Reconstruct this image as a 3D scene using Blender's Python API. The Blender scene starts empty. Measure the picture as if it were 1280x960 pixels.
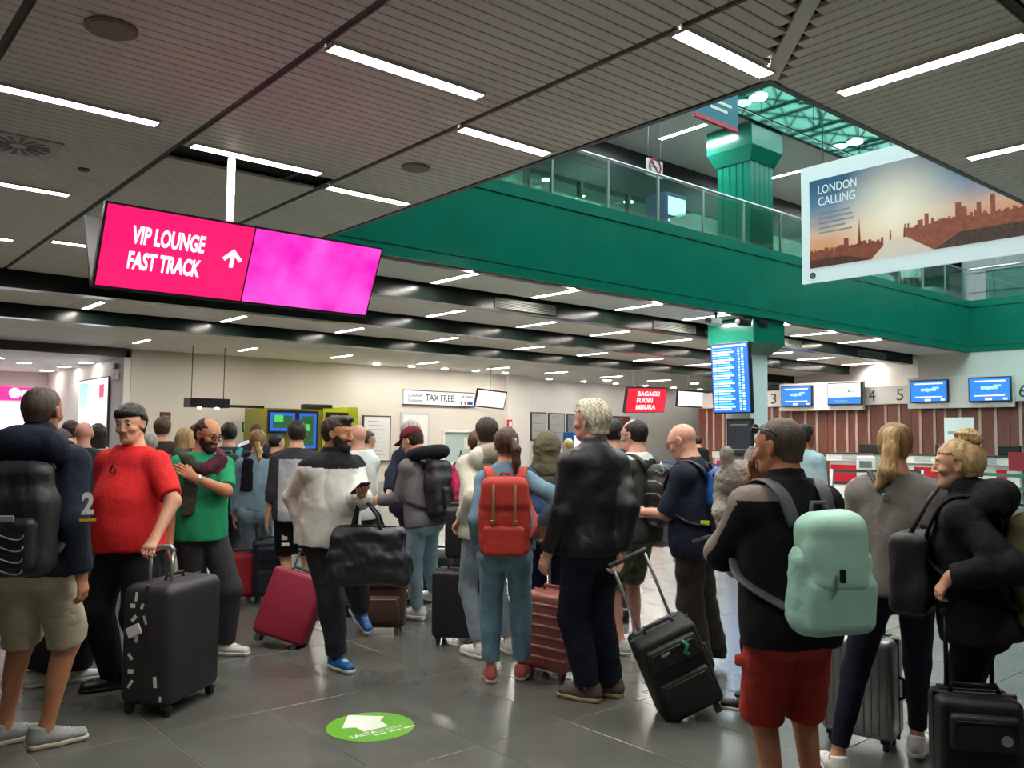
import bpy, bmesh, math, random
import numpy as np
from mathutils import Vector, Matrix, Euler

random.seed(7)
rng = np.random.RandomState(7)
SC = bpy.context.scene
COL = SC.collection
PI = math.pi

# ------------------------------------------------------------------ camera
EYE = np.array([0.0, 0.0, 1.57])
FPX = 1083.0
RW = np.array([[0.760, 0.049, 0.648], [-0.650, 0.041, 0.759], [0.0106, -0.998, 0.0630]])
def _ortho():
    y = np.array([-920, 58, FPX]); y /= np.linalg.norm(y)
    x = np.array([1280, 78, FPX]); x = x - y * (x @ y); x /= np.linalg.norm(x)
    z = np.cross(x, y)
    if z[1] > 0: z = -z
    return np.stack([x, y, z])
RW = _ortho()
cam_d = bpy.data.cameras.new('camera'); cam = bpy.data.objects.new('camera', cam_d); COL.objects.link(cam)
cam_d.sensor_width = 36; cam_d.lens = FPX * 36 / 1280; cam_d.clip_end = 200; cam_d.clip_start = 0.05
_r, _u, _b = RW[:, 0], -RW[:, 1], -RW[:, 2]
cam.matrix_world = Matrix(((_r[0], _u[0], _b[0], EYE[0]), (_r[1], _u[1], _b[1], EYE[1]), (_r[2], _u[2], _b[2], EYE[2]), (0, 0, 0, 1)))
SC.camera = cam

# ------------------------------------------------------------------ sky, exposure
world = bpy.data.worlds.new('sky'); SC.world = world; world.use_nodes = True
bg = world.node_tree.nodes['Background']
bg.inputs[0].default_value = (0.80, 0.92, 0.95, 1); bg.inputs[1].default_value = 8.0
SC.view_settings.view_transform = 'Standard'; SC.view_settings.look = 'None'
SC.view_settings.gamma = 1.0; SC.view_settings.use_curve_mapping = False
SC.view_settings.exposure = 0.3
LAMP = 92.0            # strength of the strip lights

# ------------------------------------------------------------------ measuring helpers (pinhole of the camera above)
def ray(px, py): return RW @ np.array([px - 640.0, py - 480.0, FPX])
def on_z(px, py, z): r = ray(px, py); return EYE + r * ((z - EYE[2]) / r[2])
def on_x(px, py, X): r = ray(px, py); return EYE + r * (X / r[0])
def on_y(px, py, Y): r = ray(px, py); return EYE + r * (Y / r[1])
def ground(px, depth):
    r = ray(px, 545.0) / FPX * depth
    return np.array([r[0], r[1], 0.0])

# ------------------------------------------------------------------ materials
def lin(h):
    h = h.lstrip('#'); c = [int(h[i:i + 2], 16) / 255 for i in (0, 2, 4)]
    return tuple((x / 12.92 if x <= 0.04045 else ((x + 0.055) / 1.055) ** 2.4) for x in c) + (1,)
_mats = {}
def mat(name, col, rough=0.6, metal=0.0, var=0.0, vscale=6.0, bump=0.0, bscale=60.0, spec=0.5, coat=0.0, emit=0.0, stretch=None):
    if name in _mats: return _mats[name]
    m = bpy.data.materials.new(name); m.use_nodes = True
    nt = m.node_tree; b = nt.nodes['Principled BSDF']; c = lin(col)
    b.inputs['Base Color'].default_value = c; b.inputs['Roughness'].default_value = rough
    b.inputs['Metallic'].default_value = metal; b.inputs['Specular IOR Level'].default_value = spec
    b.inputs['Coat Weight'].default_value = coat
    if emit:
        b.inputs['Emission Color'].default_value = c; b.inputs['Emission Strength'].default_value = emit
    if var or bump:
        tc = nt.nodes.new('ShaderNodeTexCoord')
        vec = tc.outputs['Object']
        if stretch:
            mp = nt.nodes.new('ShaderNodeMapping'); mp.inputs['Scale'].default_value = stretch
            nt.links.new(vec, mp.inputs['Vector']); vec = mp.outputs['Vector']
    if var:
        n = nt.nodes.new('ShaderNodeTexNoise'); n.inputs['Scale'].default_value = vscale; n.inputs['Detail'].default_value = 4
        nt.links.new(vec, n.inputs['Vector'])
        r = nt.nodes.new('ShaderNodeValToRGB')
        r.color_ramp.elements[0].position = 0.3; r.color_ramp.elements[1].position = 0.7
        lo = tuple(max(0, x * (1 - var)) for x in c[:3]) + (1,); hi = tuple(min(1, x * (1 + var)) for x in c[:3]) + (1,)
        r.color_ramp.elements[0].color = lo; r.color_ramp.elements[1].color = hi
        nt.links.new(n.outputs['Fac'], r.inputs['Fac']); nt.links.new(r.outputs['Color'], b.inputs['Base Color'])
    if bump:
        n2 = nt.nodes.new('ShaderNodeTexNoise'); n2.inputs['Scale'].default_value = bscale; n2.inputs['Detail'].default_value = 3
        nt.links.new(vec, n2.inputs['Vector'])
        bp = nt.nodes.new('ShaderNodeBump'); bp.inputs['Strength'].default_value = bump; bp.inputs['Distance'].default_value = 0.01
        nt.links.new(n2.outputs['Fac'], bp.inputs['Height']); nt.links.new(bp.outputs['Normal'], b.inputs['Normal'])
    _mats[name] = m
    return m
def emis(name, col, s):
    if name in _mats: return _mats[name]
    m = bpy.data.materials.new(name); m.use_nodes = True; nt = m.node_tree
    b = nt.nodes['Principled BSDF']; b.inputs['Base Color'].default_value = (0.02, 0.02, 0.02, 1)
    b.inputs['Roughness'].default_value = 0.3
    b.inputs['Emission Color'].default_value = lin(col); b.inputs['Emission Strength'].default_value = s
    _mats[name] = m; return m
def glass(name, col, refl=0.12):
    if name in _mats: return _mats[name]
    m = bpy.data.materials.new(name); m.use_nodes = True; nt = m.node_tree; nt.nodes.clear()
    o = nt.nodes.new('ShaderNodeOutputMaterial'); mx = nt.nodes.new('ShaderNodeMixShader')
    t = nt.nodes.new('ShaderNodeBsdfTransparent'); t.inputs[0].default_value = lin(col)
    g = nt.nodes.new('ShaderNodeBsdfGlossy'); g.inputs['Roughness'].default_value = 0.02
    fr = nt.nodes.new('ShaderNodeLayerWeight'); fr.inputs['Blend'].default_value = 0.5
    pw = nt.nodes.new('ShaderNodeMath'); pw.operation = 'POWER'; pw.inputs[1].default_value = 3.0; sc = nt.nodes.new('ShaderNodeMath'); sc.operation = 'MULTIPLY_ADD'; sc.inputs[1].default_value = 0.6; sc.inputs[2].default_value = refl * 0.25
    nt.links.new(fr.outputs['Facing'], pw.inputs[0]); nt.links.new(pw.outputs[0], sc.inputs[0]); nt.links.new(sc.outputs[0], mx.inputs[0]); nt.links.new(t.outputs[0], mx.inputs[1]); nt.links.new(g.outputs[0], mx.inputs[2])
    nt.links.new(mx.outputs[0], o.inputs[0]); _mats[name] = m; return m

# ------------------------------------------------------------------ objects
def tag(o, label=None, cat=None, group=None, kind=None):
    if label: o['label'] = label
    if cat: o['category'] = cat
    if group: o['group'] = group
    if kind: o['kind'] = kind
    return o
def empty(name, loc=(0, 0, 0), rz=0.0):
    o = bpy.data.objects.new(name, None); COL.objects.link(o); o.location = loc; o.rotation_euler = (0, 0, rz); o.empty_display_size = 0.1
    return o
def link(name, me, parent=None, loc=None):
    o = bpy.data.objects.new(name, me); COL.objects.link(o)
    if parent is not None: o.parent = parent
    if loc is not None: o.location = loc
    return o
class MB:
    """collects shapes into one mesh"""
    def __init__(s): s.v = []; s.f = []; s.mi = []; s.m = 0
    def add(s, vs, fs):
        b = len(s.v); s.v += [tuple(map(float, v)) for v in vs]
        for f in fs: s.f.append([b + i for i in f]); s.mi.append(s.m)
        return s
    def box(s, x0, x1, y0, y1, z0, z1):
        return s.add([(x0, y0, z0), (x1, y0, z0), (x1, y1, z0), (x0, y1, z0), (x0, y0, z1), (x1, y0, z1), (x1, y1, z1), (x0, y1, z1)],
                     [(3, 2, 1, 0), (4, 5, 6, 7), (0, 1, 5, 4), (1, 2, 6, 5), (2, 3, 7, 6), (3, 0, 4, 7)])
    def cbox(s, c, d): return s.box(c[0] - d[0] / 2, c[0] + d[0] / 2, c[1] - d[1] / 2, c[1] + d[1] / 2, c[2] - d[2] / 2, c[2] + d[2] / 2)
    def rbox(s, c, d, r, n=3, M=None):
        """box with all edges rounded"""
        bm = bmesh.new(); bmesh.ops.create_cube(bm, size=1.0)
        for v in bm.verts: v.co = Vector((v.co.x * d[0], v.co.y * d[1], v.co.z * d[2]))
        bmesh.ops.bevel(bm, geom=list(bm.edges), offset=r, segments=n, profile=0.5, affect='EDGES')
        bm.verts.index_update()
        vs = [(M @ v.co if M else v.co) + Vector(c) for v in bm.verts]; fs = [[v.index for v in f.verts] for f in bm.faces]
        bm.free(); return s.add(vs, fs)
    def tube(s, pts, r, n=8, rb=None, side=None, cap=True):
        """sweep of an ellipse (r across side, rb along the other axis) through the points"""
        P = [np.array(p, float) for p in pts]; rings = []; prev = None
        for i, p in enumerate(P):
            t = P[min(i + 1, len(P) - 1)] - P[max(i - 1, 0)]; t /= (np.linalg.norm(t) + 1e-9)
            a = np.array(side, float) if side is not None else (prev if prev is not None else np.array([0, 0, 1.0]) if abs(t[2]) < 0.9 else np.array([1.0, 0, 0]))
            a = a - t * (a @ t); a /= (np.linalg.norm(a) + 1e-9); b = np.cross(t, a); prev = a
            ra = r[i] if isinstance(r, (list, tuple)) else r; rbb = ra if rb is None else rb
            rings.append([p + a * ra * math.cos(2 * PI * k / n) + b * rbb * math.sin(2 * PI * k / n) for k in range(n)])
        vs = [v for R in rings for v in R]; fs = []
        for i in range(len(P) - 1):
            for k in range(n):
                fs.append((i * n + k, i * n + (k + 1) % n, (i + 1) * n + (k + 1) % n, (i + 1) * n + k))
        if cap: fs += [tuple(range(n - 1, -1, -1)), tuple((len(P) - 1) * n + k for k in range(n))]
        return s.add(vs, fs)
    def disc(s, c, r, h, n=24, ax='z', r2=None):
        """short cylinder centred on c"""
        r2 = r if r2 is None else r2
        d = {'x': (h / 2, 0, 0), 'y': (0, h / 2, 0), 'z': (0, 0, h / 2)}[ax]
        c = np.array(c, float); d = np.array(d)
        rr = [r, r2]; vs = []
        for j, sg in enumerate((-1, 1)):
            for k in range(n):
                a = 2 * PI * k / n; ca, sa = math.cos(a) * rr[j], math.sin(a) * rr[j]
                vs.append(c + d * sg + {'x': np.array([0, ca, sa]), 'y': np.array([sa, 0, ca]), 'z': np.array([ca, sa, 0])}[ax])
        fs = [(k, (k + 1) % n, n + (k + 1) % n, n + k) for k in range(n)] + [tuple(range(n - 1, -1, -1)), tuple(range(n, 2 * n))]
        return s.add(vs, fs)
    def prism(s, poly, M, h):
        """flat polygon (x,z) extruded by h along local y, mapped by M"""
        n = len(poly); vs = [M @ Vector((p[0], -h, p[1])) for p in poly] + [M @ Vector((p[0], 0, p[1])) for p in poly]
        return s.add(vs, [tuple(range(n)), tuple(range(2 * n - 1, n - 1, -1))] + [(k, n + k, n + (k + 1) % n, (k + 1) % n) for k in range(n)])
    def mesh(s, name, mats, smooth=False):
        me = bpy.data.meshes.new(name); me.from_pydata(s.v, [], s.f)
        for m in (mats if isinstance(mats, (list, tuple)) else [mats]): me.materials.append(m)
        me.polygons.foreach_set('material_index', s.mi)
        if smooth: me.polygons.foreach_set('use_smooth', [True] * len(me.polygons))
        me.update(); return me
    def build(s, name, mats, parent=None, smooth=False, loc=None):
        return link(name, s.mesh(name, mats, smooth), parent, loc)
def boxobj(name, m, b, parent=None, kind=None):
    o = MB().box(*b).build(name, m, parent)
    if kind: o['kind'] = kind
    return o

def lettering(name, text, m, parent, M, w=None, h=0.1, depth=0.004, spacing=1.0, align='LEFT', bold=0.0, line=1.0):
    """text in the local x/z plane of M, facing local -y, scaled to height h per line (and to width w when given)"""
    cu = bpy.data.curves.new(name, 'FONT'); cu.body = text; cu.size = 1.0; cu.extrude = 0.0; cu.align_x = align
    cu.space_character = spacing; cu.offset = bold; cu.space_line = line; cu.resolution_u = 3
    t = bpy.data.objects.new('tmp', cu); COL.objects.link(t)
    dg = bpy.context.evaluated_depsgraph_get(); me = bpy.data.meshes.new_from_object(t.evaluated_get(dg))
    bpy.data.objects.remove(t); bpy.data.curves.remove(cu)
    n = len(me.vertices)
    if n == 0: return None
    co = np.zeros(n * 3, np.float32); me.vertices.foreach_get('co', co); co = co.reshape(-1, 3)
    x0 = co[:, 0].min(); wid = np.ptp(co[:, 0])
    s = h / 0.72; sx = s if w is None else w / max(wid, 1e-6)
    xs = (co[:, 0] - (x0 if align == 'LEFT' else 0)) * sx; zs = co[:, 1] * s
    for i, v in enumerate(me.vertices): v.co = M @ Vector((xs[i], -depth, zs[i]))
    me.materials.clear(); me.materials.append(m)
    return link(name, me, parent)
def frame_at(o, xdir, zdir):
    """matrix: local x -> xdir, z -> zdir, -y -> outward"""
    x = Vector(xdir).normalized(); z = Vector(zdir).normalized(); y = z.cross(x)
    return Matrix(((x.x, y.x, z.x, o[0]), (x.y, y.y, z.y, o[1]), (x.z, y.z, z.z, o[2]), (0, 0, 0, 1)))

# ------------------------------------------------------------------ palette
slat_m = mat('ceiling metal', '#d6d1c6', 0.5, 0.0, 0.05, 2.0)
slat2_m = mat('far ceiling panel', '#e2ded7', 0.6, 0, 0.04, 0.6)
dark_m = mat('dark void', '#0c0c0b', 0.9)
seam_m = mat('seam channel', '#2a2a26', 0.6)
white_m = mat('white paint', '#dcd9d4', 0.6, 0, 0.03, 1.5)
beige_m = mat('wall paint', '#c9c3b8', 0.65, 0, 0.03, 0.8)
green_m = mat('green enamel', '#106f5a', 0.16, 0.0, 0.06, 1.2, spec=0.7)
greend_m = mat('dark green beam enamel', '#141d19', 0.2, 0, 0.05, 1.0, spec=0.16)
black_m = mat('black plastic', '#121214', 0.45)
dgrey_m = mat('dark grey metal', '#3a3a3a', 0.5)
steel_m = mat('brushed steel', '#c4c8c8', 0.28, 0.9)
lamp_m = emis('lamp diffuser', '#fffaf2', LAMP); lampu_m = emis('upper lamp diffuser', '#fbfdff', LAMP * 3.0); lampf_m = emis('far lamp diffuser', '#fff8ee', LAMP * 2.1)
wood_m = mat('reddish wood slat', '#6b3b30', 0.5, 0, 0.25, 3.0, 0.1, 30, stretch=(6, 6, 0.6))
woodl_m = mat('pale wood slat', '#b49d90', 0.5, 0, 0.15, 3.0, stretch=(6, 6, 0.6))
red_m = mat('red laminate', '#c01028', 0.35)
wglass_m = glass('balustrade glass', '#c4e6dc', 0.25)
screenb_m = emis('screen blue', '#0878dc', 1.15)
sw_m = emis('screen white', '#f4f8ff', 1.1)

# ------------------------------------------------------------------ floor
HC = 4.0
def floor_mat():
    m = bpy.data.materials.new('stone tile'); m.use_nodes = True; nt = m.node_tree; b = nt.nodes['Principled BSDF']
    tc = nt.nodes.new('ShaderNodeTexCoord'); n = nt.nodes.new('ShaderNodeTexNoise'); n.inputs['Scale'].default_value = 2.2; n.inputs['Detail'].default_value = 6
    r = nt.nodes.new('ShaderNodeValToRGB'); r.color_ramp.elements[0].color = lin('#585853'); r.color_ramp.elements[1].color = lin('#686963')
    r.color_ramp.elements[0].position = 0.3; r.color_ramp.elements[1].position = 0.75
    n2 = nt.nodes.new('ShaderNodeTexNoise'); n2.inputs['Scale'].default_value = 5.0
    mr = nt.nodes.new('ShaderNodeMapRange'); mr.inputs[3].default_value = 0.19; mr.inputs[4].default_value = 0.26
    nt.links.new(tc.outputs['Object'], n.inputs['Vector']); nt.links.new(n.outputs['Fac'], r.inputs['Fac']); nt.links.new(r.outputs['Color'], b.inputs['Base Color'])
    nt.links.new(tc.outputs['Object'], n2.inputs['Vector']); nt.links.new(n2.outputs['Fac'], mr.inputs[0]); nt.links.new(mr.outputs[0], b.inputs['Roughness'])
    b.inputs['Specular IOR Level'].default_value = 0.65
    return m
tile_m = floor_mat()
grout_m = mat('pale grout', '#7d7a70', 0.6)
floor = boxobj('floor', grout_m, (-8, 46, -8, 36, -0.3, -0.0035), kind='structure')
TX, TY, TW, TL = 3.42, 3.54, 0.6, 1.205
def tile_mesh(w, l):
    m = MB(); g = 0.0025; c = 0.002
    m.add([(g, g, -0.012), (w - g, g, -0.012), (w - g, l - g, -0.012), (g, l - g, -0.012), (g, g, -c), (w - g, g, -c), (w - g, l - g, -c), (g, l - g, -c),
           (g + c, g + c, 0), (w - g - c, g + c, 0), (w - g - c, l - g - c, 0), (g + c, l - g - c, 0)],
          [(0, 1, 5, 4), (1, 2, 6, 5), (2, 3, 7, 6), (3, 0, 4, 7), (4, 5, 9, 8), (5, 6, 10, 9), (6, 7, 11, 10), (7, 4, 8, 11), (8, 9, 10, 11)])
    return m
tme = tile_mesh(TW, TL).mesh('floor_tile', tile_m)
far_t = MB(); near = []
for i in range(-16, 60):
    for j in range(-6, 24):
        x, y = TX + i * TW, TY + j * TL
        if x < -6 or y < -4: continue
        cx, cy = x + TW / 2, y + TL / 2
        v = RW.T @ (np.array([cx, cy, 0]) - EYE)
        if v[2] > 0.8:
            px, py = 640 + FPX * v[0] / v[2], 480 + FPX * v[1] / v[2]
            if -160 < px < 1440 and py < 1250 and v[2] < 13: near.append((v[2], x, y)); continue
        if x < 30: far_t.add([(x + 0.0025, y + 0.0025, 0), (x + TW - 0.0025, y + 0.0025, 0), (x + TW - 0.0025, y + TL - 0.0025, 0), (x + 0.0025, y + TL - 0.0025, 0)], [(0, 1, 2, 3)])
        else: far_t.add([(x, y, 0), (x + TW, y, 0), (x + TW, y + TL, 0), (x, y + TL, 0)], [(0, 1, 2, 3)])
near.sort()
for d, x, y in near[:290]: link('floor_tile', tme, floor, (x, y, 0))
for d, x, y in near[290:]: far_t.add([(x + 0.0025, y + 0.0025, 0), (x + TW - 0.0025, y + 0.0025, 0), (x + TW - 0.0025, y + TL - 0.0025, 0), (x + 0.0025, y + TL - 0.0025, 0)], [(0, 1, 2, 3)])
o = far_t.build('distant_tiles', tile_m, floor); o['kind'] = 'stuff'

# ------------------------------------------------------------------ main ceiling
XS1, XS2, XO, YN, YF, XR = 2.48, 3.97, 5.07, 3.30, 9.85, 24.7
cm = MB()
cm.box(-8, XO, -8, 36, 4.06, 4.2); cm.box(XO, 46, -8, YN, 4.06, 4.2); cm.box(XO, 46, YF + 0.02, 36, 4.06, 4.2)
ceiling = cm.build('ceiling', dark_m); ceiling['kind'] = 'structure'
P_ = 0.1
def slat_mesh(L, axis):
    m = MB(); w = P_ - 0.009; a = 0.004
    prof = [(0, 0.03), (0, a), (a, 0), (w - a, 0), (w, a), (w, 0.03)]
    vs = []
    for e in (0, L):
        for (p, q) in prof: vs.append((e, p + 0.0045, q) if axis == 'x' else (p + 0.0045, e, q))
    n = 6; fs = []
    for k in range(n - 1): fs.append((k, k + 1, n + k + 1, n + k) if axis == 'y' else (k + 1, k, n + k, n + k + 1))
    fs += [tuple(range(n)), tuple(range(2 * n - 1, n - 1, -1))]
    return m.add(vs, fs)
def slats_x(x0, x1, y0, y1, near_y, skip=()):
    me = slat_mesh(x1 - x0 - 0.06, 'x').mesh('ceiling_slat', slat_m); far = MB(); y = y0; src = slat_mesh(x1 - x0 - 0.06, 'x')
    while y < y1 - 0.01:
        if not any(a <= y < b for a, b in skip):
            if y < near_y: link('ceiling_slat', me, ceiling, (x0 + 0.03, y, HC))
            else: far.add([(v[0] + x0 + 0.03, v[1] + y, v[2] + HC) for v in src.v], src.f)
        y += P_
    if far.v:
        o = far.build('distant_slats', slat_m, ceiling); o['kind'] = 'stuff'
slats_x(XS2, XO - 0.04, YN, 9.8, 6.6)
slats_x(XS1, XS2, 2.4, 14.6, 7.0, [(7.28, 7.62)])
slats_x(0.98, XS1, 3.6, 14.6, 7.0)
slats_x(-0.52, 0.98, 4.5, 14.6, 4.5)
# mitre corner: slats run along x left of the diagonal and along y right of it
k = 0; y = YN - P_
while y > YN - 1.5:
    L = (XO - (YN - y)) - XS2 - 0.1
    if L > 0.1: slat_mesh(L, 'x').build('ceiling_slat', slat_m, ceiling, loc=(XS2 + 0.03, y, HC))
    y -= P_
x = XO - 1.5
while x < XO + 6.0:
    d = max(0.0, XO - x); L = 1.5 - d if x < XO else 1.5
    if x + 0.0 < XO: y1 = YN - d - 0.06; y0 = YN - 1.5
    else: y1, y0 = YN - 0.05, YN - 1.5
    if y1 - y0 > 0.08: slat_mesh(y1 - y0 - 0.03, 'y').build('ceiling_slat', slat_m, ceiling, loc=(x, y0 + 0.03, HC))
    x += P_
sl = slat_mesh(1.44, 'y'); fr = MB()
while x < 14:
    fr.add([(v[0] + x, v[1] + YN - 1.47, v[2] + HC) for v in sl.v], sl.f); x += P_
for xx in np.arange(3.9, 14, P_): fr.add([(v[0] + xx, v[1] + YN - 3.0, v[2] + HC) for v in sl.v], sl.f)
for yy in np.arange(0.3, 2.4, P_):
    s2 = slat_mesh(1.4, 'x'); fr.add([(v[0] + XS1 + 0.03, v[1] + yy, v[2] + HC) for v in s2.v], s2.f)
o = fr.build('distant_slats', slat_m, ceiling); o['kind'] = 'stuff'
# seam channels, mitre strip and opening rim
sm = MB()
for xs in (XS1, XS2, 0.98): sm.box(xs - 0.022, xs + 0.022, -2, 14.65, HC + 0.012, HC + 0.05)
sm.box(3.9, 14, YN - 1.53, YN - 1.47, HC + 0.012, HC + 0.05)
sm.build('ceiling_seam', seam_m, ceiling)
mt = MB(); w = 0.035
mt.add([(XO - 1.5 - w, YN - 1.5 + w, HC), (XO - 1.5 + w, YN - 1.5 - w, HC), (XO + w * 0, YN - 2 * w, HC), (XO - 2 * w, YN, HC)] +
       [(XO - 1.5 - w, YN - 1.5 + w, HC + 0.03), (XO - 1.5 + w, YN - 1.5 - w, HC + 0.03), (XO, YN - 2 * w, HC + 0.03), (XO - 2 * w, YN, HC + 0.03)],
       [(3, 2, 1, 0), (4, 5, 6, 7), (0, 1, 5, 4), (1, 2, 6, 5), (2, 3, 7, 6), (3, 0, 4, 7)])
mt.build('mitre_strip', slat_m, ceiling)
rm = MB(); rm.box(XO - 0.05, XO, YN - 0.05, YF, HC - 0.005, 5.3); rm.box(XO, 30, YN - 0.05, YN, HC - 0.005, 5.3)
o = rm.build('trim_1', mat('opening rim', '#4a4b48', 0.5)); o['kind'] = 'structure'
# the smooth panels over the far hall, between the beams
BEAMS = (11.4, 14.7, 18.5)
pm = MB()
def far_panel(x0, x1, y0, y1):
    n = max(1, int((x1 - x0) / 2.7)); w = (x1 - x0) / n
    for i in range(n):
        MB().box(x0 + i * w + 0.004, x0 + (i + 1) * w - 0.004, y0 + 0.004, y1 - 0.004, HC, HC + 0.05).build('ceiling_panel', slat2_m, ceiling)
far_panel(5.1, 27.3, YF + 0.3, BEAMS[0] - 0.13); far_panel(5.1, 29, BEAMS[0] + 0.13, BEAMS[1] - 0.13)
far_panel(-7, 32, BEAMS[1] + 0.13, BEAMS[2] - 0.13); far_panel(-7, 34, BEAMS[2] + 0.13, 22.4); far_panel(-7, 40, 22.41, 27.9)
for yb, x0, x1 in ((BEAMS[0], 4.3, 24.6), (BEAMS[1], -7, 27.15), (BEAMS[2], -7, 30.0)):
    b = boxobj('beam', greend_m, (x0, x1, yb - 0.02, yb + 0.24, 3.74, 4.05)); b['kind'] = 'structure'
    for q in range(3): MB().box(x0, x1, yb - 0.025, yb - 0.02, 3.745 + q * 0.1, 3.75 + q * 0.1).build('beam_groove', black_m, b) if False else None

# ------------------------------------------------------------------ strip lights
def strip_light(x0, x1, y0, y1, label, group=None, z=HC):
    t = empty('ceiling_light', ((x0 + x1) / 2, (y0 + y1) / 2, z - 0.02))
    tag(t, label, 'light', group)
    hx, hy = (x1 - x0) / 2, (y1 - y0) / 2; e = 0.012
    m = MB(); m.box(-hx, hx, -hy, -hy + e, 0, 0.02); m.box(-hx, hx, hy - e, hy, 0, 0.02); m.box(-hx, -hx + e, -hy + e, hy - e, 0, 0.02); m.box(hx - e, hx, -hy + e, hy - e, 0, 0.02)
    m.build('frame', white_m, t)
    MB().box(-hx + e, hx - e, -hy + e, hy - e, 0.006, 0.018).build('diffuser', (lamp_m if group is None else lampf_m) if z < 5 else lampu_m, t)
    # louvre blades across the trough
    lv = MB(); n = 14
    for i in range(1, n):
        if hx > hy: xx = -hx + 2 * hx * i / n; lv.box(xx - 0.002, xx + 0.002, -hy + e, hy - e, 0, 0.006)
        else: yy = -hy + 2 * hy * i / n; lv.box(-hx + e, hx - e, yy - 0.002, yy + 0.002, 0, 0.006)
    if group is None: lv.build('louvre', steel_m, t)['kind'] = 'stuff'
    return t
W = 0.13
strip_light(2.52, 3.72, 4.70, 4.70 + W, 'long strip light in the first panel bay, above and before the magenta sign')
strip_light(2.54, 3.74, 7.12, 7.12 + W, 'strip light beside the open ceiling slot right above the magenta sign')
strip_light(3.99, 4.92, 3.14, 3.14 + W, 'short strip light close to the corner of the atrium opening')
strip_light(3.99, 4.92, 5.30, 5.30 + W, 'second strip light along the edge of the atrium opening')
strip_light(3.99, 4.92, 7.46, 7.46 + W, 'strip light along the atrium opening edge, nearest the green balcony')
strip_light(0.98, 2.17, 6.80, 6.80 + W, 'long strip light left of the dark ceiling seam, before the round air vent')
strip_light(0.98, 2.17, 9.5, 9.5 + W, 'strip light just beyond the round air vent')
strip_light(0.98, 2.17, 12.25, 12.25 + W, 'far strip light left of the dark seam, just before the black beam')
strip_light(2.54, 3.74, 11.95, 11.95 + W, 'strip light half hidden behind the left end of the magenta sign')
strip_light(5.50, 5.50 + W, 1.86, 3.05, 'long strip light in the slats right of the mitred ceiling joint')
strip_light(7.62, 7.62 + W, 1.86, 3.05, 'strip light over the poster, cut by the right picture edge')
strip_light(0.98, 2.17, 3.9, 3.9 + W, 'strip light in the left bay, past the top edge of the picture'); strip_light(-0.5, 0.7, 2.0, 2.0 + W, 'strip light in the leftmost bay, past the top left corner')
strip_light(2.52, 3.72, 2.3, 2.3 + W, 'strip light in the first panel bay, past the top edge of the picture'); strip_light(2.52, 3.72, -0.5, -0.5 + W, 'nearest strip light of the first panel bay, far past the top edge')
ORD = ['first', 'second', 'third', 'fourth', 'fifth', 'sixth', 'seventh', 'eighth', 'ninth', 'tenth']
ROWS = [([7.8, 9.9, 12.0, 14.0, 16.1, 18.0, 20.1], 10.13, 'between the green balcony and the first beam'),
        ([9.93, 12.33, 14.6, 16.85, 19.1, 21.3, 23.5, 26.1], 13.17, 'between the first and second dark beam'),
        ([1.75, 4.47, 7.2, 9.95, 12.6, 15.45, 17.9, 20.35, 22.9, 25.6], 16.95, 'between the second and third dark beam'),
        ([7.2, 10.1, 13.1, 16.3, 19.3, 22.1, 25.1, 28.0], 22.95, 'beyond the third dark beam')]
for xs, y0, where in ROWS:
    for i, x in enumerate(xs): strip_light(x - 0.06, x + 0.06, y0 - (0.1 if y0 < 10.5 else 0), y0 + 1.2 - (0.18 if y0 < 10.5 else 0), ORD[i] + ' short strip light from left ' + where, 'strip lights ' + where)

# ------------------------------------------------------------------ ceiling fittings
def ceil_disc(x, y, r, label, cat='speaker', name='ceiling_speaker'):
    t = empty(name, (x, y, HC - 0.012)); tag(t, label, cat)
    MB().disc((0, 0, 0.004), r, 0.014, 28).build('rim', mat('speaker rim', '#7d776c', 0.6), t)
    MB().disc((0, 0, -0.003), r * 0.86, 0.008, 28).build('grille', mat('speaker grille', '#8a8276', 0.8, bump=0.4, bscale=200), t)
ceil_disc(1.42, 5.42, 0.15, 'large round ceiling disc in the slats at top left')
ceil_disc(4.30, 6.45, 0.13, 'round grey ceiling speaker beside the second atrium edge light')
ceil_disc(2.05, 8.55, 0.05, 'tiny round ceiling detector near the air vent', 'detector', 'smoke_detector')
t = empty('air_vent', (1.45, 8.2, HC - 0.012)); tag(t, 'square ceiling air vent with swirling radial slots', 'vent')
MB().box(-0.29, 0.29, -0.29, 0.29, 0, 0.012).build('plate', mat('vent plate', '#b0aaa0', 0.5), t)
for i in range(16):
    a = 2 * PI * i / 16; m = MB(); c, s_ = math.cos(a), math.sin(a); cx = [(0.07, -0.012), (0.24, -0.03), (0.24, 0.01), (0.07, 0.006)]
    pts = [(u * c - v * s_, u * s_ + v * c) for u, v in cx]
    m.add([(p[0], p[1], -0.004) for p in pts] + [(p[0], p[1], 0.0) for p in pts], [(3, 2, 1, 0), (4, 5, 6, 7), (0, 1, 5, 4), (1, 2, 6, 5), (2, 3, 7, 6), (3, 0, 4, 7)])
    m.build('slot', black_m, t)
def beam_vent(x0, x1, yb, label):
    t = empty('beam_grille', ((x0 + x1) / 2, yb - 0.02, 3.86)); tag(t, label, 'vent'); h = (x1 - x0) / 2
    m = MB(); m.box(-h, h, -0.02, 0, -0.085, -0.07); m.box(-h, h, -0.02, 0, 0.07, 0.085); m.box(-h, -h + 0.02, -0.02, 0, -0.07, 0.07); m.box(h - 0.02, h, -0.02, 0, -0.07, 0.07)
    m.build('frame', mat('grille grey', '#70736c', 0.6), t)
    for q in range(5): MB().box(-h + 0.02, h - 0.02, -0.014, -0.002, -0.06 + q * 0.028, -0.045 + q * 0.028).build('slat', mat('grille grey', '#70736c', 0.6), t)
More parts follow.
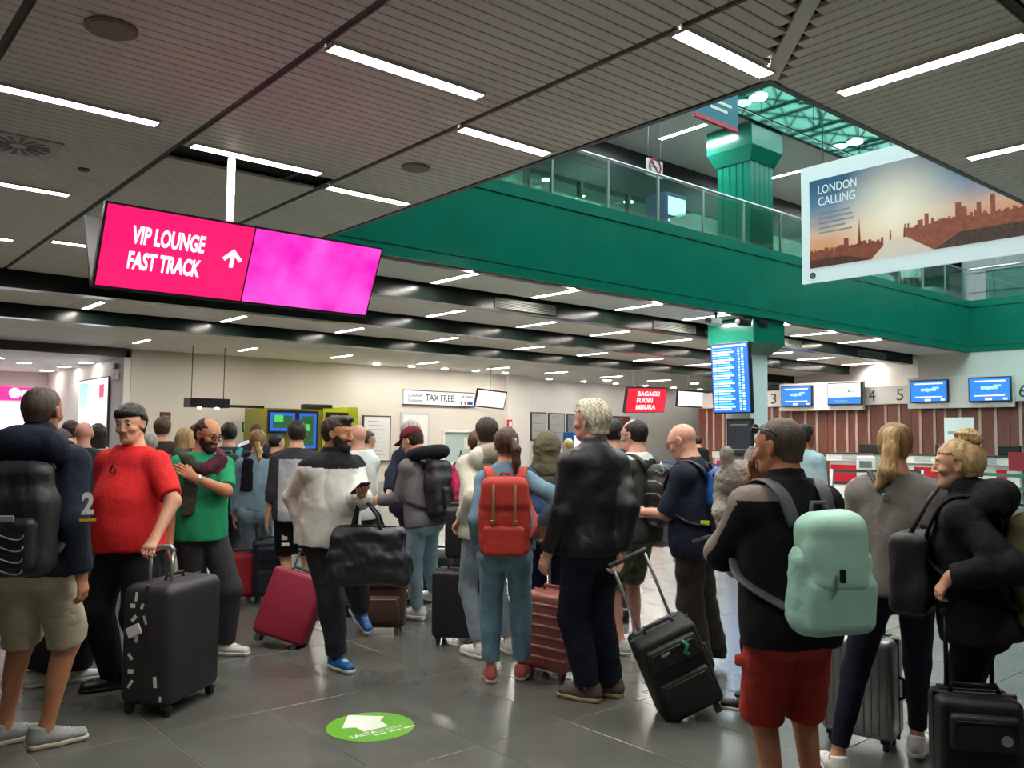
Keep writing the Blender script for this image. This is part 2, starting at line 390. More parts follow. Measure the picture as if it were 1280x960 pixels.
for px0, px1, yb, lab in ((617, 692, 11.4, 'grey slotted grille on the first beam, leftmost of those under the balcony'), (815, 868, 11.4, 'grey slotted grille on the first beam, left of the screen column'),
                      (975, 1000, 11.4, 'grey slotted grille on the first beam, just right of the screen column'), (1070, 1104, 11.4, 'grey slotted grille on the first beam near its right end')):
    beam_vent(on_y(px0, 400, yb)[0], on_y(px1, 400, yb)[0], yb, lab)

# ------------------------------------------------------------------ balcony fascia, balustrade
def fascia(name, along, c0, c1, fix):
    """glossy green band in three courses, made of panels; along 'x' faces -y at y=fix, along 'y' faces -x at x=fix"""
    core = MB(); t = 0.18
    core.box(*((c0, c1, fix + 0.012, fix + t, 4.0, 5.38) if along == 'x' else (fix + 0.012, fix + t, c0, c1, 4.0, 5.38)))
    root = core.build(name, seam_m); root['kind'] = 'structure'
    n = max(1, round((c1 - c0) / 3.2)); w = (c1 - c0) / n
    for i in range(n):
        for z0, z1 in ((3.99, 4.135), (4.15, 5.195), (5.21, 5.40)):
            a, b = c0 + i * w + 0.0015, c0 + (i + 1) * w - 0.0015
            bx = (a, b, fix - (0.0 if z0 < 5.2 else 0.015), fix + 0.02, z0, z1)
            MB().box(*(bx if along == 'x' else (bx[2], bx[3], bx[0], bx[1], z0, z1))).build('fascia_panel', green_m, root)
    return root
fascia('trim_2', 'x', 5.0, XR, YF); fascia('trim_3', 'y', 2.0, YF + 0.18, XR)
slab = boxobj('floor_upper', mat('slab', '#8b8a86', 0.7), (5.0, 46, YF + 0.19, 36, 4.2, 5.2), kind='structure')
boxobj('floor_upper_right', mat('slab', '#8b8a86', 0.7), (XR + 0.19, 46, -8, YF + 0.18, 4.0, 5.2), kind='structure')
rail_posts = [9.2 + 1.29 * k for k in range(-3, 13)]
bal = empty('balustrade', (5.1, YF + 0.08, 5.4)); tag(bal, 'glass balustrade with steel handrail along the front of the green balcony', 'balustrade')
bx, by, bz = 5.1, YF + 0.08, 5.4
MB().tube([(0, 0, 0.86), (XR - bx, 0, 0.86)], 0.028, 10).build('handrail', steel_m, bal, True)
prev = 0.0
for x in rail_posts + [XR]:
    if x < XR: MB().box(x - bx - 0.02, x - bx + 0.02, -0.02, 0.02, 0, 0.85).build('post', steel_m, bal)
    MB().box(prev + 0.03, x - bx - 0.03, -0.006, 0.006, 0.01, 0.80).build('glass_pane', wglass_m, bal); prev = x - bx
bal2 = empty('balustrade', (XR + 0.08, 2.2, 5.4)); tag(bal2, 'glass balustrade on the return of the balcony, partly behind the city poster', 'balustrade')
MB().tube([(0, 0, 0.86), (0, YF - 2.2, 0.86)], 0.028, 10).build('handrail', steel_m, bal2, True)
for k in range(6):
    MB().box(-0.02, 0.02, 1.2 * k + 0.1, 1.2 * k + 0.14, 0, 0.85).build('post', steel_m, bal2)
    MB().box(-0.006, 0.006, 1.2 * k + 0.17, 1.2 * k + 1.25, 0.01, 0.8).build('glass_pane', wglass_m, bal2)

# ------------------------------------------------------------------ upper hall
um = mat('upper ceiling', '#b8b3ad', 0.6)
m = MB(); ZU = 7.97
m.box(-8, 46, YF, 36, ZU, 8.1); m.box(-8, XO, -8, YF, ZU, 8.1); m.box(XR + 0.3, 46, -8, YF, ZU, 8.1); m.box(XO, XR + 0.3, -8, YN, ZU, 8.1)
o = m.build('ceiling_upper', um); o['kind'] = 'structure'
band = MB().box(XO, XR + 0.3, YF + 0.02, YF + 0.1, ZU - 0.02, 9.4).build('trim_4', seam_m); band['kind'] = 'structure'
gm2 = mat('green mirror enamel', '#115c4c', 0.06, 0.75, 0.0, spec=0.8)
for i in range(10):
    x0 = XO + 0.62 + i * 1.96 - 0.6
    MB().box(x0 + 0.012, x0 + 1.948, YF, YF + 0.02, ZU + 0.10, 9.4).build('band_panel', gm2, band)
    MB().box(x0 + 0.004, x0 + 1.956, YF - 0.004, YF + 0.02, ZU - 0.02, ZU + 0.09).build('band_panel', gm2, band)
# skylight trusses over the atrium
sk = MB(); tm = mat('truss paint', '#35504a', 0.5)
for i in range(10):
    x = XO + 1.0 + i * 2.0
    sk.tube([(x, YN - 0.2, 9.6), (x, YF + 0.2, 9.6)], 0.05, 6); sk.tube([(x, YN - 0.2, 10.2), (x, YF + 0.2, 10.2)], 0.05, 6)
    for j in range(7):
        y = YN + j * 0.95; sk.tube([(x, y, 9.6), (x + 0.0, y + 0.47, 10.2), (x, y + 0.95, 9.6)], 0.03, 5)
        sk.tube([(x, y, 10.2), (x + 2.0, y + 0.95, 10.2)], 0.03, 5); sk.tube([(x + 2, y, 10.2), (x, y + 0.95, 10.2)], 0.03, 5)
rt = random.Random(5)
for i in range(60):
    xa, ya, an_ = rt.uniform(XO, XR), rt.uniform(YN, YF), rt.uniform(0, PI); L_ = rt.uniform(0.8, 2.2); bend = rt.uniform(-0.5, 0.5)
    sk.tube([(xa + math.cos(an_ + bend * u) * L_ * u, ya + math.sin(an_ + bend * u) * L_ * u, 10.0 + 0.1 * math.sin(3 * u)) for u in (0, 0.25, 0.5, 0.75, 1.0)], 0.045, 5)
o = sk.build('skylight_truss', tm); tag(o, 'dark steel lattice carrying the skylight over the atrium', 'truss')
o = boxobj('window_1', glass('skylight glass', '#e6f3f0', 0.1), (XO - 0.2, XR + 0.5, YN - 0.3, YF + 0.3, 10.3, 10.32), kind='structure')
sw = MB(); sw.box(XO - 0.25, XO - 0.2, YN - 0.3, YF + 0.3, 8.1, 10.4); sw.box(XO - 0.2, XR + 0.5, YN - 0.3, YN - 0.25, 8.1, 10.4)
sw.box(XR + 0.5, XR + 0.55, YN - 0.3, YF + 0.3, 8.1, 10.4); sw.box(XO - 0.2, XR + 0.5, YF + 0.25, YF + 0.3, 9.38, 10.4)
o = sw.build('wall_skylight', mat('lantern wall', '#5c6f69', 0.7)); o['kind'] = 'structure'
def flood(x, label):
    t = empty('floodlight', (x, YF - 0.02, 8.62)); tag(t, label, 'light')
    MB().disc((0, -0.16, 0.03), 0.19, 0.05, 24).box(-0.03, 0.03, -0.16, 0.02, 0.02, 0.06).build('housing', steel_m, t, False); MB().disc((0, -0.16, 0.0), 0.17, 0.02, 24).build('lens', emis('flood lens', '#ffffff', 14), t)
    return t
for px, py, lab in ((940, 125, 'round floodlight on the green mirror band, nearest the ceiling corner'), (1061, 180, 'round floodlight on the green mirror band, above the poster')):
    p = on_y(px, py, YF - 0.04); f_ = flood(p[0], lab); f_.location.z = p[2]
# upper shopfront
upf = empty('shopfront', (5.2, 12.75, 5.2)); tag(upf, 'upper floor glazed shopfront with a black header behind the balustrade', 'shopfront')
MB().box(0, 30, 0, 0.3, 1.75, 2.765).build('header', mat('black header', '#1b1a1d', 0.5), upf)
for i in range(20):
    MB().box(i * 1.5 - 0.04, i * 1.5 + 0.04, 0.02, 0.14, 0, 1.75).build('mullion', dgrey_m, upf)
    MB().box(i * 1.5 + 0.04, i * 1.5 + 1.46, 0.07, 0.085, 0, 1.75).build('glass_pane', glass('shop glass', '#d4ece4', 0.2), upf)
boxobj('wall_upper_back', mat('upper wall', '#b9c2bd', 0.7), (5, 36, 19, 19.2, 5.2, ZU), kind='structure')
for i, (px0, px1, yy, h) in enumerate(((693, 752, 11.6, 0.95), (866, 925, 10.9, 0.98), (966, 1004, 10.9, 0.98), (1085, 1117, 11.2, 0.9), (1164, 1200, 11.2, 0.9))):
    xa, xb = on_y(px0, 265, yy)[0], on_y(px1, 265, yy)[0]
    t = empty('display_case', ((xa + xb) / 2, yy + 0.3, 5.2)); w2 = (xb - xa) / 2
    tag(t, ['white glass topped counter on the balcony, leftmost', 'white counter on the balcony just left of the green column', 'white counter on the balcony just right of the green column', 'white counter behind the lower edge of the city poster', 'white counter by the corner of the balcony'][i], 'counter')
    MB().rbox((0, 0, h / 2), (2 * w2, 0.6, h - 0.06), 0.02, 2).build('body', white_m, t); MB().rbox((0, 0, h - 0.01), (2 * w2 + 0.04, 0.64, 0.04), 0.012, 2).build('top', glass('counter glass', '#cfeee6', .2), t)
    MB().box(-w2 + 0.05, w2 - 0.05, -0.27, 0.27, 0, 0.04).build('plinth', dgrey_m, t)
for x, y, lab in ((14.13, 10.65, 'upper ceiling strip light left of the green column'), (18.3, 10.75, 'upper ceiling strip light right of the green column')): strip_light(x - 0.06, x + 0.06, y, y + 1.2, lab, None, ZU)
for x, lab in ((9.5, 'left end'), (22.0, 'right half'), (26, 'right end')): strip_light(x - 0.06, x + 0.06, 10.7, 11.9, 'upper ceiling strip light over the %s of the balcony' % lab, 'outer upper strip lights', ZU)
for i, x in enumerate((7, 10, 13, 16, 19, 22, 25)): strip_light(x - 0.06, x + 0.06, 16.0, 17.2, ORD[i] + ' added strip light out of view inside the upper shop', 'added upper shop strip lights', ZU)  # extra strips hidden behind the header, added to brighten the upper hall
for x in (8, 11, 14, 17, 20, 23): 
    t = empty('downlight', (x + 0.3, 15.6, ZU - 0.03)); tag(t, ORD[int(x - 8) // 3] + ' round downlight inside the upper shop', 'light', 'upper shop downlights')
    MB().disc((0, 0, 0.02), 0.16, 0.02, 20).build('trim_ring', white_m, t); MB().disc((0, 0, 0.005), 0.13, 0.012, 20).build('lens', emis('downlight lens', '#fff6ea', 40), t)
# kiosk, no smoking sign
p0, p1 = on_y(833, 262, 11.9), on_y(858, 262, 11.9)
t = empty('vending_machine', ((p0[0] + p1[0]) / 2, 12.2, 5.2)); tag(t, 'lit white vending machine on the balcony behind the glass', 'machine'); w2 = (p1[0] - p0[0]) / 2
MB().rbox((0, 0, 0.85), (2 * w2, 0.6, 1.7), 0.03, 2).build('cabinet', mat('machine violet', '#55527a', 0.4), t)
MB().box(-w2 + 0.06, w2 - 0.06, -0.32, -0.3, 1.2, 1.6).build('light_panel', emis('machine panel', '#e8ecff', 2.5), t); MB().box(-w2 + 0.06, w2 - 0.06, -0.325, -0.3, 1.05, 1.1).build('light_strip', emis('machine panel', '#e8ecff', 2.5), t)
MB().box(-w2 + 0.06, w2 - 0.06, -0.315, -0.3, 0.2, 1.0).build('front_panel', mat('machine front', '#8d8ca6', 0.3), t)
p0, p1 = on_y(808, 197, 10.2), on_y(828, 224, 10.2)
t = empty('no_smoking_sign', ((p0[0] + p1[0]) / 2, 10.2, p1[2])); tag(t, 'small white no smoking sign hanging over the balcony rail', 'sign'); w2 = (p1[0] - p0[0]) / 2; h2 = p0[2] - p1[2]
MB().box(-w2, w2, -0.01, 0.01, 0, h2).build('board', white_m, t)
rr = [(0.15 * math.cos(a), -0.016, h2 * 0.58 + 0.15 * math.sin(a)) for a in np.linspace(0, 2 * PI, 25)]
MB().tube(rr, 0.018, 6).tube([(-0.1, -0.016, h2 * 0.58 + 0.1), (0.1, -0.016, h2 * 0.58 - 0.1)], 0.015, 6).build('red_ring', mat('sign red', '#b8262c', 0.5), t)
MB().box(-0.11, 0.06, -0.014, -0.01, h2 * 0.55, h2 * 0.6).build('cigarette', black_m, t); MB().box(-w2 + 0.05, w2 - 0.05, -0.014, -0.01, 0.05, 0.09).build('caption', dgrey_m, t)
MB().tube([(-w2 + 0.05, 0, h2), (-w2 + 0.05, 0, ZU - p1[2])], 0.004, 5).tube([(w2 - 0.05, 0, h2), (w2 - 0.05, 0, ZU - p1[2])], 0.004, 5).build('hanging_wire', steel_m, t)
# blue hanging banner with red edge
p0, p1 = on_y(868, 140, 8.5), on_y(921, 166, 8.5)
t = empty('hanging_banner', (p0[0], 8.5, p1[2])); tag(t, 'blue hanging sign with a red lower edge, high in the atrium', 'sign'); L = p1[0] - p0[0]
MB().box(0, L, -0.02, 0.02, 0.06, 1.1).build('board', mat('banner blue', '#1f6a80', 0.5), t); MB().box(0, L, -0.03, 0.03, 0, 0.06).build('red_edge', mat('banner red', '#d02440', 0.4), t)
for q in range(2): MB().box(L * 0.35, L * (0.75 + 0.1 * q), -0.025, -0.02, 0.24 + 0.12 * q, 0.29 + 0.12 * q).build('text_line', white_m, t)
MB().tube([(0.05, 0, 1.1), (0.05, 0, 9.5 - p1[2])], 0.006, 5).tube([(L - 0.05, 0, 1.1), (L - 0.05, 0, 9.5 - p1[2])], 0.006, 5).build('cable', steel_m, t)
# tiled wall at the far end of the return
tw = boxobj('wall_upper_right', mat('joint grey', '#5d6664', 0.7), (XR + 1.0, XR + 1.2, 2, 10.45, 5.2, ZU), kind='structure')
for j in range(10):
    for q in range(5): MB().box(XR + 0.97, XR + 1.0, 2.02 + j * 0.84, 2.84 + j * 0.84, 5.22 + q * 0.55, 5.75 + q * 0.55).build('wall_tile', mat('grey wall tile', '#929a98', 0.35, 0, 0.06), tw)

# ------------------------------------------------------------------ column
CX0, CX1, CY0, CY1 = 14.79, 15.62, 10.06, 10.88
colu = empty('column', ((CX0 + CX1) / 2, (CY0 + CY1) / 2, 0)); colu['kind'] = 'structure'
def shaft(z0, z1, hw, flutes):
    m = MB(); pts = []
    for s_ in range(4):
        for i in range(flutes):
            for (t_, d_) in ((0.06, 0.0), (0.14, 0.018), (0.86, 0.018), (0.94, 0.0)):
                u = -hw + 2 * hw * (i + t_) / flutes; v = -(hw - 0.018) - d_
                a = s_ * PI / 2; pts.append((u * math.cos(a) - v * math.sin(a), u * math.sin(a) + v * math.cos(a)))
    n = len(pts)
    return m.add([(p[0], p[1], z0) for p in pts] + [(p[0], p[1], z1) for p in pts], [(k, (k + 1) % n, n + (k + 1) % n, n + k) for k in range(n)])
def capital(z0, z1, z2, h0, h1):
    m = MB(); R = lambda h, z: [(-h, -h, z), (h, -h, z), (h, h, z), (-h, h, z)]
    m.add(R(h0, z0) + R(h1, z1) + R(h1, z2), [(3, 2, 1, 0)] + [(4 * j + k, 4 * j + (k + 1) % 4, 4 * j + 4 + (k + 1) % 4, 4 * j + 4 + k) for j in (0, 1) for k in range(4)] + [(8, 9, 10, 11)])
    return m
shaft(5.2, 7.25, 0.41, 5).build('column_shaft', green_m, colu); capital(7.22, 7.5, 7.97, 0.43, 0.55).build('column_capital', green_m, colu)
MB().box(-0.3, 0.3, -0.3, 0.3, 0, 3.4).build('column_lower', mat('column white', '#f2f2f0', 0.5), colu); capital(3.28, 3.5, 3.99, 0.33, 0.55).build('column_capital', green_m, colu)
def cctv(px, py, yy, lab, m_, sx=0.1):
    p = on_y(px, py, yy); t = empty('security_camera', p); tag(t, lab, 'camera')
    MB().rbox((0, 0, 0), (0.34, 0.14, 0.14), 0.03, 2).build('housing', m_, t, True); MB().disc((-0.19, 0, 0), 0.055, 0.05, 16, 'x').build('lens', black_m, t)
    MB().tube([(0.05, 0, 0.05), (0.05, 0.0, 3.985 - p[2])], 0.025, 8).build('bracket', black_m, t)
cctv(893, 402, 10.0, 'white boxed camera at the top left of the screen column', white_m)
cctv(930, 403, 9.95, 'black boxed camera on the middle of the green capital', black_m); cctv(952, 404, 9.95, 'black camera at the right of the green capital', black_m)

# ------------------------------------------------------------------ walls
YB = 26.0
W_ = lambda name, b, m_=beige_m: boxobj(name, m_, b, kind='structure')
W_('wall_back', (7.7, 22.9, YB, YB + 0.2, 0, 4.0)); W_('wall_back_right', (22.9, 45, 27.2, 27.4, 0, 4.0), white_m)
W_('wall_pillar', (19.3, 22.9, YB - 0.25, YB - 0.001, 0, 4.0), white_m) if False else W_('wall_pillar', (21.75, 22.9, YB - 0.12, YB - 0.001, 0, 4.0), white_m)
W_('wall_left_end', (-8, -7.8, -8, 36, 0, 8.5)); W_('wall_far', (-8, 46, 35.6, 36, 0, 8.5)); W_('wall_behind', (-8, 46, -8, -7.8, 0, 8.5)); W_('wall_right_end', (45.8, 46, -8, 36, 0, 8.5))
W_('wall_skirt_above', (-8, 7.5, 25.9, 26.1, 3.75, 4.0), dgrey_m)
# diagonal wall where the beams stop
d0, d1 = np.array([24.72, 11.3]), np.array([31.5, 19.9]); nn = np.array([d1[1] - d0[1], -(d1[0] - d0[0])]); nn /= np.linalg.norm(nn); e0, e1 = d0 + nn * 0.2, d1 + nn * 0.2
m = MB(); m.add([(d0[0], d0[1], 0), (d1[0], d1[1], 0), (e1[0], e1[1], 0), (e0[0], e0[1], 0), (d0[0], d0[1], 4), (d1[0], d1[1], 4), (e1[0], e1[1], 4), (e0[0], e0[1], 4)],
                [(3, 2, 1, 0), (4, 5, 6, 7), (0, 1, 5, 4), (1, 2, 6, 5), (2, 3, 7, 6), (3, 0, 4, 7)])
o = m.build('wall_diagonal', white_m); o['kind'] = 'structure'
W_('wall_right', (XR + 0.02, XR + 0.2, 2, 11.3, 0, 4.0), white_m)

# ------------------------------------------------------------------ shop at the far left
W_('wall_shop_back', (-7.8, 7.7, 35.2, 35.4, 0, 3.75), white_m); W_('wall_shop_side', (7.5, 7.69, 26.0, 35.2, 0, 3.75), white_m)
W_('ceiling_shop', (-7.8, 7.5, 26.1, 35.2, 3.75, 3.9), white_m)
t = empty('shop_sign', (0.0, 35.1, 2.70)); tag(t, 'pink lit sign band with white marks over the shop counter', 'sign')
MB().box(-3, 7.3, 0, 0.08, 0.02, 0.50).build('band', emis('pink band', '#f02090', 1.2), t)
m = MB(); m.disc((6.45, -0.01, 0.28), 0.19, 0.02, 20, 'y'); m.build('round_mark', sw_m, t); MB().rbox((6.95, -0.01, 0.28), (0.6, 0.02, 0.24), 0.009, 2).build('lozenge_mark', sw_m, t)
t = empty('light_wall', (2.6, 35.1, 0)); tag(t, 'bright white backlit panels under the pink shop sign', 'panel')
for i in range(5): MB().box(-4.5 + i * 1.8, -2.74 + i * 1.8, 0, 0.06, 1.0, 2.66).build('light_panel', emis('white panels', '#fbf8ff', 1.8), t)
MB().box(-4.5, 4.5, -0.5, 0.05, 0, 0.98).build('counter', white_m, t)
for i, (px, py) in enumerate(((58, 463), (80, 458), (107, 453), (-5, 447), (30, 453))):
    p = on_z(px, py, 3.74); t = empty('downlight', (p[0], p[1], 3.73)); tag(t, 'round shop downlight, ' + ['deepest', 'middle', 'nearest the white side wall', 'cut by the left picture edge', 'left of the deepest'][i] + ' of those in the shop ceiling', 'light')
    MB().disc((0, 0, 0.008), 0.24, 0.016, 20).build('trim_ring', white_m, t); MB().disc((0, 0, -0.002), 0.2, 0.012, 20).build('lens', emis('downlight lens', '#fff6ea', 40), t)
t = empty('display_screen', (7.49, 28.9, 2.45)); tag(t, 'large bright display with mint and red print on the shop side wall', 'screen')
MB().box(-0.05, 0, -1.65, 1.65, -1.3, 0.82).build('frame', dgrey_m, t)
MB().box(-0.06, -0.05, -1.58, 1.58, -1.24, 0.78).build('panel', emis('bright white', '#f6f4fa', 1.5), t)
MB().box(-0.064, -0.06, 0.5, 1.5, -0.1, 0.7).build('mint_patch', emis('mint patch', '#9fe6d6', 1.0), t); MB().rbox((-0.063, -1.0, 0.4), (0.006, 0.5, 0.4), 0.002, 1).build('red_patch', emis('red patch', '#e05070', 1.0), t)
t = empty('wall_box', (7.49, 26.6, 3.4)); tag(t, 'pair of small grey boxes high on the shop side wall', 'box')
MB().rbox((-0.06, 0, 0.12), (0.1, 0.25, 0.16), 0.02, 2).build('sensor', dgrey_m, t); MB().rbox((-0.06, 0, -0.16), (0.1, 0.4, 0.26), 0.02, 2).build('case', white_m, t)

# ------------------------------------------------------------------ helper: a flat thing facing -y given by two picture corners at distance y
def facing(px0, py0, px1, py1, Y):
    a, b = on_y(px0, py0, Y), on_y(px1, py1, Y); return a[0], b[0], b[2], a[2]
# dark spot rail, red notice on the beige wall
x0, x1, z0, z1 = facing(238, 497, 287, 510, 23.6); t = empty('spot_box', (x0, 23.6, z0)); tag(t, 'black hanging box with two small spots and a thin dark rail', 'lamp')
MB().box(0, x1 - x0, 0, 0.5, 0, z1 - z0).build('housing', black_m, t); MB().tube([(x1 - x0, 0.2, 0.06), (x1 - x0 + 1.1, 0.2, 0.06)], 0.04, 6).build('rail', black_m, t)
for k in (0.3, 0.75): MB().disc(((x1 - x0) * k, 0.2, -0.02), 0.05, 0.04, 12).build('spot', emis('downlight lens', '#fff6ea', 40), t)
MB().tube([(0.1, 0.2, z1 - z0), (0.1, 0.2, 4 - z0)], 0.012, 5).tube([(x1 - x0 - 0.1, 0.2, z1 - z0), (x1 - x0 - 0.1, 0.2, 4 - z0)], 0.012, 5).build('hanger', black_m, t)
x0, x1, z0, z1 = facing(200, 515, 213, 531, YB - 0.02); t = empty('red_notice', (x0, YB - 0.03, z0)); tag(t, 'small dark red framed notice on the beige wall', 'notice')
MB().box(0, x1 - x0, 0, 0.03, 0, z1 - z0).build('frame', mat('dark red', '#5c2426', 0.5), t); MB().box(0.06, x1 - x0 - 0.06, -0.006, 0, 0.1, z1 - z0 - 0.1).build('sheet', mat('pinkish sheet', '#9c7570', 0.6), t)
x0, x1, z0, z1 = facing(303, 527, 318, 540, YB - 0.02); t = empty('exit_sign', (x0, YB - 0.03, z0)); tag(t, 'small lit green running man exit sign low on the wall', 'sign')
MB().box(0, x1 - x0, 0, 0.03, 0, z1 - z0).build('case', dgrey_m, t); MB().box(0.05, x1 - x0 - 0.05, -0.005, 0, 0.05, z1 - z0 - 0.04).build('panel', emis('exit green', '#58d070', 1.1), t)
MB().box(0.12, 0.25, -0.008, -0.005, 0.08, z1 - z0 - 0.08).build('pictogram', sw_m, t)
p = on_y(312, 560, 20); t = empty('white_dome', (p[0], 20, 0)); tag(t, 'white dome topped stand seen between heads at left', 'stand')
MB().tube([(0, 0, 0.02), (0, 0, p[2] - 0.15)], 0.06, 10).build('pole', steel_m, t, True)
m = MB(); m.tube([(0, 0, p[2] - 0.15), (0, 0, p[2] - 0.05), (0, 0, p[2] + 0.08), (0, 0, p[2] + 0.16), (0, 0, p[2] + 0.19)], [0.34, 0.33, 0.26, 0.14, 0.03], 20); m.build('dome', emis('dome white', '#f4f4f4', 0.5), t, True); MB().disc((0, 0, 0.012), 0.25, 0.024, 20).build('base', dgrey_m, t)
# yellow green booth
yg = mat('lime booth', '#b9c414', 0.4); yo = mat('olive booth', '#7d7a1c', 0.5)
t = empty('booth', (10.9, 24.0, 0)); tag(t, 'lime green booth carrying blue framed screens, beyond the crowd', 'booth')
MB().box(0.05, 3.0, 0.02, 1.6, 0.0, 2.36).build('booth_body', yo, t); MB().box(2.72, 3.05, -0.06, 1.7, 0, 2.46).build('side_panel', yg, t); MB().box(1.85, 2.72, -0.02, 0.02, 0, 2.4).build('front_panel', yg, t)
def scr(pa, x0, x1, z0, z1, y, frame_m, pan_m, nm='screen'):
    f = MB().box(x0, x1, y - 0.05, y, z0, z1).build(nm, frame_m, pa); MB().box(x0 + 0.07, x1 - 0.07, y - 0.056, y - 0.05, z0 + 0.07, z1 - 0.07).build('display', pan_m, f); return f
bf = emis('blue screen rim', '#2b62d6', 0.9); dk = emis('dark picture', '#20402c', 0.6)
for (a, b_, c, d) in ((0.05, 0.98, 1.62, 2.3), (0.98, 1.68, 1.1, 2.3)):
    s_ = scr(t, a, b_, c, d, 0.0, black_m, bf); w2 = b_ - a; MB().box(a + 0.16, b_ - 0.16, -0.062, -0.056, c + 0.16, d - 0.16).build('picture', emis('picture green', '#286a34', 0.6), s_)
    MB().box(a + 0.2, a + 0.2 + w2 * 0.3, -0.066, -0.062, (c + d) / 2, (c + d) / 2 + 0.2).build('bright_patch', emis('patch', '#4fd060', 0.9), s_)
scr(t, 1.95, 2.7, 1.5, 2.28, -0.02, black_m, emis('black display', '#101428', 0.5))
MB().rbox((1.9, 0.5, 2.45), (0.9, 0.4, 0.16), 0.03, 2).build('roof_unit', black_m, t)

# ------------------------------------------------------------------ back wall: tax free window and the notices
x0, x1, z0, z1 = facing(504, 488, 592, 508, YB - 0.03); w = x1 - x0; h = z1 - z0
t = empty('tax_free_sign', (x0, YB - 0.03, z0)); tag(t, 'white TAX FREE sign board over the customs window', 'sign')
MB().box(0, w, -0.06, 0, 0, h).build('board', mat('sign grey white', '#dfe2e4', 0.5), t); MB().box(-0.03, w + 0.03, -0.04, 0.0, -0.04, 0.0).box(-0.03, w + 0.03, -0.04, 0, h, h + 0.04).build('edge', dgrey_m, t)
F = frame_at((0, -0.062, 0), (1, 0, 0), (0, 0, 1)); navy_t = mat('navy print', '#26304a', 0.6)
lettering('lettering', 'TAX FREE', navy_t, t, frame_at((w * 0.29, -0.062, h * 0.3), (1, 0, 0), (0, 0, 1)), w * 0.4, h * 0.5, bold=0.02)
lettering('lettering', 'DOGANA', navy_t, t, frame_at((w * 0.05, -0.062, h * 0.56), (1, 0, 0), (0, 0, 1)), w * 0.19, h * 0.24, bold=0.02); lettering('lettering', 'Customs', navy_t, t, frame_at((w * 0.05, -0.062, h * 0.2), (1, 0, 0), (0, 0, 1)), w * 0.19, h * 0.22, bold=0.02)
for i, c in enumerate(('#2f7d4a', '#f2f2f2', '#c4303a')): MB().box(w * (0.79 + 0.028 * i), w * (0.815 + 0.028 * i), -0.066, -0.06, h * 0.1, h * 0.38).build('flag_stripe', mat('flag' + c, c, 0.6), t)
MB().box(w * 0.89, w * 0.97, -0.066, -0.06, h * 0.1, h * 0.38).build('flag_panel', mat('flag blue', '#26407f', 0.6), t); MB().disc((w * 0.83, -0.063, h * 0.72), h * 0.12, 0.006, 14, 'y').build('crest', mat('crest grey', '#8a8f96', 0.6), t)
MB().box(w * 0.87, w * 0.97, -0.064, -0.06, h * 0.66, h * 0.8).build('small_print', mat('crest grey', '#8a8f96', 0.6), t)
x0, x1, z0, z1 = facing(500, 515, 535, 600, YB); w = x1 - x0; h = z1
dr = MB().box(0, w, -0.05, 0, 0, h).build('door_1', mat('door frame white', '#b9b9ba', 0.5), None, False, (x0, YB - 0.001, 0)); dr['kind'] = 'structure'
MB().box(0.1, w - 0.1, -0.075, -0.05, 0.01, h - 0.1).build('door_leaf', white_m, dr); MB().tube([(w - 0.25, -0.12, 1.0), (w - 0.12, -0.12, 1.0)], 0.015, 8).tube([(w - 0.14, -0.12, 1.0), (w - 0.14, -0.07, 1.0)], 0.015, 8).build('door_handle', steel_m, dr)
x0, x1, z0, z1 = facing(552, 537, 625, 580, YB); w = x1 - x0; h = z1 - z0
wn = MB(); e = 0.09; wn.box(0, w, -0.1, 0, h - e, h).box(0, w, -0.1, 0, 0, e).box(0, e, -0.1, 0, e, h - e).box(w - e, w, -0.1, 0, e, h - e)
wn = wn.build('window_2', white_m, None, False, (x0, YB - 0.001, z0)); wn['kind'] = 'structure'
MB().box(e, w - e, -0.03, -0.02, e, h - e).build('window_pane', mat('frosted pane', '#a9bcb8', 0.25), wn); MB().box(-0.1, w + 0.1, -0.32, 0, -0.07, -0.005).build('window_sill', white_m, wn)
for q in range(2): MB().box(w * (0.36 + 0.14 * q), w * (0.48 + 0.14 * q), -0.04, -0.03, h * 0.45, h * 0.78).build('paper_notice', white_m, wn)
def framed(px0, py0, px1, py1, Y, label, sheet='#cfcfcc', fr_m=None, rows=4, cat='notice', name='notice_board'):
    x0, x1, z0, z1 = facing(px0, py0, px1, py1, Y); t = empty(name, (x0, Y, z0)); tag(t, label, cat); w, h = x1 - x0, z1 - z0; e = min(0.05, w * 0.08)
    MB().box(0, w, -0.05, 0, 0, h).build('frame', fr_m or dgrey_m, t); MB().box(e, w - e, -0.056, -0.05, e, h - e).build('sheet', mat('sheet ' + sheet, sheet, 0.6), t)
    m = MB()
    for q in range(rows): m.box(w * 0.18, w * (0.55 + 0.25 * ((q * 7) % 3) / 2), -0.06, -0.056, h * (0.88 - 0.8 * q / max(rows, 1)) - 0.03, h * (0.88 - 0.8 * q / max(rows, 1)))
    if rows: m.build('print_lines', mat('print grey', '#8f9092', 0.7), t)['kind'] = 'stuff'
    return t
framed(453, 519, 487, 577, YB - 0.02, 'tall thin framed notice on the white wall left of the door', rows=9)
framed(663, 515, 682, 551, 27.2, 'grey wall notice nearest the pillar', '#b3b3b2', rows=3); framed(685, 516, 705, 553, 27.2, 'middle wall notice, with a dark heading', '#a8a9aa', rows=3); framed(708, 517, 723, 553, 27.2, 'third wall notice, behind the grey haired man', '#7d8087', rows=5)
framed(765, 520, 786, 545, 27.2, 'dark red edged notice behind the two dark heads', '#7a4a48', mat('dark red', '#5c2426', 0.5), rows=2)
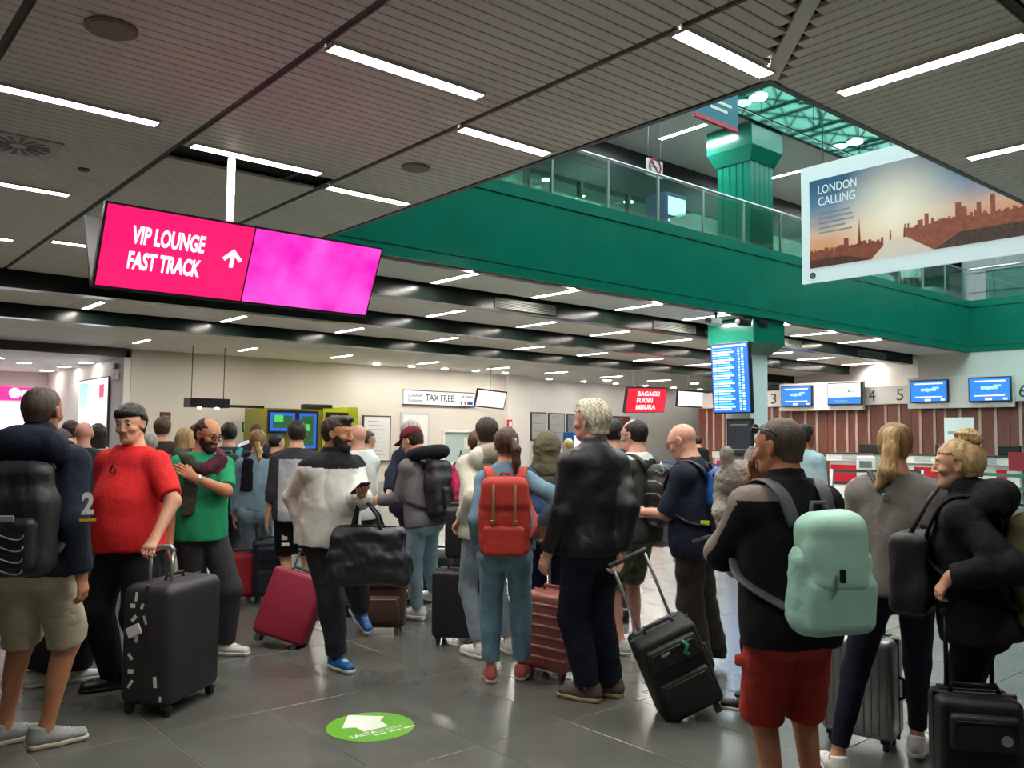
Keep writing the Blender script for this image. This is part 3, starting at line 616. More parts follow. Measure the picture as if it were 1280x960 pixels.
p = on_y(638, 530, YB - 0.2); t = empty('fire_alarm', (p[0], YB - 0.15, p[2])); tag(t, 'small red fire point on the white pillar', 'alarm'); MB().rbox((0, 0, 0), (0.22, 0.1, 0.34), 0.02, 2).build('case', red_m, t); MB().box(-0.06, 0.06, -0.056, -0.05, -0.1, 0.1).build('plate', white_m, t)
x0, x1, z0, z1 = facing(716, 540, 738, 620, 25.5); t = empty('ticket_machine', (x0, 25.5, 0)); tag(t, 'blue self service machine behind the grey haired man', 'machine'); MB().rbox(((x1 - x0) / 2, 0.3, z1 / 2), (x1 - x0, 0.6, z1), 0.04, 2).build('cabinet', mat('machine blue', '#1f5f9c', 0.4), t); MB().box(0.08, x1 - x0 - 0.08, -0.02, 0, 1.0, z1 - 0.15).build('display', sw_m, t)
def monitor(px0, py0, px1, py1, Y, label, pan, tiltdeg=12, rot=0):
    x0, x1, z0, z1 = facing(px0, py0, px1, py1, Y); w, h = x1 - x0, z1 - z0
    t = empty('monitor', ((x0 + x1) / 2, Y, z0)); tag(t, label, 'screen'); t.rotation_euler = (math.radians(tiltdeg), math.radians(rot), 0)
    MB().rbox((0, 0.04, h / 2), (w, 0.07, h), 0.012, 2).build('case', black_m, t); MB().box(-w / 2 + 0.05, w / 2 - 0.05, -0.004, 0.006, 0.05, h - 0.05).build('display', pan, t)
    m = MB(); m.tube([(0, 0.1, h * 0.6), (0, 0.1 + (HC - z0 - h * 0.6) * math.tan(math.radians(tiltdeg)), HC - z0 - 0.02)], 0.03, 8); m.build('ceiling_pole', steel_m, t); return t, w, h
monitor(593, 486, 630, 511, 23.0, 'white lit monitor beside the TAX FREE sign', sw_m, 14, 3); monitor(846, 487, 879, 510, 20.0, 'white lit monitor right of the red luggage sign', sw_m, 5, 0)
x0, x1, z0, z1 = facing(781, 484, 830, 518, 20.0); w, h = x1 - x0, z1 - z0
t = empty('oversize_baggage_sign', (x0, 20.0, z0)); tag(t, 'red lit sign reading BAGAGLI FUORI MISURA', 'sign'); t.rotation_euler = (math.radians(12), math.radians(-2), 0)
MB().box(0, w, 0, 0.12, 0, h).build('case', dgrey_m, t); MB().box(0.03, w - 0.03, -0.006, 0, 0.03, h - 0.03).build('panel', emis('red sign', '#ee1030', 1.1), t)
for i, s_ in enumerate(('BAGAGLI', 'FUORI', 'MISURA')): lettering('lettering', s_, sw_m, t, frame_at((w * 0.25, -0.008, h * (0.68 - 0.27 * i)), (1, 0, 0), (0, 0, 1)), w * (0.56, 0.4, 0.5)[i], h * 0.18, bold=0.03)
MB().tube([(w * 0.2, 0.06, h), (w * 0.2, 0.4, HC - z0)], 0.02, 6).tube([(w * 0.8, 0.06, h), (w * 0.8, 0.4, HC - z0)], 0.02, 6).build('hanger', steel_m, t)
for px, py, lab in ((759, 475, 'round ceiling downlight left of the red luggage sign'), (868, 479, 'round ceiling downlight above the white monitor')):
    p = on_z(px, py, HC - 0.02); t = empty('downlight', (p[0], p[1], HC - 0.03)); tag(t, lab, 'light')
    MB().disc((0, 0, 0.012), 0.2, 0.024, 20).build('trim_ring', white_m, t); MB().disc((0, 0, -0.004), 0.17, 0.012, 20).build('lens', emis('downlight lens', '#fff6ea', 40), t)

for i, x in enumerate((15.2, 16.6, 18.0, 19.4, 20.8)):  # added washers for the bright top of this wall; the source is unseen
    t = empty('downlight', (x, 24.95, HC - 0.03)); tag(t, ORD[i] + ' added small recessed downlight washing the wall of the customs window', 'light', 'added wall washers over the customs window')
    MB().disc((0, 0, 0.012), 0.13, 0.024, 18).build('trim_ring', white_m, t); MB().disc((0, 0, -0.004), 0.11, 0.012, 18).build('lens', emis('washer lens', '#fffaf2', 170), t)
for i, x in enumerate((24.2, 26.2, 28.2, 30.2, 32.2, 34.2)):  # added washers that brighten the notices and the far right walls
    t = empty('downlight', (x, 26.2, HC - 0.03)); tag(t, ORD[i] + ' added small recessed downlight washing the wall of notices', 'light', 'added wall washers over the notices')
    MB().disc((0, 0, 0.012), 0.13, 0.024, 18).build('trim_ring', white_m, t); MB().disc((0, 0, -0.004), 0.11, 0.012, 18).build('lens', emis('soft washer lens', '#fffaf2', 90), t)
# ------------------------------------------------------------------ check-in wall
cw = empty('slat_wall', (XR, 11.5, 0)); tag(cw, 'check-in back wall of reddish brown and pale vertical wood slats', 'wall panel')
sws = [MB().box(-0.06, 0, 0, 0.30, 0, 2.62).mesh('dark_slat', wood_m), MB().box(-0.06, 0, 0, 0.2, 0, 2.62).mesh('dark_slat', wood_m), MB().box(-0.085, 0, 0, 0.07, 0, 2.62).mesh('pale_slat', woodl_m)]
y = -6.5; k = 0
while y < 7.2:
    j = (0, 2, 1, 2, 0, 2, 1, 0, 2, 0, 2, 1, 1, 2)[k % 14]; link('pale_slat' if j == 2 else 'dark_slat', sws[j], cw, (0, y, 0)); y += (0.312, 0.212, 0.082)[j]; k += 1
hd = empty('checkin_header', (XR - 0.1, 11.5, 2.625)); tag(hd, 'white header over the check-in desks with the numbers 3 to 6', 'header')
MB().box(-0.06, 0.09, -6.5, 7.2, 0, 0.52).build('board', white_m, hd)
for s_, px in (('3', 967), ('4', 1090), ('5', 1125), ('6', 1279)):
    p = on_x(px, 496, XR - 0.17); lettering('number', s_, dgrey_m, hd, frame_at((-0.064, p[1] - 11.5 + 0.1, 0.1), (0, -1, 0), (0, 0, 1)), 0.2, 0.34, bold=0.0)
def ci_screen(px0, py0, px1, py1, label, kind):
    X = XR - 0.42; a, b = on_x(px0, py0, X), on_x(px1, py1, X); y0, y1 = b[1], a[1]; z1, z0 = (a[2] + on_x(px1, py0, X)[2]) / 2, (b[2] + on_x(px0, py1, X)[2]) / 2
    t = empty('checkin_monitor', (X, (y0 + y1) / 2, z0)); tag(t, label, 'screen'); w, h = y1 - y0, z1 - z0
    MB().rbox((0.05, 0, h / 2), (0.1, w, h), 0.012, 2).build('case', black_m, t)
    if kind == 'b':
        MB().box(-0.006, 0.004, -w / 2 + 0.03, w / 2 - 0.03, 0.03, h - 0.03).build('display', screenb_m, t); m = MB()
        m.box(-0.01, -0.006, -w * 0.38, w * 0.36, h * 0.8, h * 0.86).box(-0.01, -0.006, -w * 0.36, w * 0.36, h * 0.22, h * 0.27).box(-0.01, -0.006, -w * 0.06, w * 0.1, h * 0.06, h * 0.15).box(-0.01, -0.006, -w * 0.42, -w * 0.32, h * 0.07, h * 0.15)
        m.build('text_bars', sw_m, t); MB().disc((-0.008, w * 0.02, h * 0.55), h * 0.09, 0.005, 12, 'x').box(-0.01, -0.006, -w * 0.2, w * 0.2, h * 0.5, h * 0.62).box(-0.01, -0.006, -w * 0.28, -w * 0.1, h * 0.6, h * 0.68).build('bright_graphic', emis('screen cyan', '#9fe0ff', 1.0), t)
    else:
        MB().box(-0.006, 0.004, -w / 2 + 0.03, w / 2 - 0.03, h * 0.34, h - 0.03).build('display', sw_m, t); MB().box(-0.006, 0.004, -w / 2 + 0.03, w / 2 - 0.03, 0.03, h * 0.34).build('blue_footer', screenb_m, t)
        MB().disc((-0.008, -w * 0.15, h * 0.62), h * 0.07, 0.005, 12, 'x').box(-0.01, -0.006, -w * 0.3, 0, h * 0.55, h * 0.58).box(-0.01, -0.006, -w * 0.1, w * 0.3, h * 0.14, h * 0.2).build('graphic', emis('screen blue grey', '#7fb0c8', 0.8), t)
    return t
for (px0, px1, ya, yb_, lab) in ((974, 1079, 480, 509, 'white screen housing over desks 3 and 4'), (1134, 1267, 470, 506, 'white screen housing over desk 5')):
    X = XR - 0.3; a, b = on_x(px0, ya, X), on_x(px1, yb_, X); t = empty('screen_housing', (X, (a[1] + b[1]) / 2, 2.5)); tag(t, lab, 'housing'); MB().rbox((0.06, 0, 0.4), (0.14, a[1] - b[1], 0.86), 0.01, 1).build('housing_box', white_m, t)
ci_screen(976, 482, 1015, 508, 'blue check-in screen nearest the number 3', 'b'); ci_screen(1034, 478, 1077, 506, 'white check-in screen with a blue footer left of the number 4', 'w')
ci_screen(1137, 475, 1185, 503, 'blue check-in screen just right of the number 5', 'b'); ci_screen(1210, 471, 1264, 502, 'blue check-in screen left of the number 6, largest of the four', 'b')
XD = 21.6
def desk(px0, px1, label, reds):
    a, b = on_x(px0, 600, XD), on_x(px1, 600, XD); t = empty('checkin_desk', (XD, (a[1] + b[1]) / 2, 0)); tag(t, label, 'desk'); w = a[1] - b[1]
    MB().rbox((0.35, 0, 0.52), (0.7, w, 1.0), 0.02, 2).build('counter', white_m, t); MB().box(-0.1, 0.75, -w / 2 - 0.03, w / 2 + 0.03, 1.02, 1.2).build('upstand', white_m, t); MB().box(-0.12, 0.76, -w / 2 - 0.04, w / 2 + 0.04, 1.2, 1.24).build('worktop', dgrey_m, t)
    for (q0, q1) in reds:
        c, d = on_x(q0, 600, XD), on_x(q1, 600, XD); y0, y1 = d[1] - (a[1] + b[1]) / 2, c[1] - (a[1] + b[1]) / 2
        MB().box(-0.02, 0.0, y0, y1, 0.40, 0.92).build('red_panel', red_m, t); MB().box(-0.025, 0.0, y0, y1, 0.66, 0.69).build('panel_groove', dgrey_m, t)
    MB().box(-0.11, -0.1, -0.2, 0.2, 1.06, 1.18).build('sign_plate', mat('plate grey', '#a9b0ae', 0.5), t); MB().rbox((0.35, -w * 0.25, 1.36), (0.1, 0.5, 0.24), 0.02, 2).build('clerk_screen', black_m, t)
    return t
desk(1037, 1093, 'white check-in desk with red front under the number 4 screen', [(1039, 1071)]); desk(1120, 1195, 'white check-in desk with red front behind the blonde ponytail', [(1143, 1180)]); desk(1200, 1275, 'white check-in desk at the right with a narrow red panel', [(1246, 1259)]); desk(894, 960, 'white check-in desk beyond the screen column', [(896, 925)])
p = on_x(1083, 582, 18.0); t = empty('desk_sign', (18.0, p[1], 0)); tag(t, 'white panel on a post with a grey label, before the desks', 'sign'); MB().rbox((0, 0, 1.0), (0.06, 0.44, 0.44), 0.02, 2).build('panel', white_m, t); MB().box(-0.04, -0.03, -0.14, 0.14, 0.98, 1.12).build('label_plate', mat('plate dark', '#5f6a6c', .5), t); MB().tube([(0, 0, 0.02), (0, 0, 0.8)], 0.03, 8).build('post', steel_m, t); MB().disc((0, 0, 0.012), 0.18, 0.024, 18).build('foot_plate', steel_m, t)
p0, p1 = on_x(1180, 522, 20.8), on_x(1218, 563, 20.8); t = empty('poster_board', (20.8, (p0[1] + p1[1]) / 2, 0)); tag(t, 'pale upright poster board standing between the check-in desks', 'board'); MB().box(0, 0.03, -(p0[1] - p1[1]) / 2, (p0[1] - p1[1]) / 2, p1[2], p0[2]).build('sheet', mat('poster pale', '#c8d6d4', 0.5), t); MB().box(-0.004, 0, -0.25, 0.25, (p0[2] + p1[2]) / 2, (p0[2] + p1[2]) / 2 + 0.06).build('print_line', mat('print grey', '#8f9092', .7), t); MB().tube([(0.05, 0, 0.02), (0.05, 0, p0[2])], 0.02, 6).disc((0.05, 0, 0.012), 0.2, 0.024, 16).build('stand', steel_m, t)
p = on_x(1277, 575, 20); t = empty('barrier_sign', (20, p[1], 0)); tag(t, 'red plate on a barrier post at the right edge', 'sign'); MB().box(-0.02, 0.02, -0.2, 0.25, 0.95, 1.35).build('plate', mat('dull red', '#8c1c2c', 0.5), t); MB().tube([(0, 0, 0.02), (0, 0, 0.95)], 0.03, 8).disc((0, 0, 0.012), 0.18, 0.024, 16).build('post', steel_m, t)
p0 = on_x(1268, 612, 14.0); t = empty('baggage_belt', (14.0, p0[1], 0)); tag(t, 'grey metal baggage belt end at the right edge', 'conveyor'); MB().rbox((0.5, -0.4, 0.32), (1.0, 1.1, 0.62), 0.03, 2).build('body', mat('belt grey', '#8d9492', 0.4, 0.3), t); MB().box(0.0, 1.0, -0.85, 0.05, 0.63, 0.66).build('belt', dgrey_m, t)

# ------------------------------------------------------------------ belt barriers
def barrier(a, b, label, col):
    a, b = np.array(a), np.array(b); t = empty('belt_barrier', (a[0], a[1], 0)); tag(t, label, 'barrier'); d = b - a
    for q in (np.zeros(2), d):
        MB().tube([(q[0], q[1], 0.02), (q[0], q[1], 1.0)], 0.03, 10).build('post', steel_m, t, True); MB().disc((q[0], q[1], 0.012), 0.17, 0.024, 20).build('base', dgrey_m, t)
    n = np.array([-d[1], d[0]]) / np.linalg.norm(d) * 0.003
    for z in (0.97, 0.74): MB().add([(n[0], n[1], z - 0.03), (d[0] + n[0], d[1] + n[1], z - 0.03), (d[0] + n[0], d[1] + n[1], z + 0.03), (n[0], n[1], z + 0.03), (-n[0], -n[1], z - 0.03), (d[0] - n[0], d[1] - n[1], z - 0.03), (d[0] - n[0], d[1] - n[1], z + 0.03), (-n[0], -n[1], z + 0.03)],
        [(3, 2, 1, 0), (4, 5, 6, 7), (0, 1, 5, 4), (2, 3, 7, 6)]).build('belt', col, t)
beltb = mat('blue belt', '#3c4f8a', 0.6); beltg = mat('grey green belt', '#50605a', 0.6)
g1, g2, g3 = ground(826, 21), ground(905, 20), ground(790, 24)
barrier(g1[:2], g2[:2], 'blue belt barrier behind the bald man', beltb); barrier(g3[:2], (g1[0] - 0.3, g1[1] + 0.2), 'blue belt barrier left of the bald man, further off', beltb)
g1, g2, g3 = ground(1039, 17), ground(1152, 17), ground(1285, 15)
barrier(g1[:2], g2[:2], 'green grey belt barrier before the check-in desks', beltg); barrier((g2[0] + .3, g2[1] - .2), g3[:2], 'green belt barrier at the right before the desks', mat('green belt', '#2c6a55', 0.6))

# ------------------------------------------------------------------ flight screen on the column
t = empty('flight_screen', (14.55, 10.36, 2.08)); tag(t, 'tall blue flight information screen hanging on the column', 'screen'); t.rotation_euler = (0, math.radians(-4), math.radians(0))
MB().rbox((0.05, 0, 0.71), (0.1, 0.92, 1.42), 0.015, 2).build('case', black_m, t); MB().box(-0.006, 0.002, -0.43, 0.43, 0.03, 1.39).build('display', emis('flight blue', '#0e5ae0', 2.0), t)
rw = MB(); cy = MB()
for q in range(24):
    z = 0.07 + q * 0.052
    for (a, b) in ((0.40, 0.31), (0.29, 0.0 - 0.05 * ((q * 5) % 3)), (-0.2, -0.24), (-0.28, -0.33)):
        (rw if (q + int(a * 100)) % 3 else cy).box(-0.01, -0.006, b, a, z, z + 0.032)
rw.build('text_rows', emis('flight text', '#e6fbff', 1.6), t)['kind'] = 'stuff'; cy.build('text_rows', emis('flight cyan', '#58d8ff', 1.4), t)['kind'] = 'stuff'
MB().box(-0.01, -0.006, -0.4, 0.4, 1.335, 1.37).build('title_bar', emis('flight text', '#e6fbff', 1.6), t); MB().tube([(0.09, 0, 0.7), (0.35, 0, 0.72)], 0.04, 8).build('wall_bracket', dgrey_m, t)
t = empty('column_display', (14.86, 10.36, 1.25)); tag(t, 'black panel fixed to the column under the flight screen', 'screen'); MB().rbox((-0.04, 0, 0.36), (0.08, 0.62, 0.74), 0.01, 1).build('case', black_m, t); MB().box(-0.086, -0.08, -0.27, 0.27, 0.05, 0.68).build('display', emis('dark blue grey', '#1c2a38', 0.5), t)
for q in range(2): MB().box(-0.09, -0.086, -0.2, 0.2, 0.1 + q * 0.5, 0.12 + q * 0.5).build('text_line', mat('print grey', '#8f9092', .7), t)
t = empty('column_cladding', (14.87, 10.36, 0.02)); tag(t, 'grey green panel around the foot of the column', 'panel'); MB().rbox((-0.03, 0, 0.6), (0.06, 0.66, 1.18), 0.01, 1).build('panel', mat('cladding grey', '#55605c', 0.5), t)
t = empty('column_poster', (15.2, 10.255, 1.45)); tag(t, 'small dark poster with pale print on the front of the column', 'poster'); MB().box(-0.26, 0.26, 0, 0.03, 0, 0.62).build('board', mat('poster dark', '#1d2c36', 0.5), t); MB().disc((0, -0.003, 0.52), 0.06, 0.006, 14, 'y').build('mark', white_m, t)
for q in range(4): MB().box(-0.2, 0.12, -0.004, 0, 0.1 + q * 0.09, 0.14 + q * 0.09).build('text_line', mat('print grey', '#8f9092', .7), t)

# ------------------------------------------------------------------ hanging double sign
VX0, VX1, VZ0, VZ1 = 1.83, 4.29, 2.715, 3.34
t = empty('hanging_sign', ((VX0 + VX1) / 2, 7.28, VZ0)); tag(t, 'magenta VIP LOUNGE FAST TRACK double sign hanging from the ceiling', 'sign')
def vface(y0, y1, sgn, nm):
    hx = (VX1 - VX0) / 2; H_ = VZ1 - VZ0; m = MB(); th = 0.05 * sgn
    m.add([(-hx, y0, 0), (hx, y0, 0), (hx, y1, H_), (-hx, y1, H_), (-hx, y0 + th, 0), (hx, y0 + th, 0), (hx, y1 + th, H_), (-hx, y1 + th, H_)],
          [(3, 2, 1, 0), (4, 5, 6, 7), (0, 1, 5, 4), (1, 2, 6, 5), (2, 3, 7, 6), (3, 0, 4, 7)] if sgn < 0 else [(0, 1, 2, 3), (7, 6, 5, 4), (4, 5, 1, 0), (5, 6, 2, 1), (6, 7, 3, 2), (7, 4, 0, 3)])
    return m.build(nm, black_m, t)
vface(-0.03, -0.32, 1, 'front_case'); vface(0.03, 0.33, -1, 'rear_case')
tl = Vector((0, -0.29, VZ1 - VZ0)).normalized(); nrm = Vector((0, -tl.z, tl.y)); hx = (VX1 - VX0) / 2; HL = Vector((0, -0.29, VZ1 - VZ0)).length
def panelm(name, c1, c2, st, sc):
    m = emis(name, c1, st); nt = m.node_tree; b = nt.nodes['Principled BSDF']; tc = nt.nodes.new('ShaderNodeTexCoord'); n = nt.nodes.new('ShaderNodeTexNoise'); n.inputs['Scale'].default_value = sc; n.inputs['Detail'].default_value = 3
    r = nt.nodes.new('ShaderNodeValToRGB'); r.color_ramp.elements[0].color = lin(c1); r.color_ramp.elements[1].color = lin(c2); r.color_ramp.elements[0].position = 0.35; r.color_ramp.elements[1].position = 0.65
    nt.links.new(tc.outputs['Object'], n.inputs['Vector']); nt.links.new(n.outputs['Fac'], r.inputs['Fac']); nt.links.new(r.outputs['Color'], b.inputs['Emission Color']); return m
Fv = frame_at((-hx, -0.035, 0), (1, 0, 0), tl)
def on_face(u0, u1, w0, w1, d, name, m):
    mb = MB(); mb.add([Fv @ Vector(p) for p in ((u0, 0, w0), (u1, 0, w0), (u1, 0, w1), (u0, 0, w1), (u0, -d, w0), (u1, -d, w0), (u1, -d, w1), (u0, -d, w1))], [(3, 2, 1, 0)[::-1], (4, 5, 6, 7), (0, 1, 5, 4), (1, 2, 6, 5), (2, 3, 7, 6), (3, 0, 4, 7)]); return mb.build(name, m, t)
SPL = (3.03 - VX0)
on_face(0.02, SPL - 0.008, 0.02, HL - 0.02, 0.006, 'left_panel', emis('sign crimson', '#fb0568', 1.0)); on_face(SPL + 0.008, 2 * hx - 0.02, 0.02, HL - 0.02, 0.006, 'right_panel', panelm('sign magenta', '#f510b4', '#ff50d0', 1.05, 3.0))
wl = emis('sign lettering', '#fff4f8', 1.3)
lettering('lettering', 'VIP LOUNGE', wl, t, frame_at(Fv @ Vector((0.225, -0.008, HL * 0.575)), (1, 0, 0), tl), 0.575, 0.138, bold=0.035); lettering('lettering', 'FAST TRACK', wl, t, frame_at(Fv @ Vector((0.225, -0.008, HL * 0.275)), (1, 0, 0), tl), 0.575, 0.138, bold=0.035)
am = MB(); am.m = 0; A = lambda u, w: Fv @ Vector((1.05 + u, -0.012, HL * 0.44 + w)); B_ = lambda u, w: Fv @ Vector((1.05 + u, -0.006, HL * 0.44 + w))
def flat_poly(mb, pts): n = len(pts); mb.add([A(*p) for p in pts] + [B_(*p) for p in pts], [tuple(range(n)), tuple(range(2 * n - 1, n - 1, -1))] + [(k, n + k, n + (k + 1) % n, (k + 1) % n) for k in range(n)])
flat_poly(am, [(-0.016, 0), (0.016, 0), (0.016, 0.13), (-0.016, 0.13)]); flat_poly(am, [(-0.085, 0.075), (-0.062, 0.052), (0.0, 0.118), (0.0, 0.16)]); flat_poly(am, [(0.0, 0.16), (0.0, 0.118), (0.062, 0.052), (0.085, 0.075)])
am.build('arrow', wl, t)
MB().tube([(-0.13, 0, 0.05), (-0.13, 0, HC - VZ0 + 0.1)], 0.032, 14).build('hanger_post', white_m, t, True); MB().box(-0.2, -0.06, -0.1, 0.1, 0.3, 0.34).build('cross_brace', black_m, t)
boxobj('ceiling_slot_bar', seam_m, (XS2 - 0.4, XS2 - 0.36, 7.28, 7.62, HC, HC + 0.03), ceiling)

# ------------------------------------------------------------------ city poster in the atrium
BXp = 10.2; a, b = on_x(1005, 212, BXp), on_x(1004, 356, BXp); py1 = (a[1] + b[1]) / 2; pz1, pz0 = a[2], b[2]; py0 = 3.36; PW, PH = py1 - py0, pz1 - pz0
t = empty('city_poster', (BXp, py1, pz0)); tag(t, 'large LONDON CALLING poster with a city skyline at sunset hanging in the atrium', 'poster')
Pf = frame_at((0, 0, 0), (0, -1, 0), (0, 0, 1))
def pbox(u0, u1, w0, w1, d0, d1, name, m): return MB().box(-d1, -d0, -u1, -u0, w0, w1).build(name, m, t)
pbox(0, PW, 0, PH, 0, 0.05, 'board', mat('poster white', '#dfeef0', 0.5, emit=0.42))  # board, prints and lettering glow faintly to lift the poster's brightness
iu0, iu1, iw0, iw1 = 0.12, PW - 0.02, 0.185, PH - 0.2
def sky_mat():
    m = bpy.data.materials.new('printed sunset'); m.use_nodes = True; nt = m.node_tree; bb = nt.nodes['Principled BSDF']; bb.inputs['Roughness'].default_value = 0.5; bb.inputs['Emission Strength'].default_value = 0.42
    tc = nt.nodes.new('ShaderNodeTexCoord'); sp = nt.nodes.new('ShaderNodeSeparateXYZ'); nt.links.new(tc.outputs['Object'], sp.inputs[0])
    mr = nt.nodes.new('ShaderNodeMapRange'); mr.inputs[1].default_value = iw0; mr.inputs[2].default_value = iw1; nt.links.new(sp.outputs['Z'], mr.inputs[0])
    nz = nt.nodes.new('ShaderNodeTexNoise'); nz.inputs['Scale'].default_value = 2.0; nz.inputs['Detail'].default_value = 5; mp = nt.nodes.new('ShaderNodeMapping'); mp.inputs['Scale'].default_value = (1, 0.8, 4); nt.links.new(tc.outputs['Object'], mp.inputs[0]); nt.links.new(mp.outputs[0], nz.inputs[0])
    ad = nt.nodes.new('ShaderNodeMath'); ad.operation = 'MULTIPLY_ADD'; ad.inputs[1].default_value = 0.22; nt.links.new(nz.outputs['Fac'], ad.inputs[0]); nt.links.new(mr.outputs[0], ad.inputs[2])
    r = nt.nodes.new('ShaderNodeValToRGB'); nt.links.new(ad.outputs[0], r.inputs[0]); cr = r.color_ramp
    cols = [(0.12, '#b0604c'), (0.34, '#e09a72'), (0.5, '#d9b39a'), (0.62, '#a79aa4'), (0.78, '#62829c'), (1.0, '#3a5f7c')]
    cr.elements[0].position, cr.elements[0].color = cols[0][0], lin(cols[0][1]); cr.elements[1].position, cr.elements[1].color = cols[-1][0], lin(cols[-1][1])
    for q, c in cols[1:-1]: e = cr.elements.new(q); e.color = lin(c)
    vd = nt.nodes.new('ShaderNodeVectorMath'); vd.operation = 'DISTANCE'; vd.inputs[1].default_value = (-0.055, -1.25, iw0 + 0.52); nt.links.new(tc.outputs['Object'], vd.inputs[0])
    g = nt.nodes.new('ShaderNodeMapRange'); g.inputs[1].default_value = 0.08; g.inputs[2].default_value = 0.85; g.inputs[3].default_value = 0.95; g.inputs[4].default_value = 0; nt.links.new(vd.outputs['Value'], g.inputs[0])
    mx = nt.nodes.new('ShaderNodeMix'); mx.data_type = 'RGBA'; nt.links.new(g.outputs[0], mx.inputs[0]); nt.links.new(r.outputs[0], mx.inputs[6]); mx.inputs[7].default_value = lin('#fff0d6'); nt.links.new(mx.outputs[2], bb.inputs['Base Color']); nt.links.new(mx.outputs[2], bb.inputs['Emission Color']); return m
pbox(iu0, iu1, iw0, iw1, 0.05, 0.054, 'printed_sky', sky_mat())
def pflat(name, pts, m, d=0.058):
    mb = MB(); n = len(pts); mb.add([(-d, -u, w) for u, w in pts] + [(-0.053, -u, w) for u, w in pts], [tuple(range(n)), tuple(range(2 * n - 1, n - 1, -1))] + [(k, n + k, n + (k + 1) % n, (k + 1) % n) for k in range(n)]); return mb.build(name, m, t)
iw = iw1 - iw0; rr = random.Random(3); city = []; u = iu0
def skyline(u0, u1, base, amp, spikes):
    pts = [(u0, iw0)]; u = u0
    while u < u1:
        w_ = rr.uniform(0.012, 0.04); hh = base + rr.uniform(0, amp)
        for (su, sw_, sh) in spikes:
            if abs(u + w_ / 2 - su) < sw_: hh = max(hh, sh)
        pts += [(u, iw0 + hh), (min(u + w_, u1), iw0 + hh)]; u += w_
    return pts + [(u1, iw0)]
pflat('printed_skyline', skyline(iu0, 1.1, 0.2, 0.05, [(0.62, 0.03, 0.32)]), mat('print rust', '#93523f', 0.6, 0, 0.35, 14, emit=0.3)); pflat('printed_skyline', [(0.775, iw0 + 0.2), (0.815, iw0 + 0.2), (0.797, iw0 + 0.54)], mat('print rust', '#93523f', 0.6, 0, 0.35, 14, emit=0.3))
pflat('printed_skyline', skyline(1.36, iu1, 0.3, 0.08, [(1.62, 0.03, 0.44), (1.98, 0.03, 0.50), (2.04, 0.02, 0.44), (2.19, 0.022, 0.46), (2.36, 0.026, 0.52)]), mat('print red brown', '#a35e4c', 0.6, 0, 0.35, 14, emit=0.3))
pflat('printed_bank', [(iu0, iw0), (0.98, iw0), (0.6, iw0 + 0.1), (iu0, iw0 + 0.1)], mat('print dark', '#6b443a', 0.6, 0, 0.4, 20, emit=0.2), 0.06); pflat('printed_bank', [(1.7, iw0), (iu1, iw0), (iu1, iw0 + 0.16), (2.0, iw0 + 0.16)], mat('print slate', '#664f48', 0.6, 0, 0.4, 20, emit=0.2), 0.06)
pflat('printed_river', [(0.95, iw0), (1.7, iw0), (1.36, iw0 + 0.22), (1.18, iw0 + 0.22)], mat('print river', '#ecd9c8', 0.5, emit=0.35), 0.061)
for q in (1.19, 1.36): pflat('printed_tower', [(q - 0.012, iw0 + 0.2), (q + 0.012, iw0 + 0.2), (q + 0.006, iw0 + 0.32), (q - 0.006, iw0 + 0.32)], mat('print rust', '#93523f', 0.6, 0, 0.35, 14, emit=0.3), 0.062)
pt = mat('poster text', '#eef6f6', 0.5, emit=0.42)
lettering('lettering', 'LONDON', pt, t, frame_at((-0.056, -0.25, iw0 + iw * 0.83), (0, -1, 0), (0, 0, 1)), 0.52, 0.115); lettering('lettering', 'CALLING', pt, t, frame_at((-0.056, -0.25, iw0 + iw * 0.695), (0, -1, 0), (0, 0, 1)), 0.50, 0.115)
for q in range(5): pbox(0.25, 0.25 + (0.42, 0.46, 0.47, 0.36, 0.45)[q], iw0 + iw * (0.6 - 0.055 * q), iw0 + iw * (0.615 - 0.055 * q), 0.054, 0.057, 'text_line', mat('poster small text', '#b9c6cc', .5))
MB().disc((-0.053, -0.155, 0.09), 0.042, 0.008, 20, 'x').build('round_emblem', mat('emblem blue', '#3c4c66', 0.3, 0.3), t); MB().disc((-0.057, -0.155, 0.09), 0.03, 0.006, 20, 'x').build('emblem_center', mat('emblem pale', '#9db0bf', 0.3, 0.3), t)
MB().tube([(-0.02, -0.3, PH), (-0.02, -0.3, 9.6 - pz0)], 0.006, 5).build('cable', steel_m, t); MB().tube([(-0.02, -2.2, PH), (-0.02, -2.2, 9.6 - pz0)], 0.006, 5).build('cable', steel_m, t)

# ------------------------------------------------------------------ green floor sticker
c = on_z(463, 908, 0.001); t = empty('floor_sticker', (c[0], c[1], 0.0005)); tag(t, 'round green floor sticker with a white arrow and SALTA print', 'sticker')
r1 = 0.5 * np.linalg.norm((on_z(518, 908, 0) - on_z(408, 909, 0))[:2]); MB().disc((0, 0, 0.0008), r1, 0.0016, 48).build('disc', mat('sticker green', '#6fb23c', 0.35), t)
ar = MB(); pts = [on_z(px, py, 0) - c for px, py in ((435, 894.5), (480, 896), (475, 901), (485, 908), (455, 915.5), (445, 910), (427.5, 911))]
ar.add([(p[0], p[1], 0.0026) for p in pts] + [(p[0], p[1], 0.001) for p in pts], [(0, 6, 5, 4, 3, 2, 1)] + [(k, (k + 1) % 7, 7 + (k + 1) % 7, 7 + k) for k in range(7)]); ar.build('arrow', mat('sticker white', '#eef2e6', 0.4), t)
bl = on_z(440, 924, 0) - c; br = on_z(509, 907, 0) - c; xd = Vector((br[0] - bl[0], br[1] - bl[1], 0)).normalized(); upd = Vector((-xd.y, xd.x, 0))
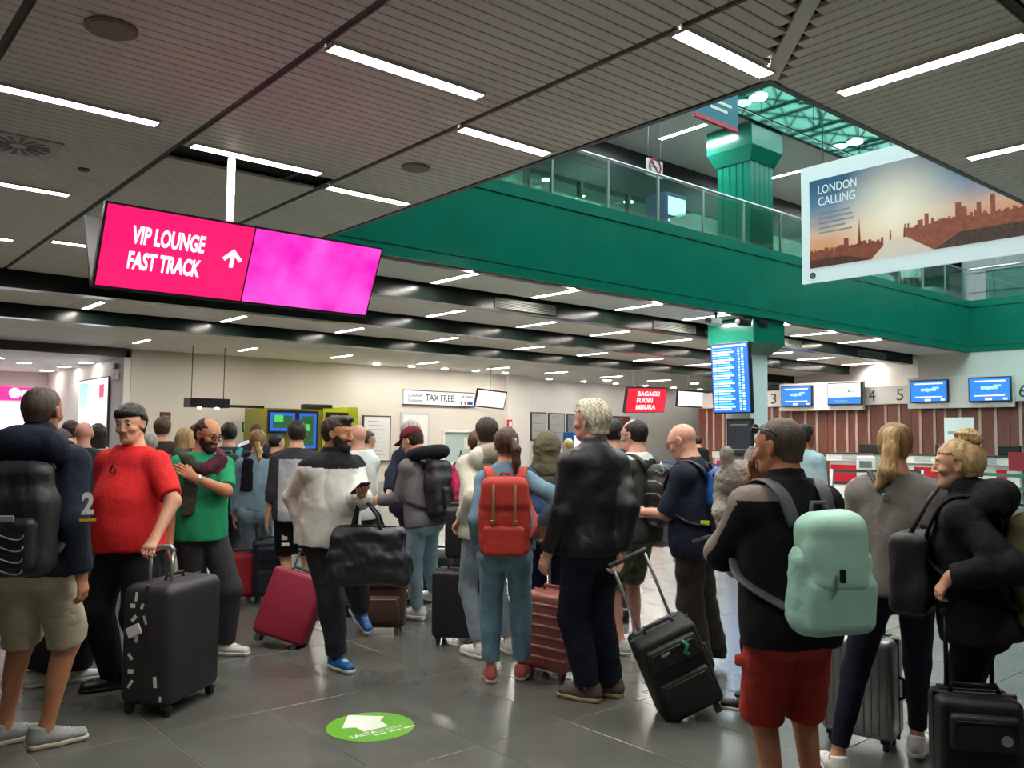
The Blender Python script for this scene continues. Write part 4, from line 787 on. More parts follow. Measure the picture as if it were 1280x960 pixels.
lettering('lettering', 'SALTA', mat('sticker white', '#eef2e6', .4), t, frame_at((bl[0], bl[1], 0.0022), xd, upd), 0.16, 0.04, 0.0, bold=0.03); q = Vector((bl[0], bl[1], 0.0022)) + xd * 0.17
lettering('lettering', 'LA CODA', mat('sticker white', '#eef2e6', .4), t, frame_at(q, xd, upd), 0.15, 0.03, 0.0)
for q_ in range(3): 
    e_ = Vector((bl[0], bl[1], 0.002)) + xd * (0.12 + 0.09 * q_) - upd * 0.035; MB().add([e_, e_ + xd * 0.07, e_ + xd * 0.07 + upd * 0.014, e_ + upd * 0.014], [(0, 1, 2, 3)]).build('small_print', mat('sticker white', '#eef2e6', .4), t)

# ================================================================== people: implicit bodies meshed on a grid
def V3(*a): return np.array(a, float)
def rotm(yaw=0, pitch=0, roll=0):
    """local axes x right, y forward, z up; degrees; yaw clockwise seen from above, pitch forward/down, roll to the right"""
    return np.array(Matrix.Rotation(-math.radians(yaw), 3, 'Z') @ Matrix.Rotation(-math.radians(pitch), 3, 'X') @ Matrix.Rotation(math.radians(roll), 3, 'Y'))
def seg(p0, p1, r0, r1, side=None, flat0=False, flat1=False, cap=None):
    r0 = (r0, r0) if np.isscalar(r0) else r0; r1 = (r1, r1) if np.isscalar(r1) else r1
    p0 = np.asarray(p0, float); p1 = np.asarray(p1, float); d = p1 - p0; L = np.linalg.norm(d)
    w = d / L if L > 1e-6 else V3(0, 0, 1); s = V3(1, 0, 0) if side is None else np.asarray(side, float)
    s = s - w * (s @ w)
    if np.linalg.norm(s) < 1e-3: s = V3(0, 1, 0) - w * w[1]
    s /= np.linalg.norm(s)
    return dict(t='s', p0=p0, p1=p1, L=max(L, 1e-6), w=w, s=s, b=np.cross(w, s), r0=r0, r1=r1, f0=flat0, f1=flat1, cap=cap)
def ell(c, r, R=None):
    R = np.eye(3) if R is None else R
    return dict(t='e', c=np.asarray(c, float), r=np.asarray(r, float), R=R)
def rb(c, h, rad, R=None):
    R = np.eye(3) if R is None else R
    return dict(t='b', c=np.asarray(c, float), h=np.asarray(h, float), rad=rad, R=R)
def inflate(p, t):
    p = dict(p)
    if p['t'] == 's': p['r0'] = (p['r0'][0] + t, p['r0'][1] + t); p['r1'] = (p['r1'][0] + t, p['r1'][1] + t)
    elif p['t'] == 'e': p['r'] = p['r'] + t
    else: p['h'] = p['h'] + t; p['rad'] = p['rad'] + t
    return p
def bounds(p, m):
    if p['t'] == 's':
        r = max(max(p['r0']), max(p['r1'])) + m; return np.minimum(p['p0'], p['p1']) - r, np.maximum(p['p0'], p['p1']) + r
    e = np.abs(p['R']) @ (p['r'] if p['t'] == 'e' else p['h']) + m
    return p['c'] - e, p['c'] + e
def sdf(p, x, y, z):
    x = x[:, None, None]; y = y[None, :, None]; z = z[None, None, :]
    if p['t'] == 's':
        a, w, s, b = p['p0'], p['w'], p['s'], p['b']; X, Y, Z = x - a[0], y - a[1], z - a[2]
        u = X * w[0] + Y * w[1] + Z * w[2]; v = X * s[0] + Y * s[1] + Z * s[2]; q = X * b[0] + Y * b[1] + Z * b[2]
        t = np.clip(u / p['L'], 0, 1); du = u - np.clip(u, 0, p['L'])
        ra = p['r0'][0] + (p['r1'][0] - p['r0'][0]) * t; rb_ = p['r0'][1] + (p['r1'][1] - p['r0'][1]) * t
        if p['f0'] or p['f1']: du = np.where(((u > 0) if p['f1'] else False) | ((u < 0) if p['f0'] else False), 0.0, du)
        m = np.minimum(ra, rb_) if p['cap'] is None else p['cap']
        vv, qq, dd = v / ra, q / rb_, du / m
        k0 = np.sqrt(vv * vv + qq * qq + dd * dd) + 1e-6; k1 = np.sqrt((vv / ra) ** 2 + (qq / rb_) ** 2 + (dd / m) ** 2) + 1e-6
        d = k0 * (k0 - 1) / k1; d = np.where(k0 < 0.3, -np.minimum(ra, rb_) * 0.7, d)
        if p['f1']: d = np.maximum(d, u - p['L'])
        if p['f0']: d = np.maximum(d, -u)
        return d
    c, R = p['c'], p['R']; X, Y, Z = x - c[0], y - c[1], z - c[2]
    a = X * R[0, 0] + Y * R[1, 0] + Z * R[2, 0]; b = X * R[0, 1] + Y * R[1, 1] + Z * R[2, 1]; e = X * R[0, 2] + Y * R[1, 2] + Z * R[2, 2]
    if p['t'] == 'e':
        r = p['r']; k0 = np.sqrt((a / r[0]) ** 2 + (b / r[1]) ** 2 + (e / r[2]) ** 2) + 1e-6
        k1 = np.sqrt((a / r[0] ** 2) ** 2 + (b / r[1] ** 2) ** 2 + (e / r[2] ** 2) ** 2) + 1e-6
        return np.where(k0 < 0.3, -min(r) * 0.7, k0 * (k0 - 1) / k1)
    h, rad = p['h'], p['rad']; qa, qb, qe = np.abs(a) - h[0] + rad, np.abs(b) - h[1] + rad, np.abs(e) - h[2] + rad
    return np.sqrt(np.maximum(qa, 0) ** 2 + np.maximum(qb, 0) ** 2 + np.maximum(qe, 0) ** 2) + np.minimum(np.maximum(np.maximum(qa, qb), qe), 0) - rad
def axis(lo, hi, h, fine):
    out = [lo]
    while out[-1] < hi:
        x = out[-1]; s = h
        for a, b, f in fine:
            if a - 0.5 * h <= x <= b: s = min(s, f)
        out.append(x + s)
    return np.array(out, np.float32)
def noise3(x, y, z, f, seed, aniso=(1, 1, 1)):
    r = np.random.RandomState(seed); o = 0
    X, Y, Z = x[:, None, None] * aniso[0], y[None, :, None] * aniso[1], z[None, None, :] * aniso[2]
    for i in range(5):
        k = r.normal(size=3); k *= 3.5 * f * (0.6 + 0.3 * i) / np.linalg.norm(k); ph = r.uniform(0, 6.28, 4); k2 = r.normal(size=3) * f * 1.1
        o = o + np.sin(k[0] * X + k[1] * Y + k[2] * Z + ph[0] + 1.3 * np.sin(k2[0] * X + k2[1] * Y + k2[2] * Z + ph[1])) / (1 + 0.4 * i)
    return o / 2.5
class Field:
    BIG = 0.08
    def __init__(s, prims, h, fine=(), extra=0.03):
        s.ops = prims; s.h = h
        lo = np.full(3, 1e9); hi = -lo
        for op in prims:
            if op[0] == 'u': a, b = bounds(op[1], extra); lo = np.minimum(lo, a); hi = np.maximum(hi, b)
        s.ax = [axis(lo[i], hi[i], h, [(f[0][i], f[1][i], f[2]) for f in fine]) for i in range(3)]
        F = np.full([len(a) for a in s.ax], s.BIG, np.float32)
        for op in prims:
            if op[0] in 'us':
                k = op[2]; a, b = bounds(op[1], k + 2.5 * h); ix = [(max(0, np.searchsorted(s.ax[i], a[i]) - 1), np.searchsorted(s.ax[i], b[i]) + 1) for i in range(3)]
                sl = tuple(slice(*q) for q in ix); x, y, z = (s.ax[i][sl[i]] for i in range(3))
                if min(len(x), len(y), len(z)) == 0: continue
                d = sdf(op[1], x, y, z).astype(np.float32); f = F[sl]
                if op[0] == 'u':
                    hh = np.clip(0.5 + 0.5 * (f - d) / k, 0, 1); F[sl] = f * (1 - hh) + d * hh - k * hh * (1 - hh)
                else:
                    hh = np.clip(0.5 - 0.5 * (f + d) / k, 0, 1); F[sl] = f * (1 - hh) - d * hh + k * hh * (1 - hh)
            elif op[0] == 'p':      # keep the half space n.x < c
                n, c = op[1], op[2]; F = np.maximum(F, (s.ax[0][:, None, None] * n[0] + s.ax[1][None, :, None] * n[1] + s.ax[2][None, None, :] * n[2] - c).astype(np.float32))
            elif op[0] == 'c':      # creases: narrow folds between smooth swells
                F = F + (op[1] * (np.abs(noise3(s.ax[0], s.ax[1], s.ax[2], op[2], op[3], op[4] if len(op) > 4 else (1, 1, 1))) * 1.6 - 0.55)).astype(np.float32)
            elif op[0] == 'n':
                F = F + (op[1] * noise3(s.ax[0], s.ax[1], s.ax[2], op[2], op[3], op[4] if len(op) > 4 else (1, 1, 1))).astype(np.float32)
        s.F = F
    def surface(s):
        F = s.F; ins = F < 0; nx, ny, nz = F.shape
        offs = [(0, 0, 0), (1, 0, 0), (0, 1, 0), (1, 1, 0), (0, 0, 1), (1, 0, 1), (0, 1, 1), (1, 1, 1)]
        cnt = np.zeros((nx - 1, ny - 1, nz - 1), np.int8)
        for o in offs: cnt += ins[o[0]:nx - 1 + o[0], o[1]:ny - 1 + o[1], o[2]:nz - 1 + o[2]]
        act = (cnt > 0) & (cnt < 8); I, J, K = np.nonzero(act)
        idx = np.full(act.shape, -1, np.int32); idx[I, J, K] = np.arange(len(I))
        C = np.stack([F[I + o[0], J + o[1], K + o[2]] for o in offs], 1)
        P = np.stack([np.stack([s.ax[0][I + o[0]], s.ax[1][J + o[1]], s.ax[2][K + o[2]]], 1) for o in offs], 1)
        acc = np.zeros((len(I), 3)); n = np.zeros(len(I))
        for a, b in ((0, 1), (2, 3), (4, 5), (6, 7), (0, 2), (1, 3), (4, 6), (5, 7), (0, 4), (1, 5), (2, 6), (3, 7)):
            m = (C[:, a] < 0) != (C[:, b] < 0); t = C[m, a] / (C[m, a] - C[m, b]); acc[m] += P[m, a] + (P[m, b] - P[m, a]) * t[:, None]; n[m] += 1
        v = acc / n[:, None]; quads = []
        for ax_ in range(3):
            sa = [slice(1, -1)] * 3; sa[ax_] = slice(0, -1); sb = list(sa); sb[ax_] = slice(1, None)
            A, B = ins[tuple(sa)], ins[tuple(sb)]; ch = np.nonzero(A != B)
            g = [c + (0 if i == ax_ else 1) for i, c in enumerate(ch)]; b1, b2 = [(1, 2), (2, 0), (0, 1)][ax_]
            def cell(d1, d2):
                q = list(g); q[b1] = q[b1] - d1; q[b2] = q[b2] - d2; return idx[q[0], q[1], q[2]]
            Q = np.stack([cell(1, 1), cell(0, 1), cell(0, 0), cell(1, 0)], 1); fl = ~A[ch]; Q[fl] = Q[fl][:, ::-1]; quads.append(Q)
        Q = np.concatenate(quads); return v, Q[(Q >= 0).all(1)]
def sdf_mesh(name, prims, h, mats, fine=(), zones=None, off=None):
    v, q = Field(prims, h, fine).surface()
    if len(v) == 0: return None
    me = bpy.data.meshes.new(name); me.vertices.add(len(v)); co = v - (0 if off is None else np.asarray(off)); me.vertices.foreach_set('co', co.astype(np.float32).ravel())
    me.loops.add(len(q) * 4); me.loops.foreach_set('vertex_index', q.astype(np.int32).ravel()); me.polygons.add(len(q))
    me.polygons.foreach_set('loop_start', np.arange(0, len(q) * 4, 4, dtype=np.int32)); 
    mats = mats if isinstance(mats, (list, tuple)) else [mats]
    for m in mats: me.materials.append(m)
    if zones:
        c = v[q].mean(1); mi = np.zeros(len(q), np.int32)
        for i, fn in enumerate(zones): mi[fn(c)] = i + 1
        me.polygons.foreach_set('material_index', mi)
    me.update(calc_edges=True); me.polygons.foreach_set('use_smooth', [True] * len(q)); me.validate(); return me
def thin(me, ratio):
    """fewer triangles where the surface is flat"""
    o = bpy.data.objects.new('tmp', me); COL.objects.link(o); md = o.modifiers.new('d', 'DECIMATE'); md.ratio = ratio
    m2 = bpy.data.meshes.new_from_object(o.evaluated_get(bpy.context.evaluated_depsgraph_get())); bpy.data.objects.remove(o); nm = me.name; bpy.data.meshes.remove(me); m2.name = nm; return m2
def U(p, k=0.02): return ('u', p, k)
def S(p, k=0.01): return ('s', p, k)
def ik(a, b, l1, l2, pole):
    d = b - a; D = np.linalg.norm(d); mx = (l1 + l2) * 0.995
    if D > mx: b = a + d / D * mx; D = mx
    n = (b - a) / D; x = (l1 * l1 - l2 * l2 + D * D) / (2 * D); hgt = math.sqrt(max(l1 * l1 - x * x, 1e-6)); p = np.asarray(pole, float); p = p - n * (p @ n); p /= (np.linalg.norm(p) + 1e-9)
    return a + n * x + p * hgt, b

# ---- materials of people
def cloth(name, c, rough=0.85, var=0.12, bump=0.25, bs=260):
    new = name not in _mats; m = mat(name, c, rough, 0, var, 9.0, bump, bs, spec=0.25)
    if new:
        nt = m.node_tree; bp0 = next(n for n in nt.nodes if n.type == 'BUMP'); tc = next(n for n in nt.nodes if n.type == 'TEX_COORD')
        n = nt.nodes.new('ShaderNodeTexNoise'); n.inputs['Scale'].default_value = 10; n.inputs['Detail'].default_value = 3; n.inputs['Distortion'].default_value = 1.2
        b2 = nt.nodes.new('ShaderNodeBump'); b2.inputs['Strength'].default_value = 0.3; b2.inputs['Distance'].default_value = 0.03
        nt.links.new(tc.outputs['Object'], n.inputs['Vector']); nt.links.new(n.outputs['Fac'], b2.inputs['Height']); nt.links.new(b2.outputs['Normal'], bp0.inputs['Normal'])
    return m
SK = {k: mat('skin ' + k, c, 0.5, 0, 0.07, 30, 0.05, 300, spec=0.4) for k, c in dict(light='#d7a184', tan='#b97e5e', pink='#d09a86', dark='#9c6448', legs='#b5785a').items()}
LIP = mat('lips', '#b9766a', 0.5); EYEW = mat('eye white', '#e8e2da', 0.25); IRIS = mat('iris', '#2e2118', 0.2)
def hairm(name, c): return mat('hair ' + name, c, 0.5, 0, 0.35, 40, 0.5, 220, spec=0.4, stretch=(1, 1, 0.15))
HA = dict(black=hairm('black', '#17120f'), brown=hairm('brown', '#4a3020'), dbrown=hairm('dark brown', '#2c1f17'), blond=hairm('blond', '#c0a070'), dblond=hairm('dark blond', '#8d6d44'), grey=hairm('grey', '#a9a499'), lgrey=hairm('silver', '#c9c3ac'), buzz=hairm('buzz', '#4e4138'))
RUB = mat('white rubber', '#d9d7d0', 0.6); RUBB = mat('black rubber', '#1a1a1a', 0.7); LACE = mat('laces', '#e4e2dc', 0.8)

class Person:
    """local axes: x to the person's right, y forward, z up; lengths for a 1.75 m body, scaled"""
    def __init__(s, px, depth, a, h, label, sex='m', skin='light', build=1.0, belly=0.0, lean=0, twist=0, roll=0, head=(0, 0, 0), feet=None, arms=None, hand=None, lod=0, group=None, pos=None, hipz=0.0, cat='person'):
        s.k = k = h / 1.75; s.sex = sex; s.lod = lod; s.h = (0.0105, 0.013, 0.017, 0.02)[lod]; s.bw = build; s.seed = int(px * 7 + depth * 100) % 9973
        g = ground(px, depth) if pos is None else V3(*pos); s.pos = g; az = math.atan2(g[0], g[1]) + math.radians(a)
        s.root = tag(empty('person', g, -az), label, cat, group); s.root['label'] = label
        sw = (0.166 if sex == 'm' else 0.146) * build; hw = 0.085 if sex == 'm' else 0.088
        cz, sz = math.cos(-az), math.sin(-az)
        def loc(w): d = np.asarray(w, float) - g; return V3(d[0] * cz + d[1] * sz, -d[0] * sz + d[1] * cz, d[2]) / k
        s.loc = loc
        feet = {q: ((*loc(on_z(v[0], v[1], 0.0))[:2], v[2], *(v[3:] or (0,)))) if v[0] > 3 or 'px' in v else v for q, v in (feet or {}).items()}
        arms = {q: dict(v) for q, v in (arms or {}).items()}
        for v in arms.values():
            if 'px' in v: r_ = ray(v['px'][0], v['px'][1]) / FPX * v['px'][2] + EYE; v['to'] = tuple(loc(r_))
        s.skin = SK[skin]; s.T0 = V3(0, 0, 0.95 + hipz); s.RT = rotm(twist, lean, roll); s.Rp = rotm(twist * 0.25, 0, 0)
        T = lambda *p: (s.T0 + s.RT @ (V3(*p) - V3(0, 0, 0.95))) if True else 0
        s.T = T; s.xr = s.RT @ V3(1, 0, 0); s.sw = sw; s.hw = hw
        # torso
        wb = build; fm = sex == 'f'
        b = belly; s.torso = [U(seg(s.T0 + V3(0, 0, -0.04), s.T0 + V3(0, 0, 0.06), (0.165 * wb, 0.11 + b * 0.5), (0.15 * wb, 0.10 + b)), 0.04),
            U(seg(T(0, b * 0.3, 1.0), T(0, b * 0.4, 1.15), ((0.15 if not fm else 0.14) * wb, 0.10 + b), ((0.150 if not fm else 0.122) * wb, 0.095 + b)), 0.06),
            U(seg(T(0, b * 0.3, 1.17), T(0, -0.005, 1.36), ((0.152 if not fm else 0.128) * wb, 0.10 + b * 0.7), ((0.150 if not fm else 0.132) * wb, 0.10)), 0.06),
            U(seg(T(-0.035, -0.015, 1.43), T(-sw * 0.92, -0.012, 1.392), (0.060, 0.060), (0.054, 0.050), s.RT @ V3(0, 1, 0)), 0.05), U(seg(T(0.035, -0.015, 1.43), T(sw * 0.92, -0.012, 1.392), (0.060, 0.060), (0.054, 0.050), s.RT @ V3(0, 1, 0)), 0.05),
            U(seg(T(0, -0.02, 1.38), T(0, -0.018, 1.49), (0.105, 0.07), (0.058, 0.056)), 0.06)]
        if fm: s.torso += [U(ell(T(sg * 0.07, 0.085, 1.27), (0.06, 0.05, 0.06)), 0.04) for sg in (-1, 1)]
        s.glute = [U(ell(s.T0 + s.Rp @ V3(sg * 0.075, -0.055, -0.04), (0.088, 0.085, 0.10)), 0.05) for sg in (-1, 1)]
        # legs
        feet = feet or {}
        s.legs = {}; 
        for sd, sg in (('L', -1), ('R', 1)):
            fx, fy, fyaw, lift = (list(feet.get(sd, (sg * 0.10, 0.0, sg * 9))) + [0.0])[:4]
            hip = s.T0 + s.Rp @ V3(sg * hw, 0.0, -0.04); fr = rotm(fyaw, -lift * 0 + (35 if lift > 0.05 else 0)); ank = V3(fx, fy, 0.085 + lift); pole = rotm(fyaw * 0.6) @ V3(0, 1, 0.05)
            knee, ank = ik(hip, ank, 0.44, 0.42, pole); s.legs[sd] = (hip, knee, ank, fr)
        # arms
        arms = arms or {}; s.arms = {}
        for sd, sg in (('L', -1), ('R', 1)):
            d = arms.get(sd, {}); sh = T(sg * sw, -0.012, 1.385); tgt = V3(*d.get('to', (sg * (sw + 0.07), 0.05, 0.86)));
            if not d.get('abs', True): tgt = T(*tgt)
            elb, wr = ik(sh, tgt, 0.285, 0.25, d.get('pole', (sg * 0.12, -1, 0.0)))
            hd = np.asarray(d['dir'], float) if 'dir' in d else wr - elb; hd = hd / np.linalg.norm(hd)
            pn = np.asarray(d.get('palm', (-sg, 0.15, 0)), float); pn = pn - hd * (pn @ hd); pn /= np.linalg.norm(pn) + 1e-9
            s.arms[sd] = dict(sh=sh, el=elb, wr=wr, hd=hd, pn=pn, curl=d.get('curl', 28), fine=d.get('fine', True), sg=sg)
        # head
        s.nb = T(0, -0.018, 1.47); s.RH = rotm(*head); s.hc = s.nb + s.RT @ V3(0, 0.012, 0.06) + s.RH @ V3(0, 0.018, 0.10)
        if fm: s.hs = 0.96
        else: s.hs = 1.0
    def Hd(s, *p): return s.hc + s.RH @ (V3(*p) * s.hs)
    def add(s, name, prims, h, mats, parent=None, fine=(), zones=None):
        me = sdf_mesh(name, prims, h, mats, fine, zones)
        if me is None: return None
        if name in ('body', 'hair', 'trousers'): me = thin(me, 0.4 if name == 'body' else 0.6)
        if abs(s.k - 1) > 1e-4: me.transform(Matrix.Scale(s.k, 4))
        return link(name, me, parent or s.root)
    def mb(s, name, m, mats, parent=None, smooth=True):
        m.v = [tuple(np.array(v) * s.k) for v in m.v]; return m.build(name, mats, parent or s.root, smooth)
    def arm_prims(s, sd, t=0.0, to=2.0, flat=True):
        A = s.arms[sd]; f = 0.92 if s.sex == 'f' else 1.0; f *= (0.6 + 0.4 * s.bw); out = [U(ell(A['sh'], V3(0.054, 0.057, 0.060) * f + t * 0.8), 0.03)]; u = min(to, 1.0)
        e = A['sh'] + (A['el'] - A['sh']) * u; out.append(U(seg(A['sh'], e, 0.050 * f + t, (0.050 - 0.008 * u) * f + t, flat1=(to < 1 and flat)), 0.03))
        if to > 1: w = A['el'] + (A['wr'] - A['el']) * (to - 1); out.append(U(seg(A['el'], w, 0.044 * f + t, ((0.044 - 0.016 * (to - 1)) * f + t), flat1=flat), 0.025))
        return out
    def hand_prims(s, sd):
        A = s.arms[sd]; f = 0.9 if s.sex == 'f' else 1.0; w, d, n, sg = A['wr'], A['hd'], A['pn'], A['sg']; ac = np.cross(d, n); ac /= np.linalg.norm(ac)
        # thumb side: for a hanging hand it points forward
        th = ac if ac @ V3(0, 1, 0.2) > 0 else -ac
        if 'thumb' in A: th = A['thumb']
        o = [U(seg(w - d * 0.015, w + d * 0.02, (0.027 * f, 0.021 * f), (0.03 * f, 0.018 * f), ac), 0.015), U(seg(w + d * 0.025, w + d * 0.085 * f, (0.033 * f, 0.0155 * f), (0.038 * f, 0.013 * f), ac), 0.015)]
        c = math.radians(A['curl'])
        for i, (off, ln) in enumerate(((0.030, 0.066), (0.0105, 0.075), (-0.0105, 0.070), (-0.029, 0.055))):
            p = w + d * (0.088 - abs(i - 1.2) * 0.003) * f + th * off * f; d1 = d * math.cos(c * 0.6) + n * math.sin(c * 0.6); d2 = d * math.cos(c * 1.7) + n * math.sin(c * 1.7)
            q = p + d1 * ln * 0.55 * f; r = q + d2 * ln * 0.5 * f; o += [U(seg(p - d * 0.012, q, 0.0088 * f, 0.0080 * f), 0.004), U(seg(q, r, 0.0080 * f, 0.0068 * f), 0.004)]
        p = w + d * 0.03 + th * 0.024 * f + n * 0.006; q = p + (d * 0.62 + th * 0.6 + n * 0.35) * 0.042 * f; r = q + (d * 0.85 + th * 0.1 + n * 0.4) * 0.032 * f
        o += [U(seg(p, q, 0.0135 * f, 0.0105 * f), 0.01), U(seg(q, r, 0.0100 * f, 0.0078 * f), 0.006)]; return o
    def head_prims(s):
        H, R, q = s.Hd, s.RH, s.hs; E = lambda c, r: ell(H(*c), V3(*r) * q, R); G = lambda a, b, r0, r1: seg(H(*a), H(*b), r0 * q if np.isscalar(r0) else tuple(x * q for x in r0), r1 * q if np.isscalar(r1) else tuple(x * q for x in r1), R @ V3(1, 0, 0))
        f = s.sex == 'f'
        o = [U(seg(s.nb + s.RT @ V3(0, -0.005, -0.05), H(0, -0.028, -0.045), (0.054 if f else 0.061, 0.056 if f else 0.062), (0.048 if f else 0.056, 0.05 if f else 0.058)), 0.03),
             U(E((0, -0.018, 0.030), (0.077, 0.098, 0.088)), 0.02), U(G((0, 0.024, 0.015), (0, 0.042, -0.07), (0.064, 0.066), (0.047, 0.046)), 0.03), U(E((0, 0.070, -0.093), (0.024, 0.020, 0.018)), 0.02),
             U(G((-0.042, -0.005, -0.045), (-0.022, 0.062, -0.088), 0.018, 0.014), 0.02), U(G((0.042, -0.005, -0.045), (0.022, 0.062, -0.088), 0.018, 0.014), 0.02),
             U(E((-0.042, 0.062, -0.022), (0.022, 0.022, 0.018)), 0.02), U(E((0.042, 0.062, -0.022), (0.022, 0.022, 0.018)), 0.02)]
        if s.lod < 2:
            o += [U(G((-0.036, 0.080, 0.031), (0.036, 0.080, 0.031), 0.0095, 0.0095), 0.012)] + [S(E((sg * 0.031, 0.099, 0.010), (0.017, 0.0135, 0.0075)), 0.009) for sg in (-1, 1)]
            o += [U(G((0, 0.088, 0.020), (0, 0.106, -0.026), 0.0085, 0.0120), 0.010), U(E((-0.0125, 0.098, -0.031), (0.009, 0.011, 0.008)), 0.006), U(E((0.0125, 0.098, -0.031), (0.009, 0.011, 0.008)), 0.006),
                  U(G((-0.017, 0.087, -0.0545), (0.017, 0.087, -0.0545), 0.0065, 0.0065), 0.006), U(G((-0.015, 0.086, -0.066), (0.015, 0.086, -0.066), 0.0075, 0.0075), 0.006), S(G((-0.023, 0.099, -0.0605), (0.023, 0.099, -0.0605), 0.0022, 0.0022), 0.003)]
            o += [U(ell(H(sg * 0.076, -0.008, -0.002), V3(0.008, 0.021, 0.033) * q, R @ rotm(sg * -22, -12)), 0.008) for sg in (-1, 1)] + [S(ell(H(sg * 0.084, 0.0, 0.0), V3(0.006, 0.010, 0.016) * q, R), 0.006) for sg in (-1, 1)]
        else: o += [U(G((0, 0.088, 0.020), (0, 0.106, -0.026), 0.010, 0.014), 0.012)] + [U(ell(H(sg * 0.078, -0.008, -0.002), V3(0.011, 0.022, 0.032) * q, R), 0.008) for sg in (-1, 1)]
        return o
    def leg_prims(s, sd, t=0.0, to=2.0, slim=1.0, flare=0.0, flat=True):
        hip, kn, an, fr = s.legs[sd]; f = (0.97 if s.sex == 'f' else 1.0) * (0.5 + 0.5 * s.bw); o = []; u = min(to, 1.0); top = hip + (hip - kn) * 0.06
        o.append(U(seg(top, hip + (kn - hip) * u, 0.086 * f + t, (0.086 - 0.028 * u) * f + t + flare * u, flat1=(to < 1 and flat)), 0.022))
        if to > 1:
            e = kn + (an - kn) * (to - 1); v = to - 1; o.append(U(seg(kn, e, 0.055 * f + t * slim + flare, (0.055 - 0.019 * v) * f + t * slim + flare, flat1=flat), 0.03))
            cf = kn + (an - kn) * 0.30 - fr @ V3(0, 0.020, 0)
            if to > 1.5: ax = (an - kn) / np.linalg.norm(an - kn); o.append(U(seg(cf - ax * 0.06, cf + ax * 0.08, 0.043 * f + t * slim * 0.8, 0.034 * f + t * slim * 0.8), 0.03))
        return o
    def body(s, lean_eyes=True):
        pr = list(s.torso) + list(s.glute)
        for sd in 'LR':
            pr += s.leg_prims(sd, -0.004, 2.0, flat=False); hip, kn, an, fr = s.legs[sd]
            pr += [U(seg(an, an + fr @ V3(0, -0.02, -0.045), 0.035, 0.03), 0.02), U(seg(an + fr @ V3(0, 0.0, -0.045), an + fr @ V3(0, 0.14, -0.06), (0.036, 0.03), (0.036, 0.018), fr @ V3(1, 0, 0)), 0.03)]
            pr += s.arm_prims(sd, 0.0, 2.0, flat=False)
        fine = []; hh = (0.0042, 0.0055, 0.010, 0.014)[s.lod]
        if s.lod < 3: fine.append((s.hc - 0.12, s.hc + 0.13, hh))
        for sd in 'LR':
            if s.lod < 2: pr += s.hand_prims(sd); A = s.arms[sd]; c = A['wr'] + A['hd'] * 0.09; fine.append((c - 0.085, c + 0.085, 0.0048 if s.lod == 0 else 0.0062))
            else: A = s.arms[sd]; ac = np.cross(A['hd'], A['pn']); pr += s.hand_prims(sd) if s.lod == 2 else [U(seg(A['wr'], A['wr'] + A['hd'] * 0.14, (0.035, 0.02), (0.03, 0.015), ac), 0.02)]
            if s.lod == 2: c = s.arms[sd]['wr'] + s.arms[sd]['hd'] * 0.09; fine.append((c - 0.08, c + 0.08, 0.009))
        pr += s.head_prims()
        RH, hc, q = s.RH, s.hc, s.hs
        def lips(c): l = (c - hc) @ RH / q; return (np.abs(l[:, 0]) < 0.022) & (l[:, 1] > 0.078) & (np.abs(l[:, 2] + 0.0602) < 0.0100)
        s.bodyo = s.add('body', pr, s.h * 1.2, [s.skin, LIP], fine=fine, zones=[lips] if s.lod < 2 else None)
        if s.lod < 2 and lean_eyes:
            for sg in (-1, 1):
                m = MB(); c = s.Hd(sg * 0.031, 0.0785, 0.0095); r = 0.0118 * q; n = 14
                for j in range(1, 10):
                    pass
                rings = []; d = RH @ V3(0, 1, 0); sx = RH @ V3(1, 0, 0); sz = RH @ V3(0, 0, 1)
                an = [0.02, 0.36, 0.70, 0.85, 1.15, 1.5]
                vs = [c + d * r * math.cos(a) + (sx * math.cos(2 * PI * k / n) + sz * math.sin(2 * PI * k / n)) * r * math.sin(a) for a in an for k in range(n)]
                m.m = 0; m.add(vs, []); b = 0
                for j in range(len(an) - 1):
                    for k in range(n): m.f.append([j * n + k, (j + 1) * n + k, (j + 1) * n + (k + 1) % n, j * n + (k + 1) % n]); m.mi.append(1 if j < 2 else 0)
                m.f.append(list(range(n))); m.mi.append(1); s.mb('eye', m, [EYEW, IRIS])
        return s
    # -------------------------------------------------------------- clothing
    def top(s, m, th=0.012, sleeve=2.0, hem=0.86, loose=0.0, collar=None, name='shirt', zones=None, wr=0.004, extra=None, cuff=0.0, neck=1.497, sleeve_t=None, h=None):
        pr = [('u', inflate(p[1], (th + loose) if i < 3 else (th * 0.75 if i < 5 else max(th * 0.8, 0.016))), p[2]) for i, p in enumerate(s.torso)]
        pr.append(U(seg(s.T(0, -0.005, 1.25), s.T0 + (s.T(0, 0, hem - 0.02) - s.T0), ((0.148 if s.sex == 'm' else 0.13) * s.bw + th + loose, 0.102 + th + loose), ((0.158 if s.sex == 'm' else 0.165) * s.bw + th + loose, 0.115 + th + loose)), 0.05))
        if hem < 0.93: pr += [('u', inflate(p[1], th + loose * 0.5), 0.05) for p in s.glute]
        up = s.RT @ V3(0, 0, 1); pr.append(('p', -up, -(s.T(0, 0, hem) @ up))); pr.append(('p', up, s.T(0, 0, neck) @ up))
        t2 = th if sleeve_t is None else sleeve_t
        for sd in 'LR':
            pr += s.arm_prims(sd, t2, sleeve)
            if cuff: A = s.arms[sd]; w = A['wr'] - A['hd'] * 0.0; d = (A['wr'] - A['el']); d /= np.linalg.norm(d); pr.append(U(seg(w - d * 0.07, w - d * 0.005, 0.034 + cuff, 0.032 + cuff, flat1=True), 0.01))
